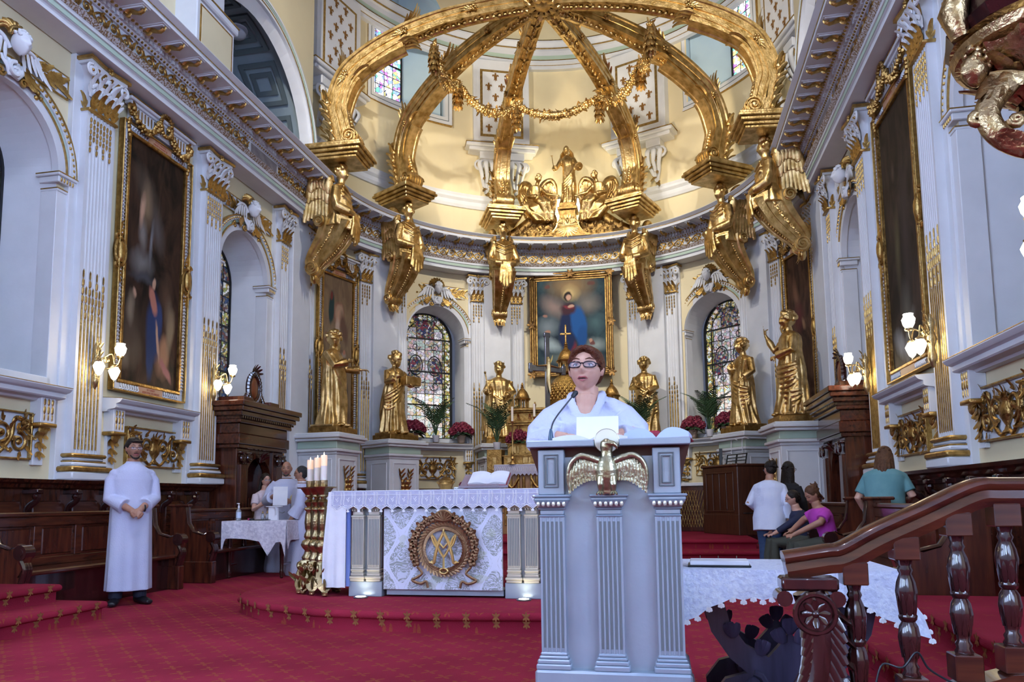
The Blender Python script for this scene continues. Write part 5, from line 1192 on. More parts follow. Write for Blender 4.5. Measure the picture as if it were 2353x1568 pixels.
# ================================================================== BALDACHIN
def RIBM(th):
    a=rad(th); y=V((sin(a),cos(a)+SH*sin(a),0)).normalized(); x=V((y.y,-y.x,0))
    return M4(((x.x,y.x,0,CX),(x.y,y.y,0,YC),(0,0,1,0),(0,0,0,1)))
CRV=bez([(0,4.30,8.72),(0,4.42,9.2),(0,4.50,9.62),(0,4.28,10.28),(0,3.73,10.74),(0,2.96,11.10),(0,2.2,11.31),(0,1.45,11.42),(0,.7,11.47),(0,.25,11.47)],6)
def sec(p,tg,w,h):
    nn=V((0,tg.z,-tg.y)); q=lambda x,z:p+V((x*w,0,0))+nn*(z*h)
    return [q(-1,-1),q(-1,-.7),q(-.86,-.6),q(-.86,-.15),q(-.96,-.1),q(-.96,.1),q(-.86,.15),q(-.86,.6),q(-1,.7),q(-1,1),q(-.6,1),q(-.5,.88),q(.5,.88),q(.6,1),q(1,1),q(1,.7),q(.86,.6),q(.86,.15),q(.96,.1),q(.96,-.1),q(.86,-.15),q(.86,-.6),q(1,-.7),q(1,-1),q(.6,-1),q(.5,-.88),q(-.5,-.88),q(-.6,-1)]
def rib():
    n=len(CRV); b=B(); rings=[]
    for i,p in enumerate(CRV):
        t=i/(n-1); tg=(CRV[min(i+1,n-1)]-CRV[max(i-1,0)]).normalized(); rings.append(sec(p,tg,.20-.06*t,.24-.10*t))
    b.loft(rings); main=mesh(b,GOLD,35)
    # under branches ending in curled leaves
    u=B()
    for i0,i1,off,hook in ((4,30,.30,.30),(4,20,.36,.24)):
        rings=[]; last=None
        for i in range(i0,i1):
            p=CRV[i]; tg=(CRV[i+1]-CRV[i-1]).normalized(); nn=V((0,tg.z,-tg.y)); inn=nn if nn.y<0 or (nn.z<0) else -nn
            if (V((0,0,9.5))-p).dot(inn)<0: inn=-inn
            k=min(1,(i-i0)/6); e=(i-i0)/(i1-i0); q=p+inn*(off*.55*(.4+.6*e)); rings.append(sec(q,tg,.17,.13+.03*e)); last=(q,tg,inn)
        u.loft(rings); q,tg,inn=last
        for x in (-.12,-.04,.04,.12): u.leaf(q+V((x,0,0))-tg*.1,tg+V((x*1.5,0,0)),inn,.48,.13,hook*2.2,8,.5)
    und=mesh(u,GOLD,35)
    o=B()
    for i in range(2,n-3):
        p=CRV[i]; t=i/(n-1); tg=(CRV[i+1]-CRV[i-1]).normalized(); nn=V((0,tg.z,-tg.y)); inn=nn if (V((0,0,9.5))-p).dot(nn)>0 else -nn; h=.24-.10*t
        o.ell(p+inn*h,(.05*(1-.4*t),.05,.05),6)
        if i%3==0:
            for sx in (-1,1): o.acan(p+inn*h+V((sx*.03,0,0)),tg*.8+V((sx*.5,0,0)),inn,.16,.08,.3,1)
        if i<14:
            if i%2==0:
                for sx in (-1,1): o.acan(p-inn*h*.75+V((sx*.16,0,0)),tg-inn*.25+V((sx*.12,0,0)),-inn*.7+V((sx*.7,0,0)),.30,.24,.55,2,.8)
        if i in (18,30,42):
            for sx in (-1,0,1): o.acan(p-inn*h*.9+V((sx*.1,0,0)),tg*.9-inn*.35,-inn,.55,.16,.5,2)
            for sx in (-1,1):
                for k in range(5): o.ell(p+V((sx*.19,0,0))+tg*.05*cos(k*1.25)+nn*.05*sin(k*1.25),.035,6)
                o.acan(p+V((sx*.19,0,0)),-tg,(sx,0,0),.3,.1,.2,2)
    orn=mesh(o,GOLD,60)
    v=B()
    v.tube([(-.22,4.16,8.85),(.22,4.16,8.85)],.17,18)
    for sx in (-1,1):
        v.tube([(sx*.235,4.16-.16*(1-i/30)*cos(i*.5)*1.0,8.85+.16*(1-i/30)*sin(i*.5)) for i in range(28)],(.02,.03),6); v.ell((sx*.24,4.16,8.85),(.03,.05,.05),8)
        v.acan((sx*.12,4.5,8.66),(0,.5,.8),(sx*.3,.6,0),.4,.16,.8,2); v.tube([(sx*.15,4.62,9.6+.0),(sx*.15,4.78,9.75),(sx*.15,4.80,9.9),(sx*.15,4.70,9.92)],.04,7)
    for x in (-.15,-.08,0,.08,.15): v.tube([(x-.02,4.16,8.85),(x+.02,4.16,8.85)],.185,14)
    vol=mesh(v,GOLD,40)
    k=B(); 
    for q,z0,z1 in ((.36,8.30,8.36),(.40,8.36,8.43),(.46,8.43,8.50),(.51,8.50,8.56),(.48,8.56,8.62),(.34,8.62,8.70)): k.box(-q,q,4.30-q,4.30+q+.25,z0,z1,.012)
    blk=mesh(k,GOLD,30)
    d=B()
    for i in range(16):
        for (x,y) in ((-.47+.0627*i,3.82),(-.49,3.83+.0627*i),(.49,3.83+.0627*i)): d.ell((x,y,8.53),(.024,.024,.03),6)
    return main,und,orn,vol,blk,mesh(d,GOLD,60)
RB=rib()
bal=thing('gilded_baldachin','huge gilded crown baldachin of six curved ribs spanning the apse','baldachin',M4.Translation((CX,YC,8.3)))
inv=M4.Translation((-CX,-YC,-8.3))
def swag(p,q,sag,n=26,r=.075,seed=1):
    b=B(); rnd=random.Random(seed); p,q=V(p),V(q)
    for i in range(n+1):
        t=i/n; c=p.lerp(q,t)+V((0,0,-sag*4*t*(1-t))); R_=r*(.75+.6*sin(PI*t))
        for k in range(7):
            a=rnd.uniform(0,6.28); e=rnd.uniform(-1,1); d=V((cos(a)*math.sqrt(1-e*e),sin(a)*math.sqrt(1-e*e),e)); b.ell(c+d*R_,.036,6)
            if k<2: b.leaf(c+d*R_*.8,d+V((0,0,-.3)),d,.11,.06,.4,3)
        b.ell(c,R_,8)
    return b
def tassel(b,p,L=.62):
    p=V(p)
    for z,r in ((-.05,.06),(-.15,.1),(-.27,.13),(-.40,.12),(-.52,.09)):
        for k in range(8): a=k*PI/4+z*9; b.leaf(p+V((r*.5*cos(a),r*.5*sin(a),z*L/.62+.05)),(cos(a)*.5,sin(a)*.5,-1),(cos(a),sin(a),0),.17,.09,-.1,4,.5)
    b.lathe([(.02,.1),(.05,.0),(.09,-.2),(.08,-.42),(.02,-.6)],8,p)
HK=[]
for i,th in enumerate(PIER):
    mm=inv@RIBM(th)
    r_=ob('rib',RB[0],bal,mm)
    for nm,me,kd in (('under_branch',RB[1],'stuff'),('relief_ornament',RB[2],'stuff'),('volute',RB[3],'stuff')): ob(nm,me,r_,kind=kd)
    k_=ob('impost_block',RB[4],bal,mm); ob('egg_moulding',RB[5],k_,kind='stuff')
    r0,z0=((2.35,10.80),(2.55,10.70),(2.6,10.62),(2.6,10.62),(2.4,10.72),(2.2,10.80))[i]
    HK.append(inv@RIBM(th)@V((0,r0,z0)))
for i in range(5): ob('garland',mesh(swag(HK[i],HK[i+1],.42 if i!=2 else .36,seed=i),GOLD,70),bal,kind='stuff')
for i in range(6):
    b=B(); tassel(b,HK[i]); b.v=[tuple(v) for v in b.v]; ob('tassel',mesh(b,GOLD,70),bal,kind='stuff')
b=B(); b.ell((0,0,3.22),(.34,.34,.2),16)
for k in range(10):
    a=2*PI*k/10; b.acan((.15*cos(a),.15*sin(a),3.05),(cos(a),sin(a),-.25),(0,0,-1),.36,.16,-.6,2); b.tube([(x*cos(a),x*sin(a),z) for x,z in ((.3,3.0),(.42,3.1),(.45,3.2),(.36,3.25))],.05,7)
b.lathe([(.3,3.3),(.36,3.4),(.25,3.6),(.3,3.9),(.1,4.1)],16); ob('crown_boss',mesh(b,GOLD,60),bal,kind='stuff')
# ================================================================== MADONNA GROUP ON THE CORNICE
def madonna():
    s=1.62/1.76; b=B(); drape_body(b,s,.05,13,.14,.86,.8,11); hc=V((-.02,-.03,1.64*s)); head(b,hc,s*1.15,.4,.15,24)
    b.tube([(0,0,1.4*s),(0,-.01,1.55*s)],[.07*s,.05*s],9)
    rings=[]
    for t in [i/8 for i in range(9)]:
        z=(1.76-.5*t)*s; w=(.04+.12*min(1,t*3)+.10*t)*s; rings.append([(w*cos(a)*1.0-.01,.03+w*.75*sin(a)*.9+.03*t,z) for a in [PI*j/10-.15 for j in range(11)]]+[(w*.8*cos(a)-.01,.05+w*.6*sin(a),z-.01) for a in [PI-PI*j/10 for j in range(11)]])
    b.loft(rings)
    S=lambda x,y,z:V((x*s,y*s,z*s))
    arm(b,S(-.17,0,1.38),S(-.30,-.06,1.12),S(-.36,-.2,1.04),s); arm(b,S(.17,0,1.38),S(.30,-.04,1.14),S(.36,-.14,1.06),s,r=(.07,.07,.13))
    sash(b,s,.05,(-.2,1.2),(-2.7,.6),1,5,.035,.9); b.tube([S(-.36,-.2,.98),S(-.42,-.2,1.42)],.013,6); b.box(-.42,-.36,-.2,-.17,1.31,1.33)
    return remesh(b,GOLD,.012,1)
m=FR('A',-1.0,.92,8.0)
f=B(); P_=[(-.62,0),(-.55,.06),(-.40,.12),(-.28,.28),(-.22,.5),(-.20,.72),(.20,.72),(.22,.5),(.28,.28),(.40,.12),(.55,.06),(.62,0)]; f.prism(P_,-.18,.2); f.box(-.26,.26,-.24,.26,.72,.80,.01); f.box(-.22,.22,-.2,.22,.80,.92,.01)
g=B(); 
for k in range(11): a=PI*(.08+.84*k/10); g.leaf((0,-.19,.30),(cos(a),0,sin(a)*(.9 if k not in(0,10) else .2)),(0,-1,0),.28,.05,.1,4); g.leaf((0,-.19,.24),(cos(a),0,-sin(a)*.6),(0,-1,0),.28,.05,.1,4)
for sx in (-1,1): wing(g,M4.Translation((sx*.02,-.2,.42)),.24,5,sx,1)
g.ell((0,-.2,.42),(.04,.03,.09),8)
thing('madonna_statue','gilded veiled woman with sceptre on flared pedestal above the cornice','statue',m,[('pedestal',mesh(f,GOLD2,30),[('~dove_relief',mesh(g,GOLD,60))]),('figure',madonna(),M4.Translation((0,0,.92)))])
def seated_angel(sg):
    b=B(); rnd=random.Random(2); 
    b.loft([[(.17*w*cos(a),.13*w*sin(a)-y,z) for a in [2*PI*j/24 for j in range(24)]] for z,w,y in ((.42,1.3,0),(.6,1.0,.02),(.78,1.1,.06),(.9,.9,.10),(.94,.4,.11))])
    hc=V((sg*.10,-.16,1.10)); head(b,hc,.92,sg*.9,.2); hair_blobs(b,hc,.95,rnd,26); b.tube([(sg*.03,-.1,.9),(sg*.08,-.13,1.04)],[.06,.05],8)
    arm(b,(sg*.15,-.1,.86),(sg*.32,-.16,.66),(sg*.55,-.22,.60),.85,bare=True); arm(b,(-sg*.14,-.08,.86),(-sg*.2,-.2,.62),(sg*.1,-.3,.55),.85)
    for q,dx in ((0,0),(1,.14)):
        b.tube([(-sg*.05+sg*dx*.4,-.06,.46),(sg*(.16+dx),-.26,.42),(sg*(.22+dx),-.28,.36),(sg*(.27+dx),-.24,.12),(sg*(.30+dx),-.22,-.10)],[.15,.13,.12,.085,.06],12); b.ell((sg*(.33+dx),-.28,-.12),(.05,.09,.04),8)
    for k in range(12):
        t=k/11; b.tube([(-sg*.20+sg*.3*t,-.16-.1*t,.56-.05*t),(sg*(-.1+.5*t),-.30,.38-.12*(1-t)),(sg*(.02+.46*t),-.29,.14-.06*t),(sg*(.0+.5*t),-.24,-.08+.03*sin(k*2))],[.022,.034,.03,.02],6)
    b.ell((-sg*.05,-.08,.36),(.30,.20,.17),14); b.loft([[(sg*(-.22+.34*t)+.24*cos(a)*(1-.3*t),-.10-.10*t+.15*sin(a),.40-.5*t) for a in [2*PI*j/16 for j in range(16)]] for t in (0,.35,.7,1)]); fig=remesh(b,GOLD,.014,1)
    c=B(); c.tube(bez([(-sg*.75,-.05,-.42),(-sg*.45,-.05,-.25),(-sg*.05,-.05,.05),(sg*.25,-.05,.18),(sg*.42,-.05,.02),(sg*.36,-.05,-.18),(sg*.18,-.05,-.2),(sg*.12,-.05,-.06),(sg*.22,-.05,-.02)],6),lambda t:(.14,.075*(1.2-.5*t)),8,(0,-1,0))
    c.prism([(-sg*.75,-.45),(sg*.45,-.45),(sg*.4,-.1),(sg*.2,.1),(-sg*.1,-.02),(-sg*.45,-.3)],-.08,.15)
    for k in range(9): c.acan((sg*(-.5+.11*k),-.2,-.38),(.5*(-1)**k,-.2,.8),(0,-1,0),.2,.1,.4,1)
    w=[mesh(feather_wing(.72,q),GOLD,60) for q in (-1,1)]
    return [('figure',fig),('~volute',mesh(c,GOLD2,50)),('wing',w[0],M4.Translation((-.1,.02,.86))@RZm(-.2*sg)@RYm(-.3)),('wing',w[1],M4.Translation((.1,.04,.86))@RZm(-.2*sg)@RYm(.3))]
thing('seated_angel','gilded angel seated on a volute left of the veiled woman, arm out','statue',FR('A',-11.6,.95,8.47)@RZm(rad(-8)),seated_angel(1))
thing('seated_angel','gilded angel seated on a volute right of the veiled woman, hand to face','statue',FR('A',9.6,.95,8.47)@RZm(rad(8)),seated_angel(-1))
# ================================================================== ALTAR
CLOTH=mat('white_linen',(.82,.82,.88),.8,0,(.76,.76,.84),6,.15,60)
LACE=mat('lace_ground',(.50,.50,.66),.8,0,(.44,.44,.60),30,.3,90); LACEW=mat('lace_thread',(.86,.86,.92),.8)
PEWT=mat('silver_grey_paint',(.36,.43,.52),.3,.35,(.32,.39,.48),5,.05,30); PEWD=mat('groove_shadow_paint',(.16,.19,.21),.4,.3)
CHAMP=mat('champagne_paint',(.62,.58,.48),.35,.4,(.55,.51,.42),5)
CREAMC=mat('candle_wax',(.92,.84,.76),.5,0,sss=.3); 
def brocade():
    m,t,p=nt('damask_brocade'); L=t.links.new; tc=N(t,'ShaderNodeTexCoord'); sp=N(t,'ShaderNodeSeparateXYZ'); L(tc.outputs['Generated'],sp.inputs[0])
    def M(op,a,b=None,c=None):
        n=N(t,'ShaderNodeMath',operation=op)
        for i,v in enumerate((a,b,c)):
            if v is None: continue
            if isinstance(v,(int,float)): n.inputs[i].default_value=v
            else: L(v,n.inputs[i])
        return n.outputs[0]
    x=M('MULTIPLY',sp.outputs[0],2*PI*3.2); z=M('MULTIPLY',sp.outputs[2],2*PI*1.5)
    og=M('ADD',M('COSINE',x),M('MULTIPLY',M('COSINE',z),.9)); og2=M('ABSOLUTE',M('SUBTRACT',M('ABSOLUTE',og),.18)); band=M('LESS_THAN',og2,.17)
    nz=N(t,'ShaderNodeTexNoise'); nz.inputs['Scale'].default_value=7; nz.inputs['Detail'].default_value=2; nz.inputs['Distortion'].default_value=2.5; L(tc.outputs['Generated'],nz.inputs['Vector'])
    lf=M('GREATER_THAN',M('SINE',M('MULTIPLY',nz.outputs[0],46)),.1)
    f=M('MAXIMUM',band,M('MULTIPLY',lf,.85))
    mx=N(t,'ShaderNodeMixRGB'); mx.inputs[1].default_value=(.30,.32,.33,1); mx.inputs[2].default_value=(.66,.68,.82,1); L(f,mx.inputs[0])
    n2=N(t,'ShaderNodeTexNoise'); n2.inputs['Scale'].default_value=4; L(tc.outputs['Generated'],n2.inputs['Vector']); g=M('GREATER_THAN',n2.outputs[0],.62)
    m2=N(t,'ShaderNodeMixRGB'); m2.inputs[2].default_value=(.42,.46,.28,1); L(M('MULTIPLY',g,.35),m2.inputs[0]); L(mx.outputs[0],m2.inputs[1]); L(m2.outputs[0],p.inputs['Base Color'])
    p.inputs['Roughness'].default_value=.55; bp=N(t,'ShaderNodeBump'); bp.inputs['Strength'].default_value=.25; bp.inputs['Distance'].default_value=.005; L(f,bp.inputs['Height']); L(bp.outputs[0],p.inputs['Normal']); return m
BROC=brocade()
def fluted_col(w,z0,z1,nf,y0,d,mt,mg):
    "square fluted colonette centred x=0, front at y0"
    p=w*.9/nf; pts=[(-w/2,y0+d),(-w/2,y0)]; g=B()
    for i in range(nf):
        c=-w*.9/2+p*(i+.5); r=p*.36
        for k in range(6): a=PI-PI*k/5; pts.append((c+r*cos(a),y0+r*.7*sin(a)))
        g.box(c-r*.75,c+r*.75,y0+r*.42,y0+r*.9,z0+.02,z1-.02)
    pts+=[(w/2,y0),(w/2,y0+d)]
    s=B(); s.loft([[(x,y,z) for x,y in pts] for z in (z0,z1)])
    return mesh(s,mt,35),mesh(g,mg,0)
def altar():
    ps=[]; Z=0   # local origin: altar centre front on platform, z from platform
    b=B(); b.box(-1.10,1.10,0,.85,.98,1.03,.008); b.box(-1.0,1.0,.05,.8,.86,.98); ps.append(('mensa',mesh(b,PEWT,30)))
    SH_,GR=fluted_col(.125,.29,.78,7,0,.12,CHAMP,PEWD)
    for sx in (-1,1):
        b=B(); b.box(sx*.795-.175,sx*.795+.175,.0,.45,0,.15,.006); b.box(sx*.795-.15,sx*.795+.15,.05,.4,.15,.95); p=mesh(b,PEWT,30); sub=[]
        for q in (-.085,.085):
            x=sx*.795+q; c=B()
            for w,z0,z1 in ((.15,.15,.175),(.165,.175,.20),(.14,.20,.23),(.13,.23,.25),(.14,.25,.27),(.13,.27,.29),(.14,.78,.80),(.115,.80,.84),(.15,.86,.89),(.165,.89,.92)): c.box(x-w/2,x+w/2,.0-(w-.125)/2,.12,z0,z1,.005)
            for k in range(5): c.ell((x-.05+.025*k,-.012,.85),(.011,.011,.014),6)
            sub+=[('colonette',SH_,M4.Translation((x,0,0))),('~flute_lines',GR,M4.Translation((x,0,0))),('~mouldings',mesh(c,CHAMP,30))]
        ps.append(('support',p,sub))
    b=B(); b.box(-.60,.60,-.012,.02,.075,.86,.004); ps.append(('brocade_frontal',mesh(b,BROC,0)))
    b=B(); b.box(-.58,.60,.03,.3,.02,.075); ps.append(('footboard',mesh(b,PEWT,0)))
    return thing('main_altar','altar with fluted supports and grey brocade frontal at centre','altar',M4.Translation((-2.10,7.02,.17)),ps)
altar()
# emblem on the frontal
w=B(); 
for i in range(44):
    a=2*PI*i/44; 
    for q in (-1,1): w.leaf((.22*cos(a),-.012,.22*sin(a)),(-sin(a)*.8+q*.6*cos(a),-.1,cos(a)*.8+q*.6*sin(a)),(0,-1,0),.07,.028,.25,4)
w.tube([(.22*cos(2*PI*i/40),-.01,.22*sin(2*PI*i/40)) for i in range(41)],.009,6)
BRZ=mat('bronze_relief',(.34,.20,.10),.4,.7,(.20,.11,.06),16,.2,60); BRG=mat('pale_gilt_relief',(.68,.48,.18),.35,.8)
g=B()
for sx in (-1,1):
    for i in range(13):
        t=i/12; a=PI/2+sx*-1*(.25+1.75*t); r=.31; c=V((r*cos(a),-.02,r*sin(a)+.0))
        for k in range(4): g.ell(c+V((.022*cos(k*1.6+i),-.012,.022*sin(k*1.6+i))),(.024,.018,.026),6)
        g.leaf(c,(sx*.5*(-1)**i,-.2,.6),(0,-1,0),.07,.04,.3,4)
    g.tube(bez([(sx*.27,-.02,-.17),(sx*.22,-.02,-.23),(sx*.27,-.02,-.27),(sx*.32,-.02,-.30),(sx*.24,-.02,-.33),(sx*.18,-.02,-.31),(sx*.16,-.02,-.37)],5),(.013,.009),6,(0,-1,0))
sh=B()
for k in range(9): a=PI*(k+.0)/8; sh.tube([(0,-.03,.27),(.085*cos(a),-.045,.29+.075*sin(a))],[.012,.018],6)
sh.tube([(.09*cos(PI*i/12),-.03,.285+.085*sin(PI*i/12)) for i in range(13)],.012,6); sh.box(-.09,.09,-.035,-.01,.262,.285,.008)
mo=B()
for sx in (-1,1):
    mo.tube(bez([(sx*.13,-.02,-.12),(sx*.10,-.025,-.13),(sx*.085,-.03,-.06),(sx*.05,-.03,.06),(0,-.03,.16)],6),(.016,.012),6,(0,-1,0))
    mo.tube(bez([(0,-.028,-.08),(sx*.05,-.028,.0),(sx*.09,-.028,.10),(sx*.12,-.028,.13),(sx*.10,-.028,.06),(sx*.07,-.028,.02)],6),(.012,.010),6,(0,-1,0)); mo.box(sx*.15,sx*.09,-.03,-.015,-.135,-.12,.003)
    mo.tube([(sx*.055,-.028,.07),(0,-.028,.01)],(.01,.01),6)
mo.tube([(0,-.028,-.07),(0,-.028,-.18)],[.009,.013],6); mo.ell((0,-.028,.17),(.012,.012,.03),6); mo.tube([(.04*cos(2*PI*i/16),-.028,-.21+.025*sin(2*PI*i/16)) for i in range(17)],.009,6)
thing('gilded_emblem','bronze laurel wreath with gilt letter monogram on altar frontal','emblem',M4.Translation((-2.07,6.99,.64)),[('~wreath',mesh(w,BRZ,60)),('~fruit_festoon',mesh(g,BRZ,60)),('shell',mesh(sh,BRZ,50)),('monogram',mesh(mo,BRG,50))])
# altar cloth and lace
def folds(xs,z0,z1,fy,n=8,thk=.006):
    "hanging sheet: xs list, fy(x,t) gives y"
    b=B(); A=[[(x,fy(x,j/n),z0+(z1-z0)*j/n) for x in xs] for j in range(n+1)]; Bk=[[(x,fy(x,j/n)+thk,z0+(z1-z0)*j/n) for x in xs] for j in range(n+1)]
    b.loft([A[j]+Bk[j][::-1] for j in range(n+1)]); return b
cl_=B(); cl_.box(-1.14,1.14,-.02,.87,1.032,1.045,.004)
ov=mesh(cl_,CLOTH,30)
sd=B(RZm(PI/2)); f=folds([-.02+.03*i for i in range(30)],1.04,.07,lambda x,t:1.145+.09*t+.02*t*sin(x*14)+.012*sin(x*30)*t); f.v=[tuple(RZm(PI/2)@V(v)) for v in f.v]
sdm=mesh(f,CLOTH,60)
cf=folds([-1.235+.0125*i for i in range(21)],1.035,.09,lambda x,t:-.03-.012*t*sin((x+1.2)*60)+.0*t); cf.v=[(v[0]*(1) if v[2]>.9 else v[0],v[1],v[2]-.10*max(0,(-1.08-v[0])/.15)*(1.04-v[2])*0) for v in cf.v]
cf.v=[(-1.14+(v[0]+1.14)*(.35+.65*min(1,(1.04-v[2])*1.6)) if v[0]<-1.14 else v[0],v[1],v[2]) for v in cf.v]; cfm=mesh(cf,CLOTH,60)
lb=B(); lb.box(-.99,-.955,-.005,.03,.10,1.0); lbm=mesh(lb,mat('blue_lining_fabric',(.16,.24,.62),.8),0)  # narrow strip of blue fabric behind the white corner drop
pit=.117; n=19; lz=B(); lt=B(); xL=-1.14; poly=[(xL,1.04),(xL+n*pit,1.04)]
for i in range(n,0,-1): poly+=[(xL+i*pit-.0,.895),(xL+(i-.25)*pit,.875),(xL+(i-.5)*pit,.848),(xL+(i-.75)*pit,.875)]
poly.append((xL,.895)); lz.prism(poly,-.032,-.026)
for i in range(n):
    x=xL+i*pit; y=-.034
    for q in (.08,.16,.84,.92): lt.tube([(x+q*pit,y,1.03),(x+q*pit+.004,y,.98),(x+q*pit-.003,y,.93),(x+q*pit,y,.91)],.0028,4)
    lt.tube([(x+.08*pit,y,.91),(x+.5*pit,y,.868),(x+.92*pit,y,.91)],.003,4); lt.tube([(x,y,.89),(x+.3*pit,y,.872),(x+.5*pit,y,.85),(x+.7*pit,y,.872),(x+pit,y,.89)],.0035,4)
    for q in (.3,.7): lt.tube([(x+q*pit+.018*cos(a),y,.886+.014*sin(a)) for a in [PI*k/6 for k in range(7)]],.0025,4)
    for k in range(3): lt.leaf((x+.5*pit,y,.93+.012*k),(.6*(-1)**k,0,1),(0,-1,0),.03,.008,.1,2)
    for k in range(3): lt.leaf((x+.5*pit,y,.85),(.8*(k-1),0,-1),(0,-1,0),.022,.016,.1,2)
lt.tube([(xL,-.034,1.0),(xL+n*pit,-.034,1.0)],.0025,4)
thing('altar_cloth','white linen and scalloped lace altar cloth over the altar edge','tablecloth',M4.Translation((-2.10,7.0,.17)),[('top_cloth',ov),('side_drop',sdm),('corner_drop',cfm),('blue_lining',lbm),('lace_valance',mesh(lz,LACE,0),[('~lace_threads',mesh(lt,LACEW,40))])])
# uplights
UPL=mat('uplight_lens',(1,1,1),.3,0,emit=(1,.95,.75),es=12)
for x,l in ((-2.90,'left'),(-1.28,'right')):
    b=B(); b.lathe([(.07,0),(.07,.006),(.06,.012),(.05,.012)],20); c=B(); c.lathe([(.048,.010),(.048,.014)],20)
    thing('floor_uplight','round lit floor lamp recessed before the %s altar support'%l,'lamp',M4.Translation((x,6.92,.172)),[('rim',mesh(b,SILV)),('lens',mesh(c,UPL))]); spot('uplight_beam',(x,6.92,.20),(x,7.02,.45),1.6,(1,.93,.68),95,.6,.03)
# ================================================================== CANDLESTICKS
FLAME=mat('candle_glow',(1,.75,.5),.4,0,emit=(1,.55,.35),es=.35)
def candlestick():
    ps=[]; b=B(); b.lathe([(.02,.33),(.07,.34),(.075,.36),(.05,.40),(.045,.43),(.07,.46),(.085,.49),(.07,.53),(.04,.55),(.055,.57),(.05,.60),(.035,.63),(.045,.66),(.052,.72),(.045,.80),(.038,.84),(.055,.86),(.05,.875),(.03,.885),(.045,.91),(.055,.935),(.04,.955),(.025,.97),(.03,.985),(.05,.995),(.045,1.01),(.06,1.03),(.09,1.07),(.10,1.085),(.02,1.08)],20,(0,0,0),8,.05); ps.append(('stem',mesh(b,BRASS,50)))
    b=B(); b.lathe([(.02,1.075),(.13,1.08),(.135,1.092),(.02,1.095)],24); ps.append(('drip_pan',mesh(b,BRASS,40)))
    f=B()
    for k in range(3):
        a=2*PI*k/3+.5; m=RZm(a); c=B(m)
        c.loft([[(r,-w,z),(r+.01,0,z),(r,w,z),(r-.03,0,z)] for r,w,z in ((.07,.06,.33),(.09,.07,.25),(.13,.085,.15),(.18,.06,.08),(.2,.03,.05))])
        c.tube(spiral(.155,.10,.05,1.5,PI/2,-1,0,16),(.03,.014),6,(0,-1,0)); c.tube(bez([(.13,0,.08),(.17,0,.05),(.20,0,.03),(.215,0,.045)],5),(.028,.018),7)
        for q in (-1,1): c.tube(spiral(.09,.27,.035,1.3,PI/2,-1,q*.06,12),(.012,.012),6,(0,-1,0)); c.acan((.12,q*.05,.12),(.5,q*.6,.6),(.6,0,.6),.12,.06,.3,1)
        c.acan((.10,0,.16),(.6,0,.8),(.8,0,.3),.16,.09,-.3,2); c.ell((.2,0,.02),(.03,.03,.02),8)
        f.v+=c.v; o=len(f.v)-len(c.v); f.f+=[tuple(i+o for i in q) for q in c.f]
    f.lathe([(.05,.10),(.08,.2),(.065,.34)],12); ps.append(('~scroll_base',mesh(f,BRASS,50)))
    b=B(); b.lathe([(.036,1.09),(.04,1.095),(.04,1.16),(.034,1.16)],16); ps.append(('candle_socket',mesh(b,BRASS,40)))
    return ps
CS=candlestick()
for i,(x,y,h) in enumerate(((-3.66,7.34,.30),(-3.52,7.22,.315),(-3.40,7.12,.335))):
    nm=['back left of the three','middle of the three','front right of the three, beside altar cloth'][i]
    thing('tall_candlestick','ornate brass altar candlestick on scrolled feet, '+nm,'candlestick',T(x,y,.17,i*.3),CS,'tall brass candlesticks left of the altar')
    b=B(); b.lathe([(.033,0),(.033,h*.6),(.033,h*.62)],16); c=B(); c.lathe([(.033,h*.62),(.034,h*.9),(.031,h*.95),(.026,h*.93),(.008,h*.9)],16); d=B(); d.lathe([(.002,h*.9),(.006,h*.95),(.001,h*1.04)],8)
    thing('pillar_candle','lit white candle on the candlestick, '+['back left','middle','front right'][i],'candle',T(x,y,.17+1.10),[('wax_body',mesh(b,CREAMC)),('glowing_top',mesh(c,FLAME)),('flame',mesh(d,UPL))],'lit altar candles')
thing('tall_candlestick','brass candlestick foot half hidden behind the lectern','candlestick',T(-.98,7.15,.17),CS,'tall brass candlesticks left of the altar')
# ================================================================== THINGS ON THE ALTAR
PAPER=mat('white_paper',(.66,.66,.74),.7,0,(.80,.80,.84),3); REDB=mat('red_book_cover',(.35,.02,.05),.45,0,(.28,.015,.04),8); ACR=mat('clear_acrylic',(.86,.72,.85),.08,0,trans=.75,spec=.6)
def open_book(w,d,t,cover,cm=None,pm=None,lift=.02):
    "lies on z=0, spine along y"
    c=B(); c.box(-w/2-.008,w/2+.008,-d/2-.008,d/2+.008,0,.008,.003); pg=[]
    for sx in (-1,1):
        b=B(); pts=[(sx*w/2*u,.010+t*(1-(1-u)**3)*(1-.55*u)+lift*sin(PI*u)*.5) for u in [i/8 for i in range(9)]]
        b.loft([[(x,y,z) for x,z in pts]+[(x,y,.008) for x,z in reversed(pts)] for y in (-d/2,d/2)]); pg.append(('page_block',mesh(b,pm or PAPER,30)))
    return [('cover',mesh(c,cm or cover,30))]+pg
b=B(); q=RXm(.55)
tilt=M4.Translation((0,0,.09))@RXm(.50)
s_=B(tilt); s_.box(-.27,.27,-.16,.16,-.004,.004,.002); s_.box(-.27,.27,-.165,-.155,0,.03,.002)
st=B(); st.box(-.17,.17,-.13,-.125,.0,.06); st.box(-.17,.17,.10,.106,0,.17); st.box(-.17,.17,-.13,.106,-.0,.006)
thing('book_stand','clear acrylic bookstand at the right of the altar top','book stand',T(-1.72,7.28,1.215,0,.92),[('sloping_shelf',mesh(s_,ACR,30)),('~base_panels',mesh(st,ACR,0))])
thing('open_missal','open missal with red cover on the acrylic stand','book',T(-1.69,7.28,1.215,0,.92)@tilt@M4.Translation((0,.02,.006)),open_book(.42,.27,.035,REDB))
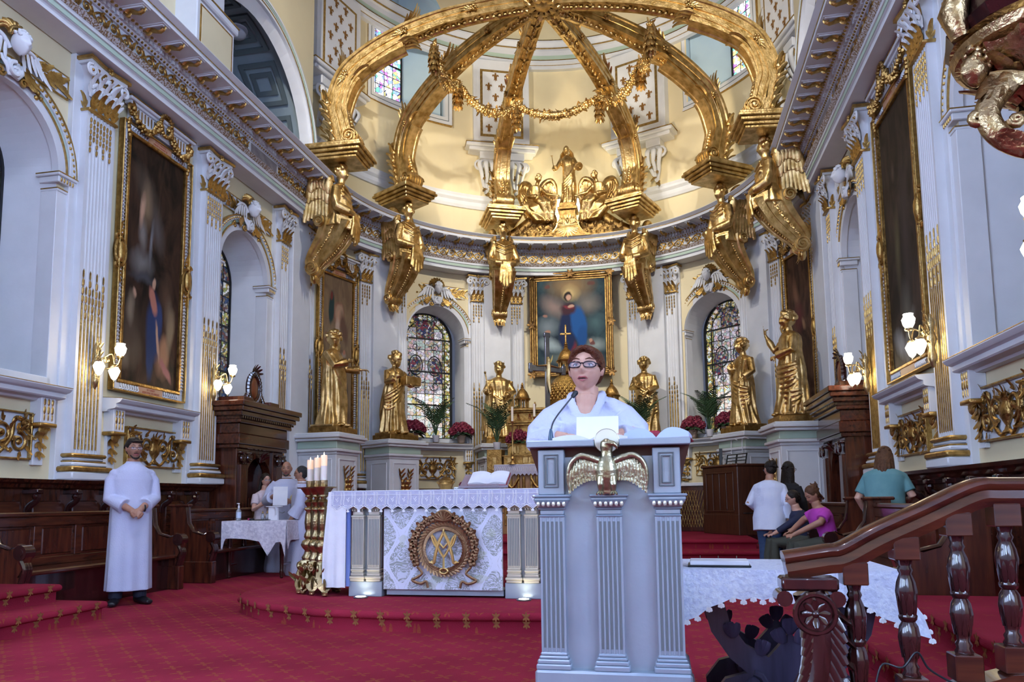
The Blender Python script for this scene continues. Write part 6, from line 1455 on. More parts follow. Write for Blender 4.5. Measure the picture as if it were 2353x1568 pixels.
b=B(); b.lathe([(.02,0),(.055,.005),(.07,.03),(.085,.07),(.075,.09),(.08,.095),(.08,.105),(.06,.12),(.04,.14),(.015,.15),(.02,.165),(.003,.18)],20)
h_=B(); 
for sx in (-1,1): h_.tube([(sx*.08,0,.075),(sx*.10,0,.09),(sx*.085,0,.10)],.008,6)
thing('brass_censer','small lidded brass vessel on the altar top','vessel',T(-2.28,7.75,1.215),[('bowl',mesh(b,GOLD2)),('~handles',mesh(h_,GOLD2))])
b=B(); b.box(-.05,.05,-.03,.03,0,.025,.01); c=B(); c.box(-.04,-.02,-.031,-.029,.010,.016); c.box(-.01,.01,-.031,-.029,.010,.016)
thing('small_white_device','small white device lying on the altar lace','device',T(-1.98,7.2,1.215),[('case',mesh(b,PAPER,30)),('~display',mesh(c,SLATE2,0))])
# ================================================================== FLOWERS
CRIM=mat('crimson_petals',(.16,.008,.035),.55,0,(.40,.05,.09),26,.2,60,lo=.3,hi=.55); LEAF=mat('dark_leaves',(.03,.08,.03),.45,0,(.015,.04,.018),9); TERRA=mat('tan_pot',(.58,.45,.36),.5,0,(.48,.36,.28),12); WPOT=mat('white_pot',(.82,.82,.90),.35); PALM=mat('palm_green',(.055,.12,.05),.5,0,(.03,.07,.03),8)
def bloom(r,seed):
    b=B(); rnd=random.Random(seed)
    for i in range(26):
        z=1-1.7*(i+.5)/26; a=i*2.4; q=math.sqrt(max(0,1-z*z)); d=V((q*cos(a),q*sin(a),z))
        for k in range(4):
            t=d.orthogonal().normalized(); t.rotate(__import__('mathutils').Quaternion(d,k*PI/2+i)); b.leaf(d*r*.82,t+d*.35,d,r*.42,r*.38,.3,3,.3)
    b.ell((0,0,0),r*.8,8); return b
BLM=[mesh(bloom(.115,k),CRIM,60) for k in range(2)]
_l=B(); 
for k in range(16):
    a=k*2.4; _l.leaf((.08*cos(a),.08*sin(a),.03*(k%3)),(cos(a),sin(a),-.35+.45*(k%4)/3),(0,0,1),.24,.14,-.35,6,.12)
LFM=mesh(_l,LEAF,60)
_p=B(); _p.lathe([(.07,0),(.09,.02),(.115,.17),(.125,.18),(.125,.205),(.105,.205),(.1,.17)],20,(0,0,0),20,.012); POTM=mesh(_p,TERRA,40)
def hydrangea(m,lab):
    ps=[('pot',POTM),('~leaves',LFM,M4.Translation((0,0,.22)))]
    for i,(x,y,z) in enumerate(((0,-.08,.44),(-.15,-.04,.38),(.15,-.05,.38),(-.09,.08,.44),(.10,.06,.45),(-.23,.02,.30),(.24,.0,.31),(0,-.15,.34))): ps.append(('bloom',BLM[i%2],T(x,y,z,i*.7)))
    thing('hydrangea_plant',lab,'plant',m,ps,'crimson hydrangeas in tan pots')
for sd,u,o,z,l in (('A',-48.5,.32,2.585,'beside the casket statue'),('A',-33.6,.18,2.60,'right of the left palm'),('A',33.6,.2,2.60,'left of the right palm'),('A',45.5,.34,2.60,'beside the palm bearing statue')): hydrangea(FR(sd,u,o,z),'crimson hydrangea in a tan pot '+l)
hydrangea(T(-3.20,17.0,2.22),'crimson hydrangea beside the crowned statue and high altar'); 
for i,(x,y,z) in enumerate(((-1.99,9.3,1.38),(-1.84,9.25,1.44),(-1.67,9.3,1.40),(-1.90,9.35,1.42),(-1.75,9.4,1.46))): pass
ps=[('pot',POTM),('~leaves',LFM,M4.Translation((0,0,.22)))]+[('bloom',BLM[i%2],T(x,y,z,i)) for i,(x,y,z) in enumerate(((-.2,0,.30),(-.08,-.06,.42),(.08,-.03,.42),(.2,0,.36),(0,.05,.45),(-.14,.05,.40),(.27,.03,.27)))]
thing('hydrangea_plant','crimson hydrangea behind the open missal','plant',T(-2.12,8.6,.85,0,1.0),ps,'crimson hydrangeas in tan pots')
b=B(); b.box(-.2,.2,-.2,.2,0,.03,.01); b.box(-.04,.04,-.04,.04,.03,.82); b.box(-.16,.16,-.16,.16,.8,.85,.01); single('plant_stand',mesh(b,WOODX,30),'dark plant stand hidden behind the altar','stand',T(-2.12,8.6,0))
def frond(L,seed):
    b=B(); rnd=random.Random(seed); pts=bez([(0,0,0),(.05*L,0,.45*L),(.18*L,0,.8*L),(.42*L,0,1.0*L)],6); b.tube(pts,lambda t:.009*(1.2-t),5)
    for i in range(5,len(pts)):
        t=i/len(pts); tg=(pts[i]-pts[i-1]).normalized()
        for q in (-1,1): b.leaf(pts[i],V((tg.x*.7,q*.8,tg.z*.7-.1)),(-tg.z,0,tg.x),L*.30*(1.15-t),.03,-.25,4,.12)
    return b
FRD=[mesh(frond(.9,k),PALM,60) for k in range(2)]
_w=B(); _w.lathe([(.065,0),(.075,.01),(.095,.17),(.10,.18),(.09,.18),(.085,.15)],20); WPM=mesh(_w,WPOT,40)
def palm(m,lab,s=1.):
    ps=[('pot',WPM)]
    for k in range(11): ps.append(('frond',FRD[k%2],M4.Translation((0,0,.15))@RZm(k*2.4)@RYm(.02+.05*(k%5))@M4.Scale(s*(.75+.3*((k*5)%7)/7),4)))
    thing('potted_palm',lab,'plant',m,ps,'palms in white pots')
palm(FR('A',-41.2,.22,2.60),'leafy palm in a white pot before the left stained window',1.2); palm(FR('A',39.2,.24,2.60),'leafy palm in a white pot before the right stained window',1.25)
palm(T(-3.72,16.9,2.28),'leafy palm in a white pot before the crowned statue',1.2); palm(T(-.42,16.9,2.28),'leafy palm behind the right shoulder of the reader',1.25)
# ================================================================== HIGH ALTAR
def high_altar():
    ps=[]; b=B(); b.box(-1.5,1.5,0,.9,0,1.5,.01); b.box(-1.62,1.62,-.08,1.0,1.5,1.56,.01); ps.append(('altar_block',mesh(b,OAK,30)))
    b=B()
    for k in range(10): x=-1.35+.3*k; b.box(x-.03,x+.03,-.03,.02,.2,1.4,.01); b.lathe([(.03,.3),(.05,.5),(.03,1.3)],8,(x+.12,-.02,0))
    for k in range(5): b.tube(bez([(-1.2+.6*k-.15,-.03,1.25),(-1.2+.6*k,-.05,1.05),(-1.2+.6*k+.15,-.03,1.25)],5),.03,6)
    ps.append(('~carved_front',mesh(b,GOLD2,40)))
    for z0,z1,w,y in ((1.56,1.80,1.42,.12),(1.80,2.08,1.36,.30)):
        b=B(); b.box(-w,w,y,.95,z0,z1,.01); b.box(-w-.03,w+.03,y-.03,.95,z1-.03,z1,.008); sub=B()
        for k in range(8):
            x=-w+.15+k*(2*w-.3)/7; sub.box(x-.06,x+.06,y-.015,y,z0+.05,z1-.06,.006); sub.box(x+.08,x+.12,y-.012,y,z0+.05,z1-.06,.004)
        ps.append(('gradine',mesh(b,GOLD2,30),[('~gilt_blocks',mesh(sub,GOLD,30))]))
    b=B(); b.box(-1.25,1.25,.35,.95,2.08,2.80,.01); 
    for w,z0,z1 in ((1.33,2.5,2.55),(1.36,2.55,2.6),(1.30,2.80,2.84),(1.36,2.84,2.90)): b.box(-w,w,.35-(w-1.25),.95,z0,z1,.008)
    sub=B()
    for k in range(9):
        x=-1.1+.275*k; sub.lathe([(.035,2.1),(.045,2.13),(.03,2.16),(.028,2.44),(.045,2.48)],8,(x,.32,0))
        sub.acan((x,.33,2.62),(0,-.2,1),(0,-1,0),.16,.1,.4,1)
    ps.append(('reredos',mesh(b,GOLD2,30),[('~colonettes',mesh(sub,GOLD,50))]))
    DOME=mat('scaled_gold_dome',(.55,.36,.11),.35,1,(.30,.18,.05),60,.9,55)
    b=B(); b.lathe([(.46,2.9),(.48,2.98),(.44,3.0),(.44,3.06)],24,(0,.7,0)); c=B(); c.lathe([(.43,3.06),(.44,3.2),(.40,3.4),(.31,3.58),(.20,3.68),(.16,3.72)],28,(0,.7,0)); ps.append(('drum',mesh(b,GOLD2,40))); ps.append(('dome',mesh(c,DOME,40)))
    sc=B()
    for i in range(9):
        z=3.10+i*.062; r=[.445,.45,.445,.43,.41,.38,.345,.30,.25][i]; n=26
        for k in range(n): a=2*PI*(k+.5*(i%2))/n; sc.ell((r*cos(a),.7+r*sin(a),z),(.035,.035,.04),6)
    ps.append(('~dome_scales',mesh(sc,GOLD2,60)))
    def lantern(x,y,z,s):
        b=B(); b.lathe([(.24,0),(.26,.03),(.22,.05)],12,(x,y,z))
        for k in range(8): a=2*PI*k/8; b.lathe([(.028,.05),(.02,.08),(.02,.28),(.03,.31)],6,(x+.18*s*cos(a),y+.18*s*sin(a),z))
        b.v=[(x+(v[0]-x)*1,v[1],z+(v[2]-z)*s) for v in b.v]; 
        b.lathe([(.24*s,.30*s),(.26*s,.34*s),(.22*s,.37*s),(.20*s,.44*s),(.15*s,.55*s),(.07*s,.64*s),(.04*s,.68*s),(.055*s,.71*s),(.03*s,.74*s),(.045*s,.77*s),(.01*s,.85*s)],12,(x,y,z)); return b
    b=lantern(0,.7,3.72,.95); b.box(-.02,.02,.68,.72,4.45,4.9,.005); b.box(-.11,.11,.68,.72,4.68,4.72,.005)
    for x,z in ((-.11,4.70),(.11,4.70),(0,4.9)): b.ell((x,.7,z),.03,6)
    ps.append(('~lantern_and_cross',mesh(b,GOLD2,40)))
    for x in (-1.06,1.06): ps.append(('turret',mesh(lantern(x,.65,2.9,.78),GOLD2,40)))
    for x in (-.75,.75): b=B(); b.lathe([(.03,2.9),(.02,2.95),(.035,3.0),(.012,3.08)],8,(x,.6,0)); ps.append(('finial',mesh(b,GOLD2,40)))
    return thing('high_altar','gilded high altar with scaled dome, turrets and gold cross behind the reader','altar',M4.Translation((-2.10,16.55,.34)),ps)
high_altar()
b=B(); b.box(-1.60,1.60,-.085,.95,0,.012,.004); f=B(); nn=34; poly=[(-1.6,0),(1.6,0)]
for i in range(nn,0,-1): x=-1.6+3.2*i/nn; poly+=[(x,-.20),(x-1.6/nn,-.245)]
poly.append((-1.6,-.20)); f.prism(poly,-.095,-.088); g=B()
for i in range(nn*2): x=-1.6+1.6*(i+.5)/nn; g.tube([(x-.015,-.097,-.04),(x+.01,-.097,-.1),(x-.01,-.097,-.16)],.006,4)
thing('altar_cloth','white lace cloth on the high altar edge, far behind the book stand','tablecloth',M4.Translation((-2.10,16.55,1.905)),[('top',mesh(b,CLOTH,30)),('lace_edge',mesh(f,LACE,0),[('~lace_threads',mesh(g,LACEW,40))])])
def thin_candle(x,y,z,h,lab,stick=.5):
    b=B(); b.lathe([(.09,0),(.07,.03),(.03,.08),(.05,.13),(.025,.18),(.045,.24),(.02,.30),(.018,stick-.04),(.05,stick),(.02,stick+.01)],12); c=B(); c.lathe([(.028,0),(.028,h)],12)
    f=B()
    for k in range(3): a=k*2.1; f.acan((.05*cos(a),.05*sin(a),.06),(cos(a),sin(a),-.3),(0,0,1),.13,.07,-.2,1)
    thing('altar_candlestick','brass altar candlestick '+lab,'candlestick',T(x,y,z),[('stem',mesh(b,GOLD)),('~scroll_feet',mesh(f,GOLD)),('candle',mesh(c,CREAMC),M4.Translation((0,0,stick)))])
thin_candle(-3.27,16.5,1.92,.34,'with white candle left of the high altar',.98); thin_candle(-2.80,16.75,2.42,.30,'with thin white candle before the dome',.6)
for x,l in ((-3.75,'under the palm by the crowned statue'),(-.45,'under the palm right of the high altar')):
    b=B(); b.box(-.2,.2,-.2,.2,.34,1.6,.01); b.box(-.26,.26,-.26,.26,1.6,1.72,.012); b.box(-.18,.18,-.18,.18,1.72,2.28,.01); c=B(); c.box(-.05,.05,-.19,-.18,1.8,2.1,.005); thing('gilded_stand','squat gilded plinth '+l,'plinth',T(x,16.9,0),[('body',mesh(b,GOLD2,30)),('panel',mesh(c,GOLD,30))])
# processional cross
b=B(); b.lathe([(.16,0),(.15,.03),(.03,.06),(.02,.1)],16); b.tube([(0,0,.1),(0,0,2.05)],.016,10); c=B()
c.lathe([(.02,2.03),(.06,2.06),(.075,2.11),(.05,2.15),(.03,2.2)],16); c.box(-.035,.035,-.015,.015,2.2,3.12,.006); c.box(-.26,.26,-.015,.015,2.66,2.73,.006)
for x,z,dx,dz in ((-.26,2.695,-1,0),(.26,2.695,1,0),(0,3.12,0,1)): c.box(x-.03-.02*abs(dz),x+.03+.02*abs(dz),-.018,.018,z-.03-.03*abs(dx),z+.03+.03*abs(dx),.008)
d=B(); d.tube([(0,-.03,2.84),(0,-.04,2.72),(0,-.03,2.55),(.02,-.04,2.40)],[.02,.03,.025,.012],8); d.ell((0,-.045,2.80),(.025,.025,.03),8)
for sx in (-1,1): d.tube([(0,-.03,2.74),(sx*.18,-.025,2.72)],[.014,.008],6)
cp=at_y(1256,765,8.9); 
thing('processional_cross','tall silver processional cross behind the reader','cross',M4.Translation((cp.x,8.9,0))@S3(.85,1,(cp.z)/3.15)@RZm(.7),[('staff',mesh(b,SILV)),('cross_head',mesh(c,SILV,40)),('gilt_corpus',mesh(d,GOLD))])
# ================================================================== LECTERN
LX=-.235; LY=3.45
def lectern():
    ps=[]; W=.32
    b=B(); b.box(-W+.015,W-.015,.03,.40,.24,1.30); ps.append(('body',mesh(b,PEWT,30)))
    b=B(); b.box(-W-.05,W+.05,-.05,.46,-.0,.24,.012); b.box(-W-.03,W+.03,-.03,.44,.24,.33,.01); ps.append(('plinth',mesh(b,PEWT,30)))
    SH_,GR=fluted_col(.115,.405,1.02,5,0,.10,PEWT,PEWD)
    for k,x in enumerate((-.265,0,.265)):
        c=B()
        for w,z0,z1 in ((.16,.33,.355),(.15,.355,.375),(.135,.375,.39),(.125,.39,.405),(.125,1.02,1.03),(.112,1.03,1.055),(.13,1.055,1.065),(.165,1.095,1.112),(.178,1.112,1.124)): c.box(x-w/2,x+w/2,-(w-.115)/2,.1,z0,z1,.005)
        c.loft([[(x-q,-q+.05,z),(x+q,-q+.05,z),(x+q,.1,z),(x-q,.1,z)] for q,z in ((.062,1.065),(.08,1.095))])
        e=B()
        for i in range(6): e.ell((x-.06+.024*i,-.026,1.081),(.0095,.012,.013),8)
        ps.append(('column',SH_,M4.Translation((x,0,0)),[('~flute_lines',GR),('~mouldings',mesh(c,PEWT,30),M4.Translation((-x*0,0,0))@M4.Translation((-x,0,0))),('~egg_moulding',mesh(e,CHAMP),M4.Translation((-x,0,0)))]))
    for sx in (-1,1):
        b=B(); b.box(sx*.265-.062,sx*.265+.062,-.005,.10,1.124,1.335,.004); f=B(); x=sx*.265
        for q,h,y in ((.035,.078,-.012),(.022,.064,-.016)):
            for x0,x1,z0,z1 in ((x-q,x+q,1.235+h-.006,1.235+h),(x-q,x+q,1.235-h,1.235-h+.006),(x-q,x-q+.006,1.235-h,1.235+h),(x+q-.006,x+q,1.235-h,1.235+h)): f.box(x0,x1,y,0,z0,z1,.002)
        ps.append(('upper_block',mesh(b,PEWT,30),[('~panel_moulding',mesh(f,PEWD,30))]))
    # sloping reading desk
    m=M4.Translation((0,.0,1.345)); b=B(m); b.box(-.375,-.06,-.045,.44,0,.032,.004); b.box(.055,.375,-.045,.44,0,.032,.004); b.box(-.06,.055,.04,.44,0,.032)
    ps.append(('desk_top',mesh(b,PEWT,30)))
    b=B(); b.loft([[(-x,y0,z),(x,y0,z),(x,y1,z),(-x,y1,z)] for x,y0,y1,z in ((.33,.12,.38,1.16),(.345,.06,.40,1.25),(.372,.03,.43,1.345))]); ps.append(('desk_support',mesh(b,mat('brown_underside',(.10,.05,.035),.4),30)))
    return thing('lectern','silver grey lectern with fluted columns in the foreground','lectern',T(LX,LY,0),ps)
lectern()
EAG=mat('bronze_green_gilt',(.46,.44,.32),.28,.9,(.30,.25,.14),7,.15,60)
def eagle():
    b=B(); b.lathe([(.012,0),(.035,.03),(.05,.075),(.052,.11),(.04,.15),(.028,.175),(.026,.195),(.03,.215),(.027,.24),(.008,.255)],20,(0,0,0),0,0,1,.8)
    b.tube([(.01,-.01,.232),(.035,-.02,.228),(.048,-.02,.215),(.05,-.02,.203)],[.018,.013,.008,.003],8); 
    for sx in (-1,1): b.tube([(sx*.026,-.02,.08),(sx*.03,-.028,.04),(sx*.03,-.02,.012)],[.02,.016,.01],8); b.ell((sx*.012+.012,-.024,.232),.004,6)
    b.loft([[(-w,-.0,z),(-w*.5,-.02,z),(w*.5,-.02,z),(w,0,z),(w,.02,z),(-w,.02,z)] for w,z in ((.035,-.0),(.03,.05),(.03,.1))])
    body=remesh(b,EAG,.0035,2); ps=[('body',body)]
    for sx in (-1,1):
        w=B(); w.tube(bez([(sx*.035,.0,.15),(sx*.08,-.01,.168),(sx*.125,-.012,.175),(sx*.165,-.008,.14),(sx*.178,-.004,.08),(sx*.172,0,.02)],6),lambda t:(.016*(1.1-.5*t),.012),8,(0,-1,0))
        for row,(n,l,y) in enumerate(((11,.125,.004),(10,.085,-.004),(9,.05,-.010))):
            for i in range(n):
                t=(i+.5)/n; x=sx*(.035+.135*t); z=.148+.025*sin(PI*t)-.012*row-.02*t*t; w.leaf((x,y,z),(sx*.12*(t-.3),0,-1),(0,-1,0),l*(1-.2*(t-.5)**2)*(.75+.35*t),.022,.05,5,.5)
        ps.append(('wing',mesh(w,EAG,60)))
    f=B()
    for sx in (-1,1):
        for k in range(3): f.tube([(sx*.03,-.02,.012),(sx*.03+.012*(k-1),-.035,.006),(sx*.03+.015*(k-1),-.045,-.002)],.005,6)
    ps.append(('~talons',mesh(f,EAG)))
    h=B(); h.tube([(0,.022,.245),(0,.028,.245)],.056,28); ps.append(('halo',mesh(h,mat('ivory_disc',(.85,.82,.70),.4),40)))
    r=B(); r.tube([(.056*cos(2*PI*i/28),.024,.245+.056*sin(2*PI*i/28)) for i in range(29)],.0025,6); ps.append(('halo_rim',mesh(r,EAG)))
    return thing('eagle_ornament','bronze eagle with spread wings and pale halo on lectern front','emblem',T(LX-.002,LY-.035,1.125),ps)
eagle()
# things on the lectern
BOXB=mat('blue_tinted_page',(.50,.58,.80),.7,0,(.44,.52,.76),5)  # plain blue page colour for the red book
thing('open_lectionary','open book with white pages lying on the lectern desk','book',T(LX-.09,LY+.22,1.378),open_book(.36,.26,.022,REDB,REDB))
bk=T(LX+.235,LY+.20,1.378,-.1); red=B(); red.box(-.13,.02,-.10,.12,0,.045,.012); pg=[]
thing('red_book','thick red book with blue tinted open pages at the lectern edge','book',bk,[('cover',mesh(red,REDB,40))]+[(n,me) for n,me in [(p[0],p[1]) for p in open_book(.30,.24,.05,BOXB,REDB,BOXB,.03)]])
b=B(); b.box(-.105,.105,-.003,.003,0,.13); single('held_paper',mesh(b,PAPER,0),'white sheet of text held up by the reader','paper',T(LX-.065,LY+.235,1.392)@RXm(-.30))
# microphone
MIC=mat('black_microphone',(.012,.016,.022),.4,.2)
m0=at_y(1266,1008,LY+.12); m1=at_y(1322,893,LY+.20)
b=B(); b.tube(bez([(0,0,0),(0,0,.055),((m1.x-m0.x)*.15,.01,(m1.z-m0.z)*.45),((m1.x-m0.x)*.7,.04,(m1.z-m0.z)*.8),((m1.x-m0.x)*.95,.08,(m1.z-m0.z)*.97)],6),.0042,8)
c=B(); c.lathe([(.014,0),(.014,.02),(.009,.055),(.005,.07)],12); d=B(); d.tube([((m1.x-m0.x)*.88,.075,(m1.z-m0.z)*.92),((m1.x-m0.x)*1.0,.085,(m1.z-m0.z)*1.0)],[.011,.013],12); d.ell((m1.x-m0.x,.085,m1.z-m0.z),.014,10)
thing('gooseneck_microphone','black gooseneck microphone rising from the lectern','microphone',T(m0.x,LY+.12,1.377),[('stem',mesh(b,MIC)),('mount',mesh(c,mat('blue_black_mount',(.02,.07,.13),.3))),('capsule',mesh(d,MIC))])
# ================================================================== SMALL LACE TABLE (right)
BLUEW=wood('blue_black_wood',(.055,.05,.10),(.03,.026,.055),.35,.2)
LCT=mat('lace_tablecloth',(.70,.74,.88),.8,0,(.60,.64,.82),38,.5,45,lo=.45,hi=.55)
def lace_table():
    ps=[]; b=B(); b.box(-.46,.46,-.30,.30,.715,.745,.006); b.box(-.40,.40,-.24,.24,.62,.715); ps.append(('table_top',mesh(b,BLUEW,30)))
    prof=[(-.40,.62),(-.30,.62),(-.27,.50),(-.20,.40),(-.10,.345),(-.05,.40),(0,.47),(.05,.40),(.10,.345),(.20,.40),(.27,.50),(.30,.62),(.40,.62),(.36,.46),(.28,.34),(.20,.27),(.30,.24),(.37,.15),(.36,.0),(.24,.0),(.22,.10),(.12,.16),(.0,.17),(-.12,.16),(-.22,.10),(-.24,.0),(-.36,0),(-.37,.15),(-.30,.24),(-.20,.27),(-.28,.34),(-.36,.46)]
    for y in (-.22,.20):
        b=B(); b.prism(prof,y-.025,y+.025); f=B()
        for x,z,dx,dz in ((-.26,.44,-.1,.7),(.26,.44,.1,.7),(-.14,.36,.3,.9),(.14,.36,-.3,.9),(0,.46,0,1),(-.03,.42,-.6,.8),(.03,.42,.6,.8)):
            for k in range(3): f.leaf((x,y-.03,z),(dx+.35*(k-1),-.2,dz),(0,-1,0),.075,.045,.15,4,.4)
        for sx in (-1,1): f.tube(spiral(sx*.17,.215,.06,1.4,PI/2,sx,y-.035,14),(.016,.014),6,(0,-1,0))
        ps.append(('carved_trestle',mesh(b,BLUEW,30),[('~carved_leaves',mesh(f,BLUEW,50))]))
    b=B(); b.box(-.03,.03,-.2,.18,.2,.26,.01); ps.append(('stretcher',mesh(b,BLUEW,30)))
    return thing('carved_table','dark carved trestle table under a lace cloth beside the lectern','table',T(.58,4.02,0),ps)
lace_table()
def table_cloth():
    W,D,h=.49,.32,.76; pts=[]; n=24
    per=[]
    for i in range(n): per.append((-W+2*W*i/n,-D))
    for i in range(16): per.append((W,-D+2*D*i/16))
    for i in range(n): per.append((W-2*W*i/n,D))
    for i in range(16): per.append((-W,D-2*D*i/16))
    rings=[]; N_=len(per)
    for t in (0,.15,.5,1):
        r=[]
        for i,(x,y) in enumerate(per):
            cor=max(0,(abs(x)/W+abs(y)/D)-1.55)/.45; dr=.125+.16*max(0,cor); o=.012+.03*t*(1+sin(i*.55))+.02*t*cor
            L_=math.hypot(x/W,y/D); r.append((x*(1+o*t/W*1.),y*(1+o*t/D),h-dr*t-(.012 if t==1 and i%2 else 0)))
        rings.append(r)
    b=B(); top=[[(x*q,y*q,h+.002) for x,y in per] for q in (.02,.5,1.)]; b.loft(top+rings[1:],cap=False)
    b2=B(); 
    for i in range(N_):
        p=V(rings[-1][i]); 
        for k in range(3): b2.leaf(p,(.7*(k-1),0,-1),(0,-1,0) if abs(p.y)>D*.9 else (1,0,0),.022,.018,.1,2)
    return b,b2
a,b2=table_cloth(); o=thing('lace_tablecloth','bluish white lace cloth hanging over the carved table','tablecloth',T(.58,4.02,0),[('cloth',mesh(a,LCT,60,recalc=False)),('~scalloped_edge',mesh(b2,LACEW))])
RING=SILV
b=B(); b.box(-.15,.15,-.09,.09,0,.008,.002); c=B(); c.box(-.14,.14,-.085,.085,.008,.03,.003); d=B(); 
for k in range(3): d.tube([(-.09+.09*k,.085+.012*cos(a),.025+.016*sin(a)) for a in [2*PI*i/12 for i in range(13)]],.002,5)
bb=at_z(1652,1300,.765)
thing('ring_binder','open ring binder with papers on the lace table','binder',T(bb.x,bb.y,.764,-.05),[('cover',mesh(b,MIC,30)),('page_stack',mesh(c,PAPER,30)),('~binder_rings',mesh(d,RING))])
# ================================================================== STAIR RAIL WITH CARVED NEWEL
RY_=3.25
def rail_pt(u,v): p=at_y(u,v,RY_); return p
rp=[rail_pt(1800,1290),rail_pt(1905,1275),rail_pt(2010,1228),rail_pt(2120,1178),rail_pt(2225,1130),rail_pt(2290,1122),rail_pt(2420,1122)]
ps=[]; org=V((rp[0].x,RY_,0)); L_=[p-org for p in rp]
b=B(); R_=bez([L_[0],L_[1]-V((.02,0,0)),L_[1]+V((.05,0,.012)),L_[2],L_[3],L_[4]-V((.03,0,.012)),L_[4]+V((.04,0,.012)),L_[5],L_[6]],5)
def rsec(p,t):
    nn=V((-t.z,0,t.x)); q=lambda y,z:p+V((0,y,0))+nn*z
    return [q(-.055,.0),q(-.06,.015),q(-.05,.03),q(-.025,.042),q(.025,.042),q(.05,.03),q(.06,.015),q(.055,0),q(.04,-.01),q(.05,-.04),q(.035,-.075),q(-.035,-.075),q(-.05,-.04),q(-.04,-.01)]
b.loft([rsec(p,(R_[min(i+1,len(R_)-1)]-R_[max(i-1,0)]).normalized()) for i,p in enumerate(R_)]); ps.append(('handrail',mesh(b,WOODX,40)))
def railz(x):
    for a_,c_ in zip(R_,R_[1:]):
        if a_.x<=x<=c_.x: return a_.z+(c_.z-a_.z)*(x-a_.x)/(c_.x-a_.x+1e-9)
    return R_[-1].z
bal=B(); H=.46; bal.lathe([(r,z*H) for r,z in ((.03,0),(.034,.02),(.026,.05),(.03,.08),(.022,.11),(.026,.17),(.036,.25),(.040,.33),(.034,.42),(.024,.46),(.032,.485),(.034,.51),(.026,.535),(.026,.56),(.036,.64),(.040,.72),(.034,.80),(.022,.87),(.028,.90),(.022,.93),(.026,.97),(.03,1.0))],20,(0,0,0),10,.06); BAL=mesh(bal,WOODD,50)
cl2=B()
for k in range(8):
    a=k*PI/4
    for z in (.26,.62): cl2.leaf((.027*cos(a),.027*sin(a),(z-.10)*H),(cos(a)*.16,sin(a)*.16,1),(cos(a),sin(a),0),.085,.026,-.10,5,.35)
CLV=mesh(cl2,WOODD,60)
blk=B(); blk.box(-.05,.05,-.05,.05,-.10,0,.004); BLK=mesh(blk,WOODX,30); blk2=B(); blk2.box(-.048,.048,-.045,.045,0,.09,.004); BLK2=mesh(blk2,WOODX,30)
sl=(L_[4].z-L_[1].z)/(L_[4].x-L_[1].x)
for k,u in enumerate((1962,2082,2205,2318)):
    x=rail_pt(u,1350).x-org.x; zt=railz(x)-.06-.085; zb=zt-H
    ps.append(('baluster',BAL,M4.Translation((x,0,zb)),[('carved_leaves',CLV),('base_block',BLK),('top_block',BLK2,M4.Translation((0,0,H-.005)))]))
x0,x1=.12,1.25; b=B(); zz=lambda x:railz(max(.25,x))-.06-.085-H-.10
pl=[(x0,zz(.25)-.10),(x0,zz(.25)-.04),(.40,zz(.40)),(.62,zz(.62)),(.80,zz(.80)),(x1,zz(.80)+.03),(x1,zz(.80)-.45),(.9,-.0),(x0,0)]
b.prism(pl,-.07,.07); ps.append(('stringer',mesh(b,WOODX,30)))
b=B(); b.loft([[(x,-.09,z-.0),(x,-.1,z-.03),(x,-.075,z-.05),(x,-.06,z)] for x,z in ((x0,zz(.25)-.16),(.40,zz(.4)-.12),(.62,zz(.62)-.12),(.80,zz(.80)-.12),(x1,zz(.80)-.09))]); ps.append(('string_moulding',mesh(b,WOODX,40)))
# newel: S scroll
zt=L_[0].z-.06; b=B()
b.box(-.02,.20,-.06,.06,zt-.055,zt,.01); b.tube([(-.01,-.06,zt-.085),(-.01,.06,zt-.085)],.032,12); b.tube([(.19,-.06,zt-.085),(.19,.06,zt-.085)],.032,12); ps.append(('newel_cap',mesh(b,WOODD,40)))
S_=bez([(.09,0,zt-.06),(.115,0,zt-.16),(.12,0,zt-.28),(.09,0,zt-.42),(.0,0,zt-.54),(-.12,0,zt-.62),(-.28,0,zt-.69)],6); b=B(); b.tube(S_,lambda t:(.062,.075-.02*t+.02*sin(PI*t)),12,(0,-1,0)); b.tube([q+V((-.05,-.05,.0)) for q in S_[8:]],.012,6); ps.append(('newel_scroll',mesh(b,WOODD,50)))
b=B()
for i in range(3,len(S_)-2,2):
    p=S_[i]; t=(S_[i+1]-S_[i-1]).normalized()
    for sx in (-1,1): b.leaf(p+V((sx*.012,-.060,0)),t*.8+V((sx*.45,-.02,.0)),(0,-1,0),.14,.05,.08,6,.5)
    if i%4==3: b.leaf(p+V((.05,0,0)),t*.8+V((.5,0,0)),(1,0,0),.15,.09,.25,6,.5)
b.tube(spiral(.20,zt-.45,.045,1.6,PI,-1,0,16),(.02,.018),7,(0,-1,0)); b.prism([(.03,zt-.5),(.16,zt-.42),(.20,zt-.62),(.25,0.02),(.0,0.02),(-.02,zt-.6)],-.05,.05)
ps.append(('~carved_acanthus',mesh(b,WOODD,50)))
b=B(); b.tube([(.10,-.05,zt-.14),(.10,-.075,zt-.14)],.075,20); b.tube([(.10+.075*cos(2*PI*i/24),-.075,zt-.14+.075*sin(2*PI*i/24)) for i in range(25)],.012,7)
for k in range(8): a=k*PI/4; b.leaf((.10,-.078,zt-.14),(cos(a),-.1,sin(a)),(0,-1,0),.055,.03,.3,4,.5)
b.ell((.10,-.085,zt-.14),.016,8); ps.append(('rosette',mesh(b,WOODD,50)))
thing('stair_railing','polished dark wood stair railing with turned balusters and carved scroll newel','railing',M4.Translation(org),ps)
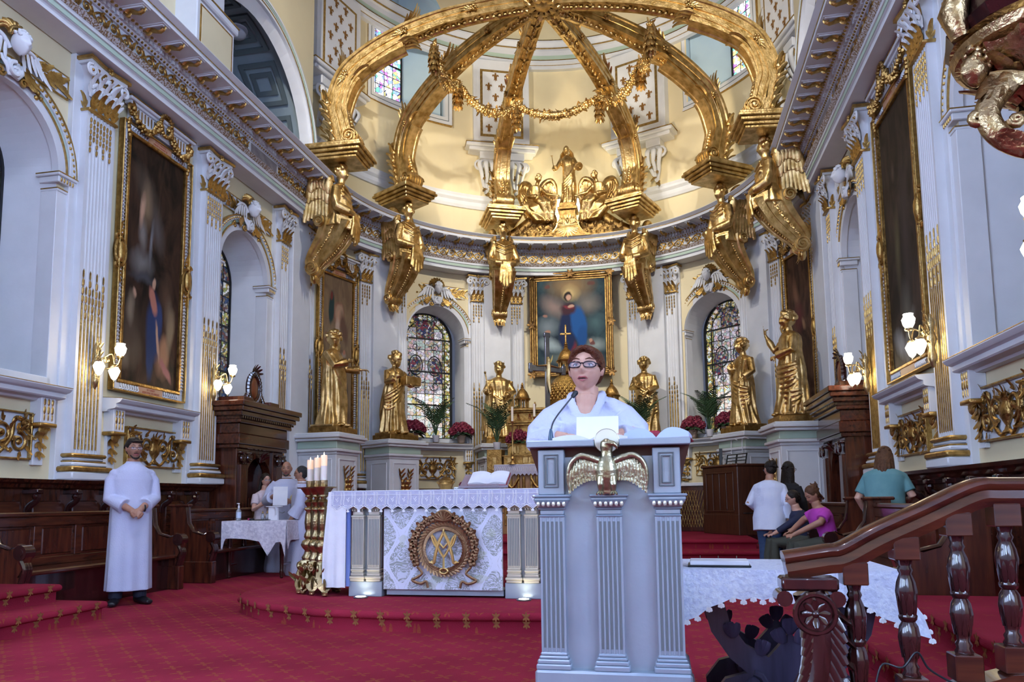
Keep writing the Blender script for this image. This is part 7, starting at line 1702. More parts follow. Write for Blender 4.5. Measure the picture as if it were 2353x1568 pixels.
b=B(); c0=at_y(2010,1545,RY_-.12); b.tube(bez([c0+V((0,0,-.05)),c0+V((.03,0,.03)),c0+V((.1,0,.02)),c0+V((.15,-.01,.08)),c0+V((.19,0,.02)),c0+V((.25,0,-.02)),c0+V((.33,0,-.06))],6),.004,6); single('loose_cable',mesh(b,MIC),'thin dark cable looping against the stair string','cable')
# ================================================================== PULPIT CONSOLE (top right)
pc_=at_y(2395,110,4.55); PGOLD=mat('burnished_gold_relief',(.55,.40,.20),.33,1,(.26,.16,.08),9,.55,26)
ps=[]; b=B(); b.lathe([(.40,.06),(.46,.08),(.50,.14),(.47,.17),(.46,.24),(.46,.80),(.52,.84)],10); ps.append(('pulpit_body',mesh(b,WOODD,30)))
b=B(); b.box(.25,3.42-pc_.x,-.3,.3,.08,.78,.01); ps.append(('bridge_to_wall',mesh(b,WOODD,30)))
b=B(); b.lathe([(.40,-.04),(.44,-.02),(.46,.03),(.42,.06),(.46,.075)],32); ps.append(('gilt_ring',mesh(b,PGOLD,40)))
b=B(); b.lathe([(.02,-.42),(.06,-.38),(.12,-.30),(.24,-.20),(.36,-.10),(.40,-.03)],28,(0,0,0),14,.06)
for k in range(12): a=2*PI*k/12; b.acan((.14*cos(a),.14*sin(a),-.32),(cos(a)*.8,sin(a)*.8,.8),(cos(a)*.6,sin(a)*.6,-.6),.36,.16,.25,2)
ps.append(('~acanthus_bell',mesh(b,PGOLD,60)))
b=B(); face_surf(b,M4.Translation((-.40,-.10,-.15))@RZm(-1.2),.85,16)
for k in range(26): a=k*2.4; b.ell((-.37+.05*sin(k*1.7),-.08+.06*cos(a),-.08+.07*sin(a)),.03,6)
for k in range(6): b.leaf((-.34,-.12,-.2),(-.4+.25*k,-.3,-.8+.1*k),(-.6,-.6,0),.2,.07,.2)
ps.append(('~cherub_head',mesh(b,PGOLD,60)))
b=B(); b.tube(bez([(-.24,-.13,-.24),(-.38,-.17,-.42),(-.34,-.18,-.58),(-.18,-.19,-.68),(.04,-.2,-.66),(.14,-.2,-.52),(.06,-.2,-.40),(-.08,-.2,-.41),(-.07,-.2,-.50)],7),lambda t:(.07-.02*t,.05),10,(0,-1,0)); b.tube(spiral(-.44,-.48,.045,1.4,0,1,-.18,14),(.025,.02),8,(0,-1,0)); b.tube(spiral(-.25,-.50,.04,1.4,PI,1,-.18,14),(.02,.018),8,(0,-1,0))
for k in range(9): b.acan((-.38+.05*k,-.23,-.60-.07*sin(PI*k/8)),(.8,-.2,-.2),(0,-.7,-.5),.14,.10,.25,2)
ps.append(('~scroll_bracket',mesh(b,PGOLD,60)))
b=B(); b.tube([(-.46,-.1,.06),(-.50,-.12,.2),(-.46,-.12,.36),(-.52,-.14,.5)],[.05,.08,.06,.08],10); b.tube(spiral(-.52,.32,.06,1.4,0,1,-.2,12),(.04,.03),7,(0,-1,0)); ps.append(('~corner_volute',mesh(b,PGOLD,60)))
thing('pulpit','gilded carved underside of a dark wood pulpit at upper right','pulpit',M4.Translation(pc_),ps)
# ================================================================== ORGAN CONSOLE
o0=V((.93,17.0,0)); o1=V((1.56,15.85,0)); dr=(o1-o0).normalized(); ang=math.atan2(dr.y,dr.x); Lg=(o1-o0).length
m=M4.Translation((*(o0+o1).xy*.5,.34))@RZm(ang); h=Lg/2; ps=[]
b=B(); b.box(-h,h,0,.95,0,1.42,.012); b.box(-h-.03,h+.03,-.03,1.0,1.42,1.47,.012); b.box(-h-.012,h+.012,-.012,.9,0,.42,.01); ps.append(('case',mesh(b,ORGW,30)))
for k in range(4):
    x=-h+.15+(2*h-.3)*(k+.5)/4; f=B()
    for x0,x1,z0,z1 in ((x-.14,x+.14,1.28,1.31),(x-.14,x+.14,.47,.50),(x-.14,x-.11,.5,1.28),(x+.11,x+.14,.5,1.28)): f.box(x0,x1,-.02,0,z0,z1,.006)
    ps.append(('panel_frame',mesh(f,ORGW,30)))
f=B(); f.box(h,h+.015,.1,.85,.44,.46); f.box(h,h+.015,.1,.85,.62,.64); ps.append(('~side_trim',mesh(f,SILV,0)))
thing('organ_console','brown wood organ console behind the woman in white shirt','organ',m,ps)
sm=m@M4.Translation((.1,.35,1.47)); f=B(sm)
f2=B()
for x0,x1,z0,z1 in ((-.36,.36,.22,.24),(-.36,.36,0,.02),(-.36,-.34,0,.24),(.34,.36,0,.24),(-.02,.02,0,.24),(-.34,.34,.08,.095),(-.34,.34,.15,.165)): f2.box(x0,x1,-.01,.01,z0,z1)
single('music_rack',mesh(f2,MIC,0),'black slatted music rack on the organ console','music stand',sm@RXm(-.2))
f2=B()
for x in (-.18,.22): f2.tube(bez([(x,0,0),(x,0,.45),(x+.05,-.02,.55),(x+.15,-.03,.57),(x+.28,-.03,.53)],5),.009,8)
single('music_lamp',mesh(f2,mat('white_enamel',(.8,.8,.85),.3)),'pair of thin white arched lamps above the music rack','lamp',sm@M4.Translation((-.1,.1,0)),)
f2=B(RZm(.9)@RXm(-.25)); f2.box(-.035,.035,-.012,.012,.02,.40,.004); f3=B(); f3.tube([(0,0,0),(.02,.05,.2)],.008,6); f3.box(-.08,.08,-.05,.08,0,.01)
thing('small_monitor','thin dark monitor seen edge on at the organ end','monitor',m@M4.Translation((-.38,.3,1.47)),[('screen',mesh(f2,MIC,0)),('stand',mesh(f3,SILV))])
# lattice cabinet behind the organ
b=B(); b.box(-.5,.5,0,.3,0,1.05,.01); c=B(); c.box(-.55,.55,-.04,.3,1.05,1.13,.01); d=B()
for k in range(14):
    for q in (-1,1): x=-.45+.065*k; d.tube([(max(-.45,min(.45,x+q*.25*0)),-.01,.1),(max(-.45,min(.45,x+q*.25)),-.01,.95)],.008,5)
thing('lattice_cabinet','dark cabinet with brass lattice and white top left of the organ','cabinet',T(.62,17.9,.34,-.35),[('body',mesh(b,WOOD,30)),('top',mesh(c,WHITE,30)),('~brass_lattice',mesh(d,GOLD2))])
# ================================================================== CREDENCE TABLE (left)
ct=at_z(565,1325,0); CTX=V((-5.92,10.35,0)); WDT=.42
DAM=mat('white_damask',(.74,.72,.82),.7,0,(.58,.56,.68),24,.3,40,lo=.42,hi=.58)
ps=[]; b=B(); b.box(-.46,.46,-.30,.30,.80,.83,.006); b.box(-.42,.42,-.26,.26,.72,.80); ps.append(('table_top',mesh(b,WOODD,30)))
lg=B(); lg.lathe([(.025,.03),(.035,.08),(.025,.12),(.03,.3),(.04,.45),(.03,.6),(.038,.73)],12); lg.ell((0,0,.025),.03,8); LG=mesh(lg,WOODD,50)
for x in (-.4,.4):
    for y in (-.24,.24): ps.append(('leg',LG,M4.Translation((x,y,0))))
    b=B(); b.tube([(x,-.24,.2),(x,.24,.2)],.018,8); ps.append(('stretcher',mesh(b,WOODD)))
thing('credence_table','small dark table under a white damask cloth by the left pews','table',T(CTX.x,CTX.y,0,.12),ps)
b=B(); b.box(-.49,.49,-.33,.33,.832,.842,.003)
def hang(xs,y,z0,zf): 
    A=[[(x,y-.015*j/5*(1+sin(x*16)),z0+(zf(x)-z0)*j/5) for x in xs] for j in range(6)]; g=B(); g.loft([r+[(p[0],p[1]+.006,p[2]) for p in reversed(r)] for r in A]); return g
xs=[-.49+.98*i/40 for i in range(41)]
fr=hang(xs,-.335,.84,lambda x:.56-.03*sin(x*5)-(.20*max(0,1-abs(x-.22)/.12))-(.22*max(0,(abs(x)-.43)/.06) if abs(x)>.43 else 0))
s1=hang([-.33+.66*i/20 for i in range(21)],0,.84,lambda x:.55-.12*max(0,(-x-.25)/.08)); s1.v=[tuple(M4.Translation((.495,0,0))@RZm(PI/2)@V(v)) for v in s1.v]
thing('credence_cloth','white damask cloth draped over the small left table','tablecloth',T(CTX.x,CTX.y,0,.12),[('top',mesh(b,DAM,30)),('front_drop',mesh(fr,DAM,60)),('side_drop',mesh(s1,DAM,60))])
ctm=T(CTX.x,CTX.y,.843,.12)
b=B(); b.lathe([(.035,0),(.037,.01),(.037,.15),(.02,.17),(.015,.19)],16); c=B(); c.lathe([(.014,.19),(.014,.22),(.006,.225),(.006,.25),(.012,.255)],10); c.box(-.03,.012,-.008,.008,.25,.262,.002); d=B(); d.lathe([(.0375,.04),(.0375,.13)],16)
CLR=mat('clear_plastic',(.75,.8,.88),.1,0,trans=.7)
thing('sanitizer_bottle','clear pump bottle of hand sanitizer on the left table','bottle',ctm@T(-.34,-.1,0),[('bottle',mesh(b,CLR)),('pump',mesh(c,WPOT)),('label',mesh(d,mat('blue_label',(.55,.65,.85),.5)))])
b=B(); b.lathe([(.13,0),(.15,.008),(.14,.012),(.12,.006)],24); single('small_tray','', '' ) if 0 else single('small_tray',mesh(b,SILV),'silver tray under the cruets','tray',ctm@T(-.02,0,0)@S3(1.2,.8,1))
for x,l in ((-.0,'left'),(.07,'right')):
    b=B(); b.lathe([(.015,0),(.025,.01),(.03,.04),(.016,.07),(.013,.085),(.02,.095)],12); c=B(); c.lathe([(.02,.095),(.012,.105),(.006,.115),(.009,.125),(.002,.13)],10); h_=B(); h_.tube([(.02,0,.085),(.04,0,.07),(.038,0,.04),(.027,0,.03)],.004,6)
    thing('glass_cruet','small glass cruet with gold stopper, %s of the pair'%l,'cruet',ctm@T(x,-.02,.012),[('flask',mesh(b,CLR)),('stopper',mesh(c,GOLD)),('handle',mesh(h_,GOLD))],'pair of cruets')
b=B(); b.box(-.035,.035,-.03,.03,0,.03,.006); c=B(); c.box(-.05,-.02,-.035,.035,.0,.034,.008); thing('dark_pouch','small dark pouch with pink edge on the left table','pouch',ctm@T(-.16,-.05,0),[('pouch',mesh(b,MIC,30)),('pink_flap',mesh(c,mat('magenta_cloth',(.4,.03,.14),.6),30))])
b=B(); b.loft([[(-.07,-.03,z),(.07,-.03,z),(.07,.03,z),(-.07,.03,z)] for z in (0,.2)]); b.box(-.10,.12,-.05,.05,.2,.212,.003); b.tube([(.04,-.05,.2),(.06,-.055,.14),(.05,-.05,.08)],(.02,.006),6)
single('folded_napkin',mesh(b,CLOTH,30),'tall folded white napkin standing on the left table','napkin',ctm@T(.17,-.02,0))
b=B(); b.box(-.22,.22,-.16,.16,0,.03,.006); c=B(); c.lathe([(.14,-1.07),(.12,-1.03),(.03,-1.0),(.03,-.02),(.1,0)],12); ls=T(-5.62,11.35,1.09,.1)
thing('wooden_book_stand','dark wood stand top between the priest and the seated woman','stand',ls,[('top',mesh(b,WOODX,30)),('pedestal',mesh(c,WOOD,40))])
# ================================================================== PEOPLE
SKN=mat('skin_light',(.62,.36,.27),.5,0,(.56,.30,.22),14,.05,60,sss=.15); SKN2=mat('skin_tan',(.44,.23,.155),.5,0,(.38,.19,.125),14,.05,60,sss=.15)
HBLK=mat('black_hair',(.012,.009,.008),.4,0,(.022,.016,.013),40,.5,80); HBRN=mat('brown_hair',(.06,.026,.014),.45,0,(.11,.05,.025),30,.5,80); HAUB=mat('auburn_hair',(.13,.04,.018),.45,0,(.075,.022,.012),40,.6,90); HGRY=mat('grey_black_hair',(.05,.05,.052),.5,0,(.02,.02,.02),40,.5,80)
for _m in (HBLK,HBRN,HAUB,HGRY): _m.node_tree.nodes['Principled BSDF'].inputs['Specular IOR Level'].default_value=.2
ALB=mat('white_alb_cloth',(.55,.58,.75),.75,0,(.48,.51,.70),3,.2,70); LIP=mat('lips',(.42,.13,.13),.4); EYEW=mat('eye_white',(.75,.73,.72),.25); IRIS=mat('dark_iris',(.03,.02,.015),.15); GLF=mat('dark_spectacle_frame',(.012,.010,.02),.25); GLS=mat('spectacle_lens',(.75,.8,1),.05,0,spec=.5); GLS.node_tree.nodes['Principled BSDF'].inputs['Alpha'].default_value=.10; DARK=mat('mouth_dark',(.06,.012,.015),.6)
JEAN=mat('blue_denim',(.035,.075,.17),.8,0,(.025,.055,.13),25,.2,120); SHOE=mat('black_leather',(.012,.012,.016),.35); TROU=mat('dark_blue_trousers',(.012,.016,.035),.8); PINK=mat('magenta_cotton',(.48,.05,.42),.8,0,(.40,.035,.36),6,.1,60); NAVY=mat('navy_cloth',(.014,.018,.055),.8,0,(.010,.013,.04),8); TEAL=mat('teal_cotton',(.13,.29,.31),.8,0,(.10,.25,.275),7,.1,60); WSH=mat('white_shirt_cloth',(.66,.70,.84),.75,0,(.58,.63,.80),5,.25,26); BLK=mat('black_cloth',(.010,.010,.013),.8); PALEP=mat('pale_pink_lace',(.68,.58,.62),.7,0,(.58,.48,.53),30,.3,50); OLIVE=mat('olive_trousers',(.055,.06,.045),.8)
def torso(b,s,m=None,w=1.,d=1.):
    om=b.m; b.m=m
    b.loft([[(w*rx*s*cos(a),d*ry*s*sin(a)+cy*s,z*s) for a in [2*PI*j/24 for j in range(24)]] for z,rx,ry,cy in ((.80,.15,.12,0),(.9,.172,.13,.005),(1.0,.16,.115,0),(1.10,.145,.105,-.005),(1.22,.165,.115,-.01),(1.33,.185,.115,0),(1.40,.165,.10,.005),(1.45,.09,.075,.005),(1.48,.055,.055,.0))])
    b.m=om
def yoke(c,s,w=1.,m=None):
    om=c.m; c.m=m
    c.loft([[(w*rx*s*cos(a),1.12*ry*s*sin(a)+.003,z*s) for a in [2*PI*j/28 for j in range(28)]] for z,rx,ry in ((1.10,.17,.13),(1.25,.19,.135),(1.34,.205,.13),(1.40,.190,.118),(1.44,.135,.098),(1.475,.085,.08))])
    for sx in (-1,1): c.ell((sx*.175*s*w,0,1.355*s),(.068*s,.068*s,.062*s),12)
    c.m=om
def limb3(b,p,r,n=12): b.tube([V(q) for q in p],list(r),n)
def foot(b,p,d,s=1.,r=.045):
    p=V(p); d=V(d).normalized(); b.tube([p-d*.06*s+V((0,0,.04*s)),p+V((0,0,.045*s)),p+d*.10*s+V((0,0,.032*s)),p+d*.17*s+V((0,0,.025*s))],[(.036*s,.036*s),(.042*s,.042*s),(.046*s,.032*s),(.032*s,.02*s)],10,(0,0,1))
def features(Mh,s,glasses=True,browm=HBLK,lipm=LIP,openm=False,rim=.0022,eyes=True):
    ps=[]
    if eyes:
        for sx in (-1,1):
            e=B(); e.ell((sx*.031,-.0665,.0095),(.0145,.0115,.0085),12); i=B(); i.ell((sx*.031,-.0755,.009),(.0052,.0035,.0056),10); u=B(); u.tube([(sx*.031-.017,-.070,.0095),(sx*.031-.008,-.0785,.0165),(sx*.031+.008,-.0785,.0165),(sx*.031+.017,-.069,.0095)],.0028,6)
            ps.append(('eye',mesh(e,EYEW),Mh@M4.Scale(s,4),[('iris',mesh(i,IRIS)),('eyelid',mesh(u,browm))]))
        b=B()
        for sx in (-1,1): b.tube([(sx*.013,-.090,.036),(sx*.032,-.088,.0435),(sx*.054,-.072,.0385)],[.0026,.003,.0014],6)
        ps.append(('~eyebrows',mesh(b,browm),Mh@M4.Scale(s,4)))
    b=B(); g=.006 if openm else 0
    b.tube([(-.024,-.074,-.063),(-.012,-.0865,-.0575+g*.3),(0,-.089,-.0595+g*.3),(.012,-.0865,-.0575+g*.3),(.024,-.074,-.063)],[.002,.0048,.0045,.0048,.002],6); b.tube([(-.022,-.074,-.065),(0,-.087,-.070-g),(.022,-.074,-.065)],[.002,.0058,.002],6)
    ps.append(('~lips',mesh(b,lipm),Mh@M4.Scale(s,4)))
    if openm: b=B(); b.ell((0,-.080,-.066),(.017,.006,.006),10); ps.append(('mouth',mesh(b,DARK),Mh@M4.Scale(s,4)))
    if glasses:
        f=B(); 
        for sx in (-1,1):
            f.tube([(sx*.034+.027*cos(a)*(1+.1*cos(2*a)),-.098+.010*abs(cos(a)) if cos(a)*sx>0 else -.098,.006+.018*sin(a)*(1+.15*cos(2*a))) for a in [2*PI*i/20 for i in range(21)]],rim,6); f.tube([(sx*.062,-.088,.013),(sx*.074,-.04,.014),(sx*.077,.015,.008),(sx*.074,.03,-.008)],rim*.9,6)
        f.tube([(-.009,-.1,.010),(0,-.103,.013),(.009,-.1,.010)],rim,6)
        l=B()
        for sx in (-1,1): l.ell((sx*.034,-.096,.006),(.026,.0012,.0165),14)
        ps.append(('spectacles',mesh(f,GLF),Mh@M4.Scale(s,4),[('~lenses',mesh(l,GLS))]))
    return ps
def ears(b,Mh,s):
    om=b.m; b.m=Mh@M4.Scale(s,4)
    for sx in (-1,1): b.ell((sx*.076,.008,.0),(.010,.020,.031),10); b.ell((sx*.08,.012,.008),(.008,.012,.018),8)
    b.m=om
def cap_hair(b,Mh,s,low=-.02,front=.052,th=.010,n=60,seed=1,long_=0):
    "hair shell; hairline at front height, nape low"
    om=b.m; b.m=Mh@M4.Scale(s,4); rnd=random.Random(seed)
    b.ell((0,.018,.036),(.078+th,.086+th,.092+th),18); 
    b.ell((0,.035,-.0),(.072+th,.066+th,.085),14)
    for i in range(n):
        a=rnd.uniform(-PI,PI); e=rnd.uniform(.25,1.4); d=V((sin(a)*cos(e)*.082,-cos(a)*cos(e)*.098+.012,sin(e)*.125))
        if d.z<front and d.y<-.02: continue
        t=V((-d.y*.2,.05,-.03)); b.tube([d*.98,d*1.02+t*.4,d*.97+t*.9],[.010,.012,.006],5)
    b.m=om
def person(name_lab,m,skin,body,clothes,hair=None,hairm=HBLK,feats=(),extra=(),vox=.007,cv=.011,hv=.006,group=None):
    "clothes: (name, B, material, voxel or None)"
    ps=[('body',remesh(body,skin,vox,1))]
    for nm,b,mt,*v in clothes: ps.append((nm,remesh(b,mt,v[0] if v else cv,1)))
    if hair is not None: ps.append(('hair',remesh(hair,hairm,hv,1)))
    ps+=list(feats)+list(extra); return thing('person',name_lab,'person',m,ps)
# ---- reader at the lectern -------------------------------------------------------------
s=1.0; Mh=M4.Translation((-.0,-.03,1.585))@RZm(-.10)@RYm(.03)@RXm(-.10)@S3(1.09,1.03,.98)
b=B(); torso(b,.965); b.tube([(0,.0,1.36),(0,-.008,1.50)],[.068,.062],16); b.tube([(0,-.060,1.27),(0,-.045,1.36),(0,-.02,1.44)],[.05,.062,.06],14); face_surf(b,Mh,1.03,44); ears(b,Mh,1.03)
Aj=[((-.165,0,1.32),(-.265,-.05,1.245),(-.09,-.19,1.215)),((.165,0,1.32),(.265,-.05,1.245),(.15,-.19,1.22))]
for sh_,el,ha in Aj: limb3(b,[sh_,el,V(el).lerp(V(ha),.5),ha],[.048,.042,.036,.026]); hand(b,ha,(-.35 if ha[0]>0 else .35,-1,.0),(0,0,1),1.0,.35)
for sx in (-1,1): limb3(b,[(sx*.09,0,.85),(sx*.09,0,.48),(sx*.09,.01,.06)],[.085,.055,.04]); foot(b,(sx*.09,.0,0),(0,-1,0))
c=B(); drape_body(c,.955,.0,10,.05,1.02,.2,3,1.44,.95); yoke(c,.965,.97); c.v=[(x,y+(.035*min(1,max(0,(z-1.30)/.08)) if y<0 else 0),z) for x,y,z in c.v]
sl=B()
for sg,(sh_,el,ha) in zip((-1,1),Aj):
    w=V(el).lerp(V(ha),.72)
    for k in range(1): c.tube([(sg*.05,.01,1.415),(sg*.12,.005,1.385),(sg*.195,-.01,1.335),(sg*.262,-.04,1.255),(sg*.275,-.08,1.205),w],[.045,.058,.066,.066,.058,(.06,.05)],16); c.tube([(sg*.15,-.02,1.30),(sg*.27,-.06,1.20)],[.09,.055],12)
    for k in range(3): c.tube([V(sh_)+V((sg*.02*k,-.085,-.01-.05*k)),V(sh_)+V((sg*(.06+.01*k),-.088,-.09-.03*k)),V(el)+V((-sg*.02,-.075,-.01-.02*k))],.013,6)
    c.tube(bez([(sg*.055,.06,1.475),(sg*.082,-.02,1.455),(sg*.065,-.085,1.38),(sg*.0,-.118,1.27)],6),(.026,.009),8,(0,-1,.5))
for x in (-.11,-.05,.05,.11): c.tube([(x,-.115,1.30),(x*1.1,-.13,1.1),(x*1.2,-.13,.9)],.014,6)
h=B(); cap_hair(h,Mh,1.03,front=.06,th=.012,n=130)
h.m=Mh@M4.Scale(1.03,4)
for sx in (-1,1):
    for k in range(7): h.tube([(sx*.015*k*.3,-.080+.004*k,.108),(sx*(.045+.003*k),-.070+.010*k,.086),(sx*(.072+.001*k),-.036+.012*k,.04),(sx*.077,.002+.010*k,.0)],[.013,.015,.012,.007],7)
h.m=None
nk=B(); nk.tube(bez([(-.06,-.075,1.40),(-.03,-.125,1.28),(0,-.135,1.20),(.03,-.125,1.28),(.06,-.075,1.40)],5),.0015,5)
RDR=person('woman in white alb and dark spectacles reading at the lectern',T(-.37,3.93,.20),SKN,b,[('white_alb',c,ALB,.0075)],h,HAUB,features(Mh,1.03,True,HAUB,LIP,True,.0032),[('necklace',mesh(nk,SILV))],.0042,.009,.0048)
b=B(); b.box(-.30,.30,-.36,.36,0,.20,.01); single('reader_step',mesh(b,CARPET,30),'low carpeted step hidden behind the lectern','step',T(-.33,4.02,0))
# ---- altar server -----------------------------------------------------------------------
s=1.05; Mh=M4.Translation((0,-.02,1.725))@RZm(.10)@RXm(.03)
b=B(); torso(b,s*1.0,None,.92); b.tube([(0,.005,1.50),(0,-.005,1.62)],[.068,.062],14); face_surf(b,Mh,1.03,34); ears(b,Mh,1.03)
Aj=[((-.175,0,1.44),(-.215,-.03,1.17),(-.03,-.25,1.03)),((.175,0,1.44),(.215,-.03,1.17),(.04,-.25,1.04))]
for sg,(sh_,el,ha) in zip((-1,1),Aj): limb3(b,[sh_,el,V(el).lerp(V(ha),.5),ha],[.055,.048,.042,.031]); hand(b,ha,(.75 if sg<0 else -.75,-.5,-.45),(sg*.1,-.9,.3),1.05,.65)
for sx in (-1,1): limb3(b,[(sx*.10,0,.95),(sx*.11,0,.52),(sx*.12,.01,.1)],[.09,.06,.042])
c=B(); n=56; rings=[]
for i in range(27):
    z=.16+1.38*i/26; t=(z-.16)/1.38; rx=.235-.035*t if z<1.1 else .20+.02*sin((z-1.1)*5); ry=.185-.03*t
    if z>1.40: q=(z-1.40)/.14; rx*=1-.62*q**1.4; ry*=1-.5*q**1.4
    rings.append([(rx*(1+.05*(1-t)*sin(7*a+1)+.02*(1-t)*sin(13*a))*cos(a),ry*(1+.07*(1-t)*sin(7*a+1))*sin(a),z) for a in [2*PI*j/n for j in range(n)]])
c.loft(rings); yoke(c,1.06,.92); c.tube([(0,0,1.52),(0,-.002,1.585)],[.078,.074],16)
for sg,(sh_,el,ha) in zip((-1,1),Aj):
    w=V(el).lerp(V(ha),.62); c.tube([V(sh_)+V((-sg*.03,0,.02)),V(sh_)+V((sg*.04,0,-.07)),V(el)+V((sg*.01,0,0)),w],[.066,.066,.074,(.088,.08)],16)
tr=B(); sh=B()
for sx in (-1,1): limb3(tr,[(sx*.10,0,.5),(sx*.115,.01,.25),(sx*.125,.01,.07)],[.085,.075,.07]); foot(sh,(sx*.125,.01,0),(sx*.35,-1,0),1.2)
h=B(); cap_hair(h,Mh,1.03,front=.075,th=.008,n=120,seed=4); h.m=Mh@M4.Scale(1.03,4)
for k in range(9): h.tube([(-.05+.0125*k,-.075,.088),(-.045+.0125*k,-.094,.082),(-.045+.012*k,-.088,.064)],[.012,.012,.005],6)
h.m=None
bd=B(Mh@M4.Scale(1.03,4)); bd.tube([(-.024,-.082,-.049),(0,-.095,-.047),(.024,-.082,-.049)],[.003,.005,.003],6); bd.tube([(-.05,-.05,-.07),(-.03,-.076,-.098),(0,-.085,-.106),(.03,-.076,-.098),(.05,-.05,-.07)],[.004,.007,.011,.007,.004],6)
wt=B(); wt.tube([V((.095,-.21,1.06))+V((.0,.033*cos(a),.033*sin(a))) for a in [2*PI*i/14 for i in range(15)]],.009,6)
person('young man in white alb standing with clasped hands by the left pew',T(-5.83,7.36,0,.85),SKN2,b,[('white_alb',c,ALB,.009),('trousers',tr,TROU),('shoes',sh,SHOE)],h,HBLK,features(Mh,1.03,True,HBLK,LIP,False,.0018),[('beard',mesh(bd,HBLK)),('wristwatch',mesh(wt,MIC))],.0058)
# ---- priest with paper ------------------------------------------------------------------
def vested(lab,x,y,rz,H,hairkind,skin,hands,paper=False,glasses=False,turn=0,hm=HGRY):
    s=H/1.75; Mh=M4.Translation((0,-.02*s,1.635*s))@RZm(turn)@RXm(.06); b=B(); torso(b,s*.99,None,1.1,1.1); b.tube([(0,0,1.42*s),(0,0,1.54*s)],[.07,.064],12); face_surf(b,Mh,1.03*s,24); ears(b,Mh,1.03*s)
    c=B(); drape_body(c,s*.97,0,9,.05,1.18,.1,6,1.47); yoke(c,s*1.0,1.25)
    for sg,(sh_,el,ha,hd) in zip((-1,1),hands):
        sh_,el,ha=V(sh_)*s,V(el)*s,V(ha)*s; limb3(b,[sh_,el,V(el).lerp(ha,.5),ha],[.052,.046,.04,.03]); hand(b,ha,hd,(0,-1,.2),s,.5); w=el.lerp(ha,.6); c.tube([sh_+V((-sg*.03,0,.03)),sh_+V((sg*.06,0,-.08)),el,w],[.07,.076,.09,(.105,.09)],14)
    for sx in (-1,1): limb3(b,[(sx*.09,0,.85*s),(sx*.09,0,.45*s),(sx*.09,0,.06)],[.085,.06,.045]); foot(b,(sx*.09,0,0),(0,-1,0),1.1)
    h=B(); 
    if hairkind=='bald': h.m=Mh@M4.Scale(1.03*s,4); h.ell((0,.045,-.005),(.078,.052,.055),12); h.tube([(-.045,-.062,-.075),(-.02,-.088,-.1),(0,-.094,-.108),(.02,-.088,-.1),(.045,-.062,-.075)],[.008,.011,.013,.011,.008],6); h.tube([(-.022,-.09,-.05),(0,-.098,-.048),(.022,-.09,-.05)],.005,6); h.m=None
    else: cap_hair(h,Mh,1.03*s,front=.07,th=.006,n=70,seed=8)
    col=B(); col.tube([(.062*s*cos(a),.058*s*sin(a),1.50*s) for a in [2*PI*i/20 for i in range(21)]],(.016,.012),8)
    ex=[('collar',mesh(col,CLOTH))]
    if paper:
        em=B(); em.ell((.14,-.245*s,1.14*s),(.055,.012,.085),14); e2=B(); e2.ell((.14,-.255*s,1.14*s),(.028,.012,.065),10); bnd=B(); bnd.tube([(-.10,-.27*s,.93*s),(-.06,-.275*s,.95*s),(-.02,-.275*s,.93*s),(.02,-.275*s,.95*s)],.006,6); fl=B(); fl.ell((.17,-.27*s,.86*s),(.03,.01,.025),8)
        ex+=[('embroidered_halo',mesh(em,mat('gold_embroidery',(.62,.52,.25),.6))),('embroidered_figure',mesh(e2,mat('dark_embroidery',(.04,.07,.10),.7))),('~embroidered_trim',mesh(bnd,mat('grey_embroidery',(.3,.3,.34),.7))),('embroidered_rose',mesh(fl,mat('rose_embroidery',(.35,.05,.05),.7)))]
    person(lab,T(x,y,0,rz),skin,b,[('white_vestment',c,ALB,.012)],h,hm,features(Mh,1.03*s,glasses,hm,LIP,False,.002),ex,.008)
    return s
vested('bald priest in white chasuble reading a sheet of paper',-6.0,11.2,.35,1.77,'bald',SKN2,[((-.19,0,1.38),(-.29,-.06,1.12),(-.12,-.34,1.22),(.6,-.4,.3)),((.19,0,1.38),(.29,-.06,1.10),(.12,-.34,1.10),(-.6,-.3,.3))],True)
b=B(); b.box(-.11,.11,-.002,.002,-.15,.15); single('held_sheet',mesh(b,PAPER,0),'sheet of paper held up by the bald priest','paper',T(-6.0,11.2,1.21,.35)@M4.Translation((-.03,-.44,0))@RXm(-.15))
vested('grey haired man in white vestment behind the candlesticks, facing left',-5.50,10.75,-1.15,1.66,'short',SKN2,[((-.19,0,1.38),(-.25,-.02,1.10),(-.20,-.18,.84),(0,-.4,-1)),((.19,0,1.38),(.25,-.02,1.10),(.20,-.18,.84),(0,-.4,-1))],False,True)
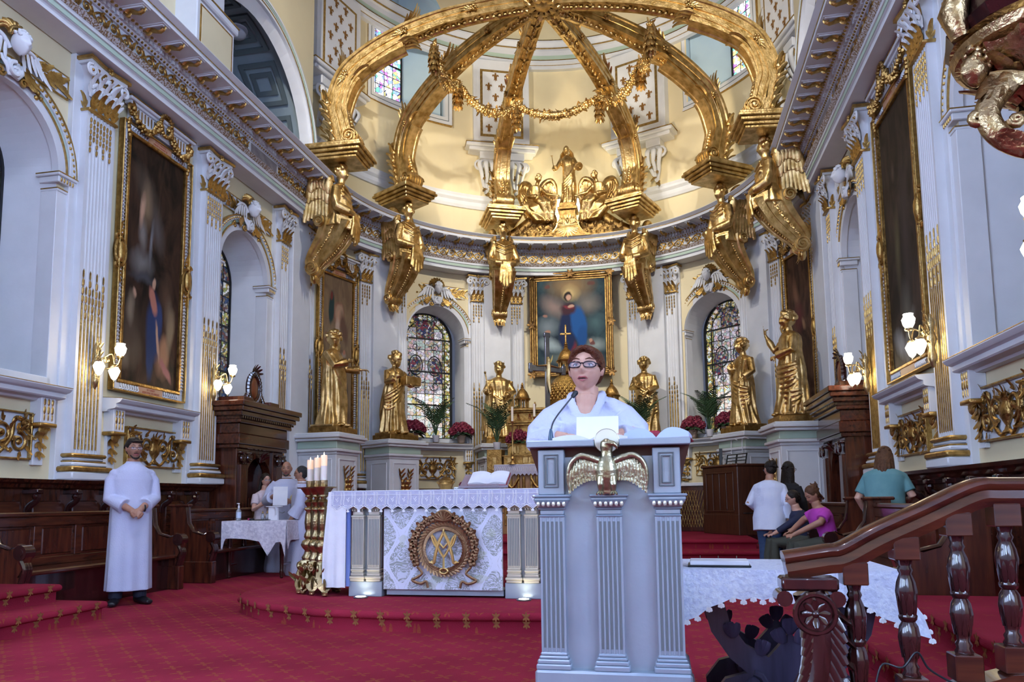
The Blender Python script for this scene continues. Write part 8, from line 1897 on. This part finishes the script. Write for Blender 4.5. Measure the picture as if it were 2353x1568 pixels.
# ---- woman with raised hand, left --------------------------------------------------------
def casual(lab,m,H,top,bottom,hairm,skin,arms,legs=None,tm=M4(),head=(0,0),glasses=True,hairf=None,sleeve=.5,vox=.0075,extra=(),shoes=SHOE,w=1.,long_top=.78,feet=True,hz=0,loose=1.1,tex=None):
    s=H/1.75; Mh=tm@M4.Translation((0,-.03*s,1.635*s+hz))@RZm(head[0])@RXm(head[1]); b=B(); torso(b,s,tm,w); b.m=tm; b.tube([(0,.0,1.40*s),(0,-.015,1.54*s)],[.06,.054],12); b.m=None; face_surf(b,Mh,1.0*s*1.02,24); ears(b,Mh,1.02*s)
    c=B(tm); 
    c.loft([[(w*loose*rx*s*cos(a)*(1+.03*sin(6*a+z*14)),loose*1.05*ry*s*sin(a)*(1+.03*sin(7*a+z*9)),z*s) for a in [2*PI*j/36 for j in range(36)]] for z,rx,ry in ((long_top,.185,.145),(.9,.182,.14),(1.05,.165,.125),(1.2,.175,.13),(1.33,.192,.125),(1.40,.165,.105),(1.455,.075,.07))]); c.m=None
    for sg,(sh_,el,ha,hd) in zip((-1,1),arms):
        sh_=tm@V((sg*.175*s,0,1.36*s)) if sh_ is None else V(sh_); el,ha=V(el),V(ha); limb3(b,[sh_,el,el.lerp(ha,.5),ha],[.05,.043,.036,.026]); hand(b,ha,hd,(0,-1,.3),s,.45)
        e=[sh_,sh_.lerp(el,.5),el,el.lerp(ha,.8)] if sleeve>.9 else [sh_,sh_.lerp(el,.4),sh_.lerp(el,.62+sleeve*.3)]
        c.tube(e,[.068*s*w,.066*s*w,.06*s*w,.048*s][:len(e)] if sleeve>.9 else [.072*s*w,.072*s*w,.07*s*w],12)
    L=legs or [((sx*.09*s,0,.92*s),(sx*.095*s,-.01,.5*s),(sx*.1*s,.01,.07)) for sx in (-1,1)]
    t=B(); sh=B()
    for hp_,kn,an in L:
        limb3(b,[hp_,kn,an],[.08,.05,.035]); limb3(t,[hp_,V(hp_).lerp(V(kn),.5),kn,V(kn).lerp(V(an),.4),an],[.105*w,.092*w,.072,.068,.056]); d=(0,-1,0) if not legs else (V(kn)-V(hp_)); d=V(d); d.z=0
        foot(sh,(an[0],an[1],max(0,an[2]-.07)),d if d.length>.01 else (0,-1,0),1.0)
    if legs is None: t.ell((0,.01,.9*s),(.18*s*w,.14*s,.12*s),16)
    else: t.ell(V(L[0][0]).lerp(V(L[1][0]),.5),(.19*w,.17,.13),16)
    h=B(); hairf(h,Mh,1.02*s)
    person(lab,m,skin,b,[('top',c,top,.009),('trousers',t,bottom,.011),('shoes',sh,shoes,.009)],h,hairm,features(Mh,1.02*s,glasses,hairm,LIP,False,.002),extra,vox)
def long_hair(h,Mh,s,L=.38,wide=.09,back=.07):
    cap_hair(h,Mh,s,front=.06,th=.010,n=60,seed=3); h.m=Mh@M4.Scale(s,4)
    for k in range(15):
        a=PI*(k/14)-0; x=wide*cos(a); y=.01+back*sin(a); h.tube([(x*.9,y,.03),(x*1.05,y+.015,-.10),(x*1.1+.01*sin(k*3),y+.03,-.22),(x*.95,y+.02,-L)],[.022,.026,.024,.008],7)
    h.m=None
def bun_hair(h,Mh,s,messy=0):
    cap_hair(h,Mh,s,front=.06,th=.009,n=70,seed=5); h.m=Mh@M4.Scale(s,4); h.ell((0,.095,.075),(.05,.045,.048),12)
    if messy:
        for k in range(14): a=k*2.4; h.tube([(0,.09,.08),(.05*cos(a),.11+.03*sin(a),.10+.035*sin(a*2)),(.065*cos(a),.12,.09+.06*sin(a*1.3))],[.012,.012,.004],5)
        for k in range(5): h.tube([(-.03+.015*k,.085,-.02),(-.03+.016*k,.10,-.09),(-.03+.014*k,.085,-.14)],[.012,.009,.003],5)
    h.m=None
def pony(h,Mh,s):
    cap_hair(h,Mh,s,front=.062,th=.007,n=70,seed=6); h.m=Mh@M4.Scale(s,4); h.ell((0,.10,-.01),(.03,.03,.045),10); h.m=None
casual('long haired woman in pale pink blouse raising one hand, left',T(-6.45,11.3,0,1.15),1.58,PALEP,BLK,HBLK,SKN,[(None,(-.27,-.10,1.0),(-.10,-.30,1.18),(.2,-.3,1)),(None,(.24,-.06,1.0),(.12,-.24,.95),(-.3,-1,0))],hairf=long_hair,sleeve=.15,head=(-.2,.05))
# ---- right group -------------------------------------------------------------------------
casual('dark clothed person mostly hidden behind the woman in white shirt',T(1.80,11.2,0,2.2),1.60,BLK,BLK,HBLK,SKN2,[(None,(-.22,-.04,1.05),(-.2,-.12,.8),(0,-.2,-1)),(None,(.22,-.04,1.05),(.2,-.12,.8),(0,-.2,-1))],hairf=long_hair,sleeve=1)
casual('standing woman in loose white shirt and jeans, seen from behind',T(1.45,10.68,0,2.75),1.60,WSH,JEAN,HBLK,SKN2,[(None,(-.26,.03,1.02),(-.25,-.04,.78),(0,-.1,-1)),(None,(.26,.02,1.03),(.20,-.20,.92),(-.2,-1,0))],tm=RXm(.14)@M4.Translation((0,.10,.0)),hairf=bun_hair,sleeve=1,head=(.8,.1),loose=1.28,long_top=.70,w=1.04)
def seat_legs(s,kx=-.46): return [((-.10,.0,.52),(-.12,-.46,.50),(-.12,-.50,.07)),((.10,0,.52),(.12,-.46,.50),(.12,-.46,.07))]
casual('seated woman in navy with spectacles, facing left on the right pew',T(1.90,10.55,0,-1.45),1.55,NAVY,OLIVE,HBLK,SKN,[(None,(-.20,-.20,.80),(-.10,-.46,.62),(0,-1,-.3)),(None,(.20,-.20,.80),(.10,-.46,.62),(0,-1,-.3))],legs=seat_legs(1),tm=M4.Translation((0,.0,-.36))@RXm(.18)@M4.Translation((0,.12,0)),hairf=pony,sleeve=1,head=(0,.05))
casual('seated woman in bright pink shirt with hair in a bun, right pew',T(2.06,9.86,0,-1.35),1.58,PINK,OLIVE,HBRN,SKN2,[(None,(-.22,-.24,.82),(-.06,-.50,.66),(.3,-1,-.2)),(None,(.22,-.22,.80),(.06,-.50,.64),(-.3,-1,-.2))],legs=seat_legs(1),tm=M4.Translation((0,.0,-.34))@RXm(.22)@M4.Translation((0,.14,0)),glasses=False,hairf=lambda h,M_,s:bun_hair(h,M_,s,1),sleeve=.2,head=(.15,.35),w=1.15)
casual('woman in teal shirt with long brown hair leaning over the pews, right',T(2.50,9.15,0,2.75),1.62,TEAL,BLK,HBRN,SKN,[(None,(-.28,-.10,1.10),(-.16,-.34,1.02),(.2,-1,0)),(None,(.29,-.10,1.08),(.22,-.30,.88),(0,-.6,-1))],tm=M4.Translation((0,0,.0))@RXm(.34)@M4.Translation((0,.30,.05)),hairf=lambda h,M_,s:long_hair(h,M_,s,.42,.085,.08),glasses=False,sleeve=.55,head=(0,.15),w=1.08,loose=1.25)
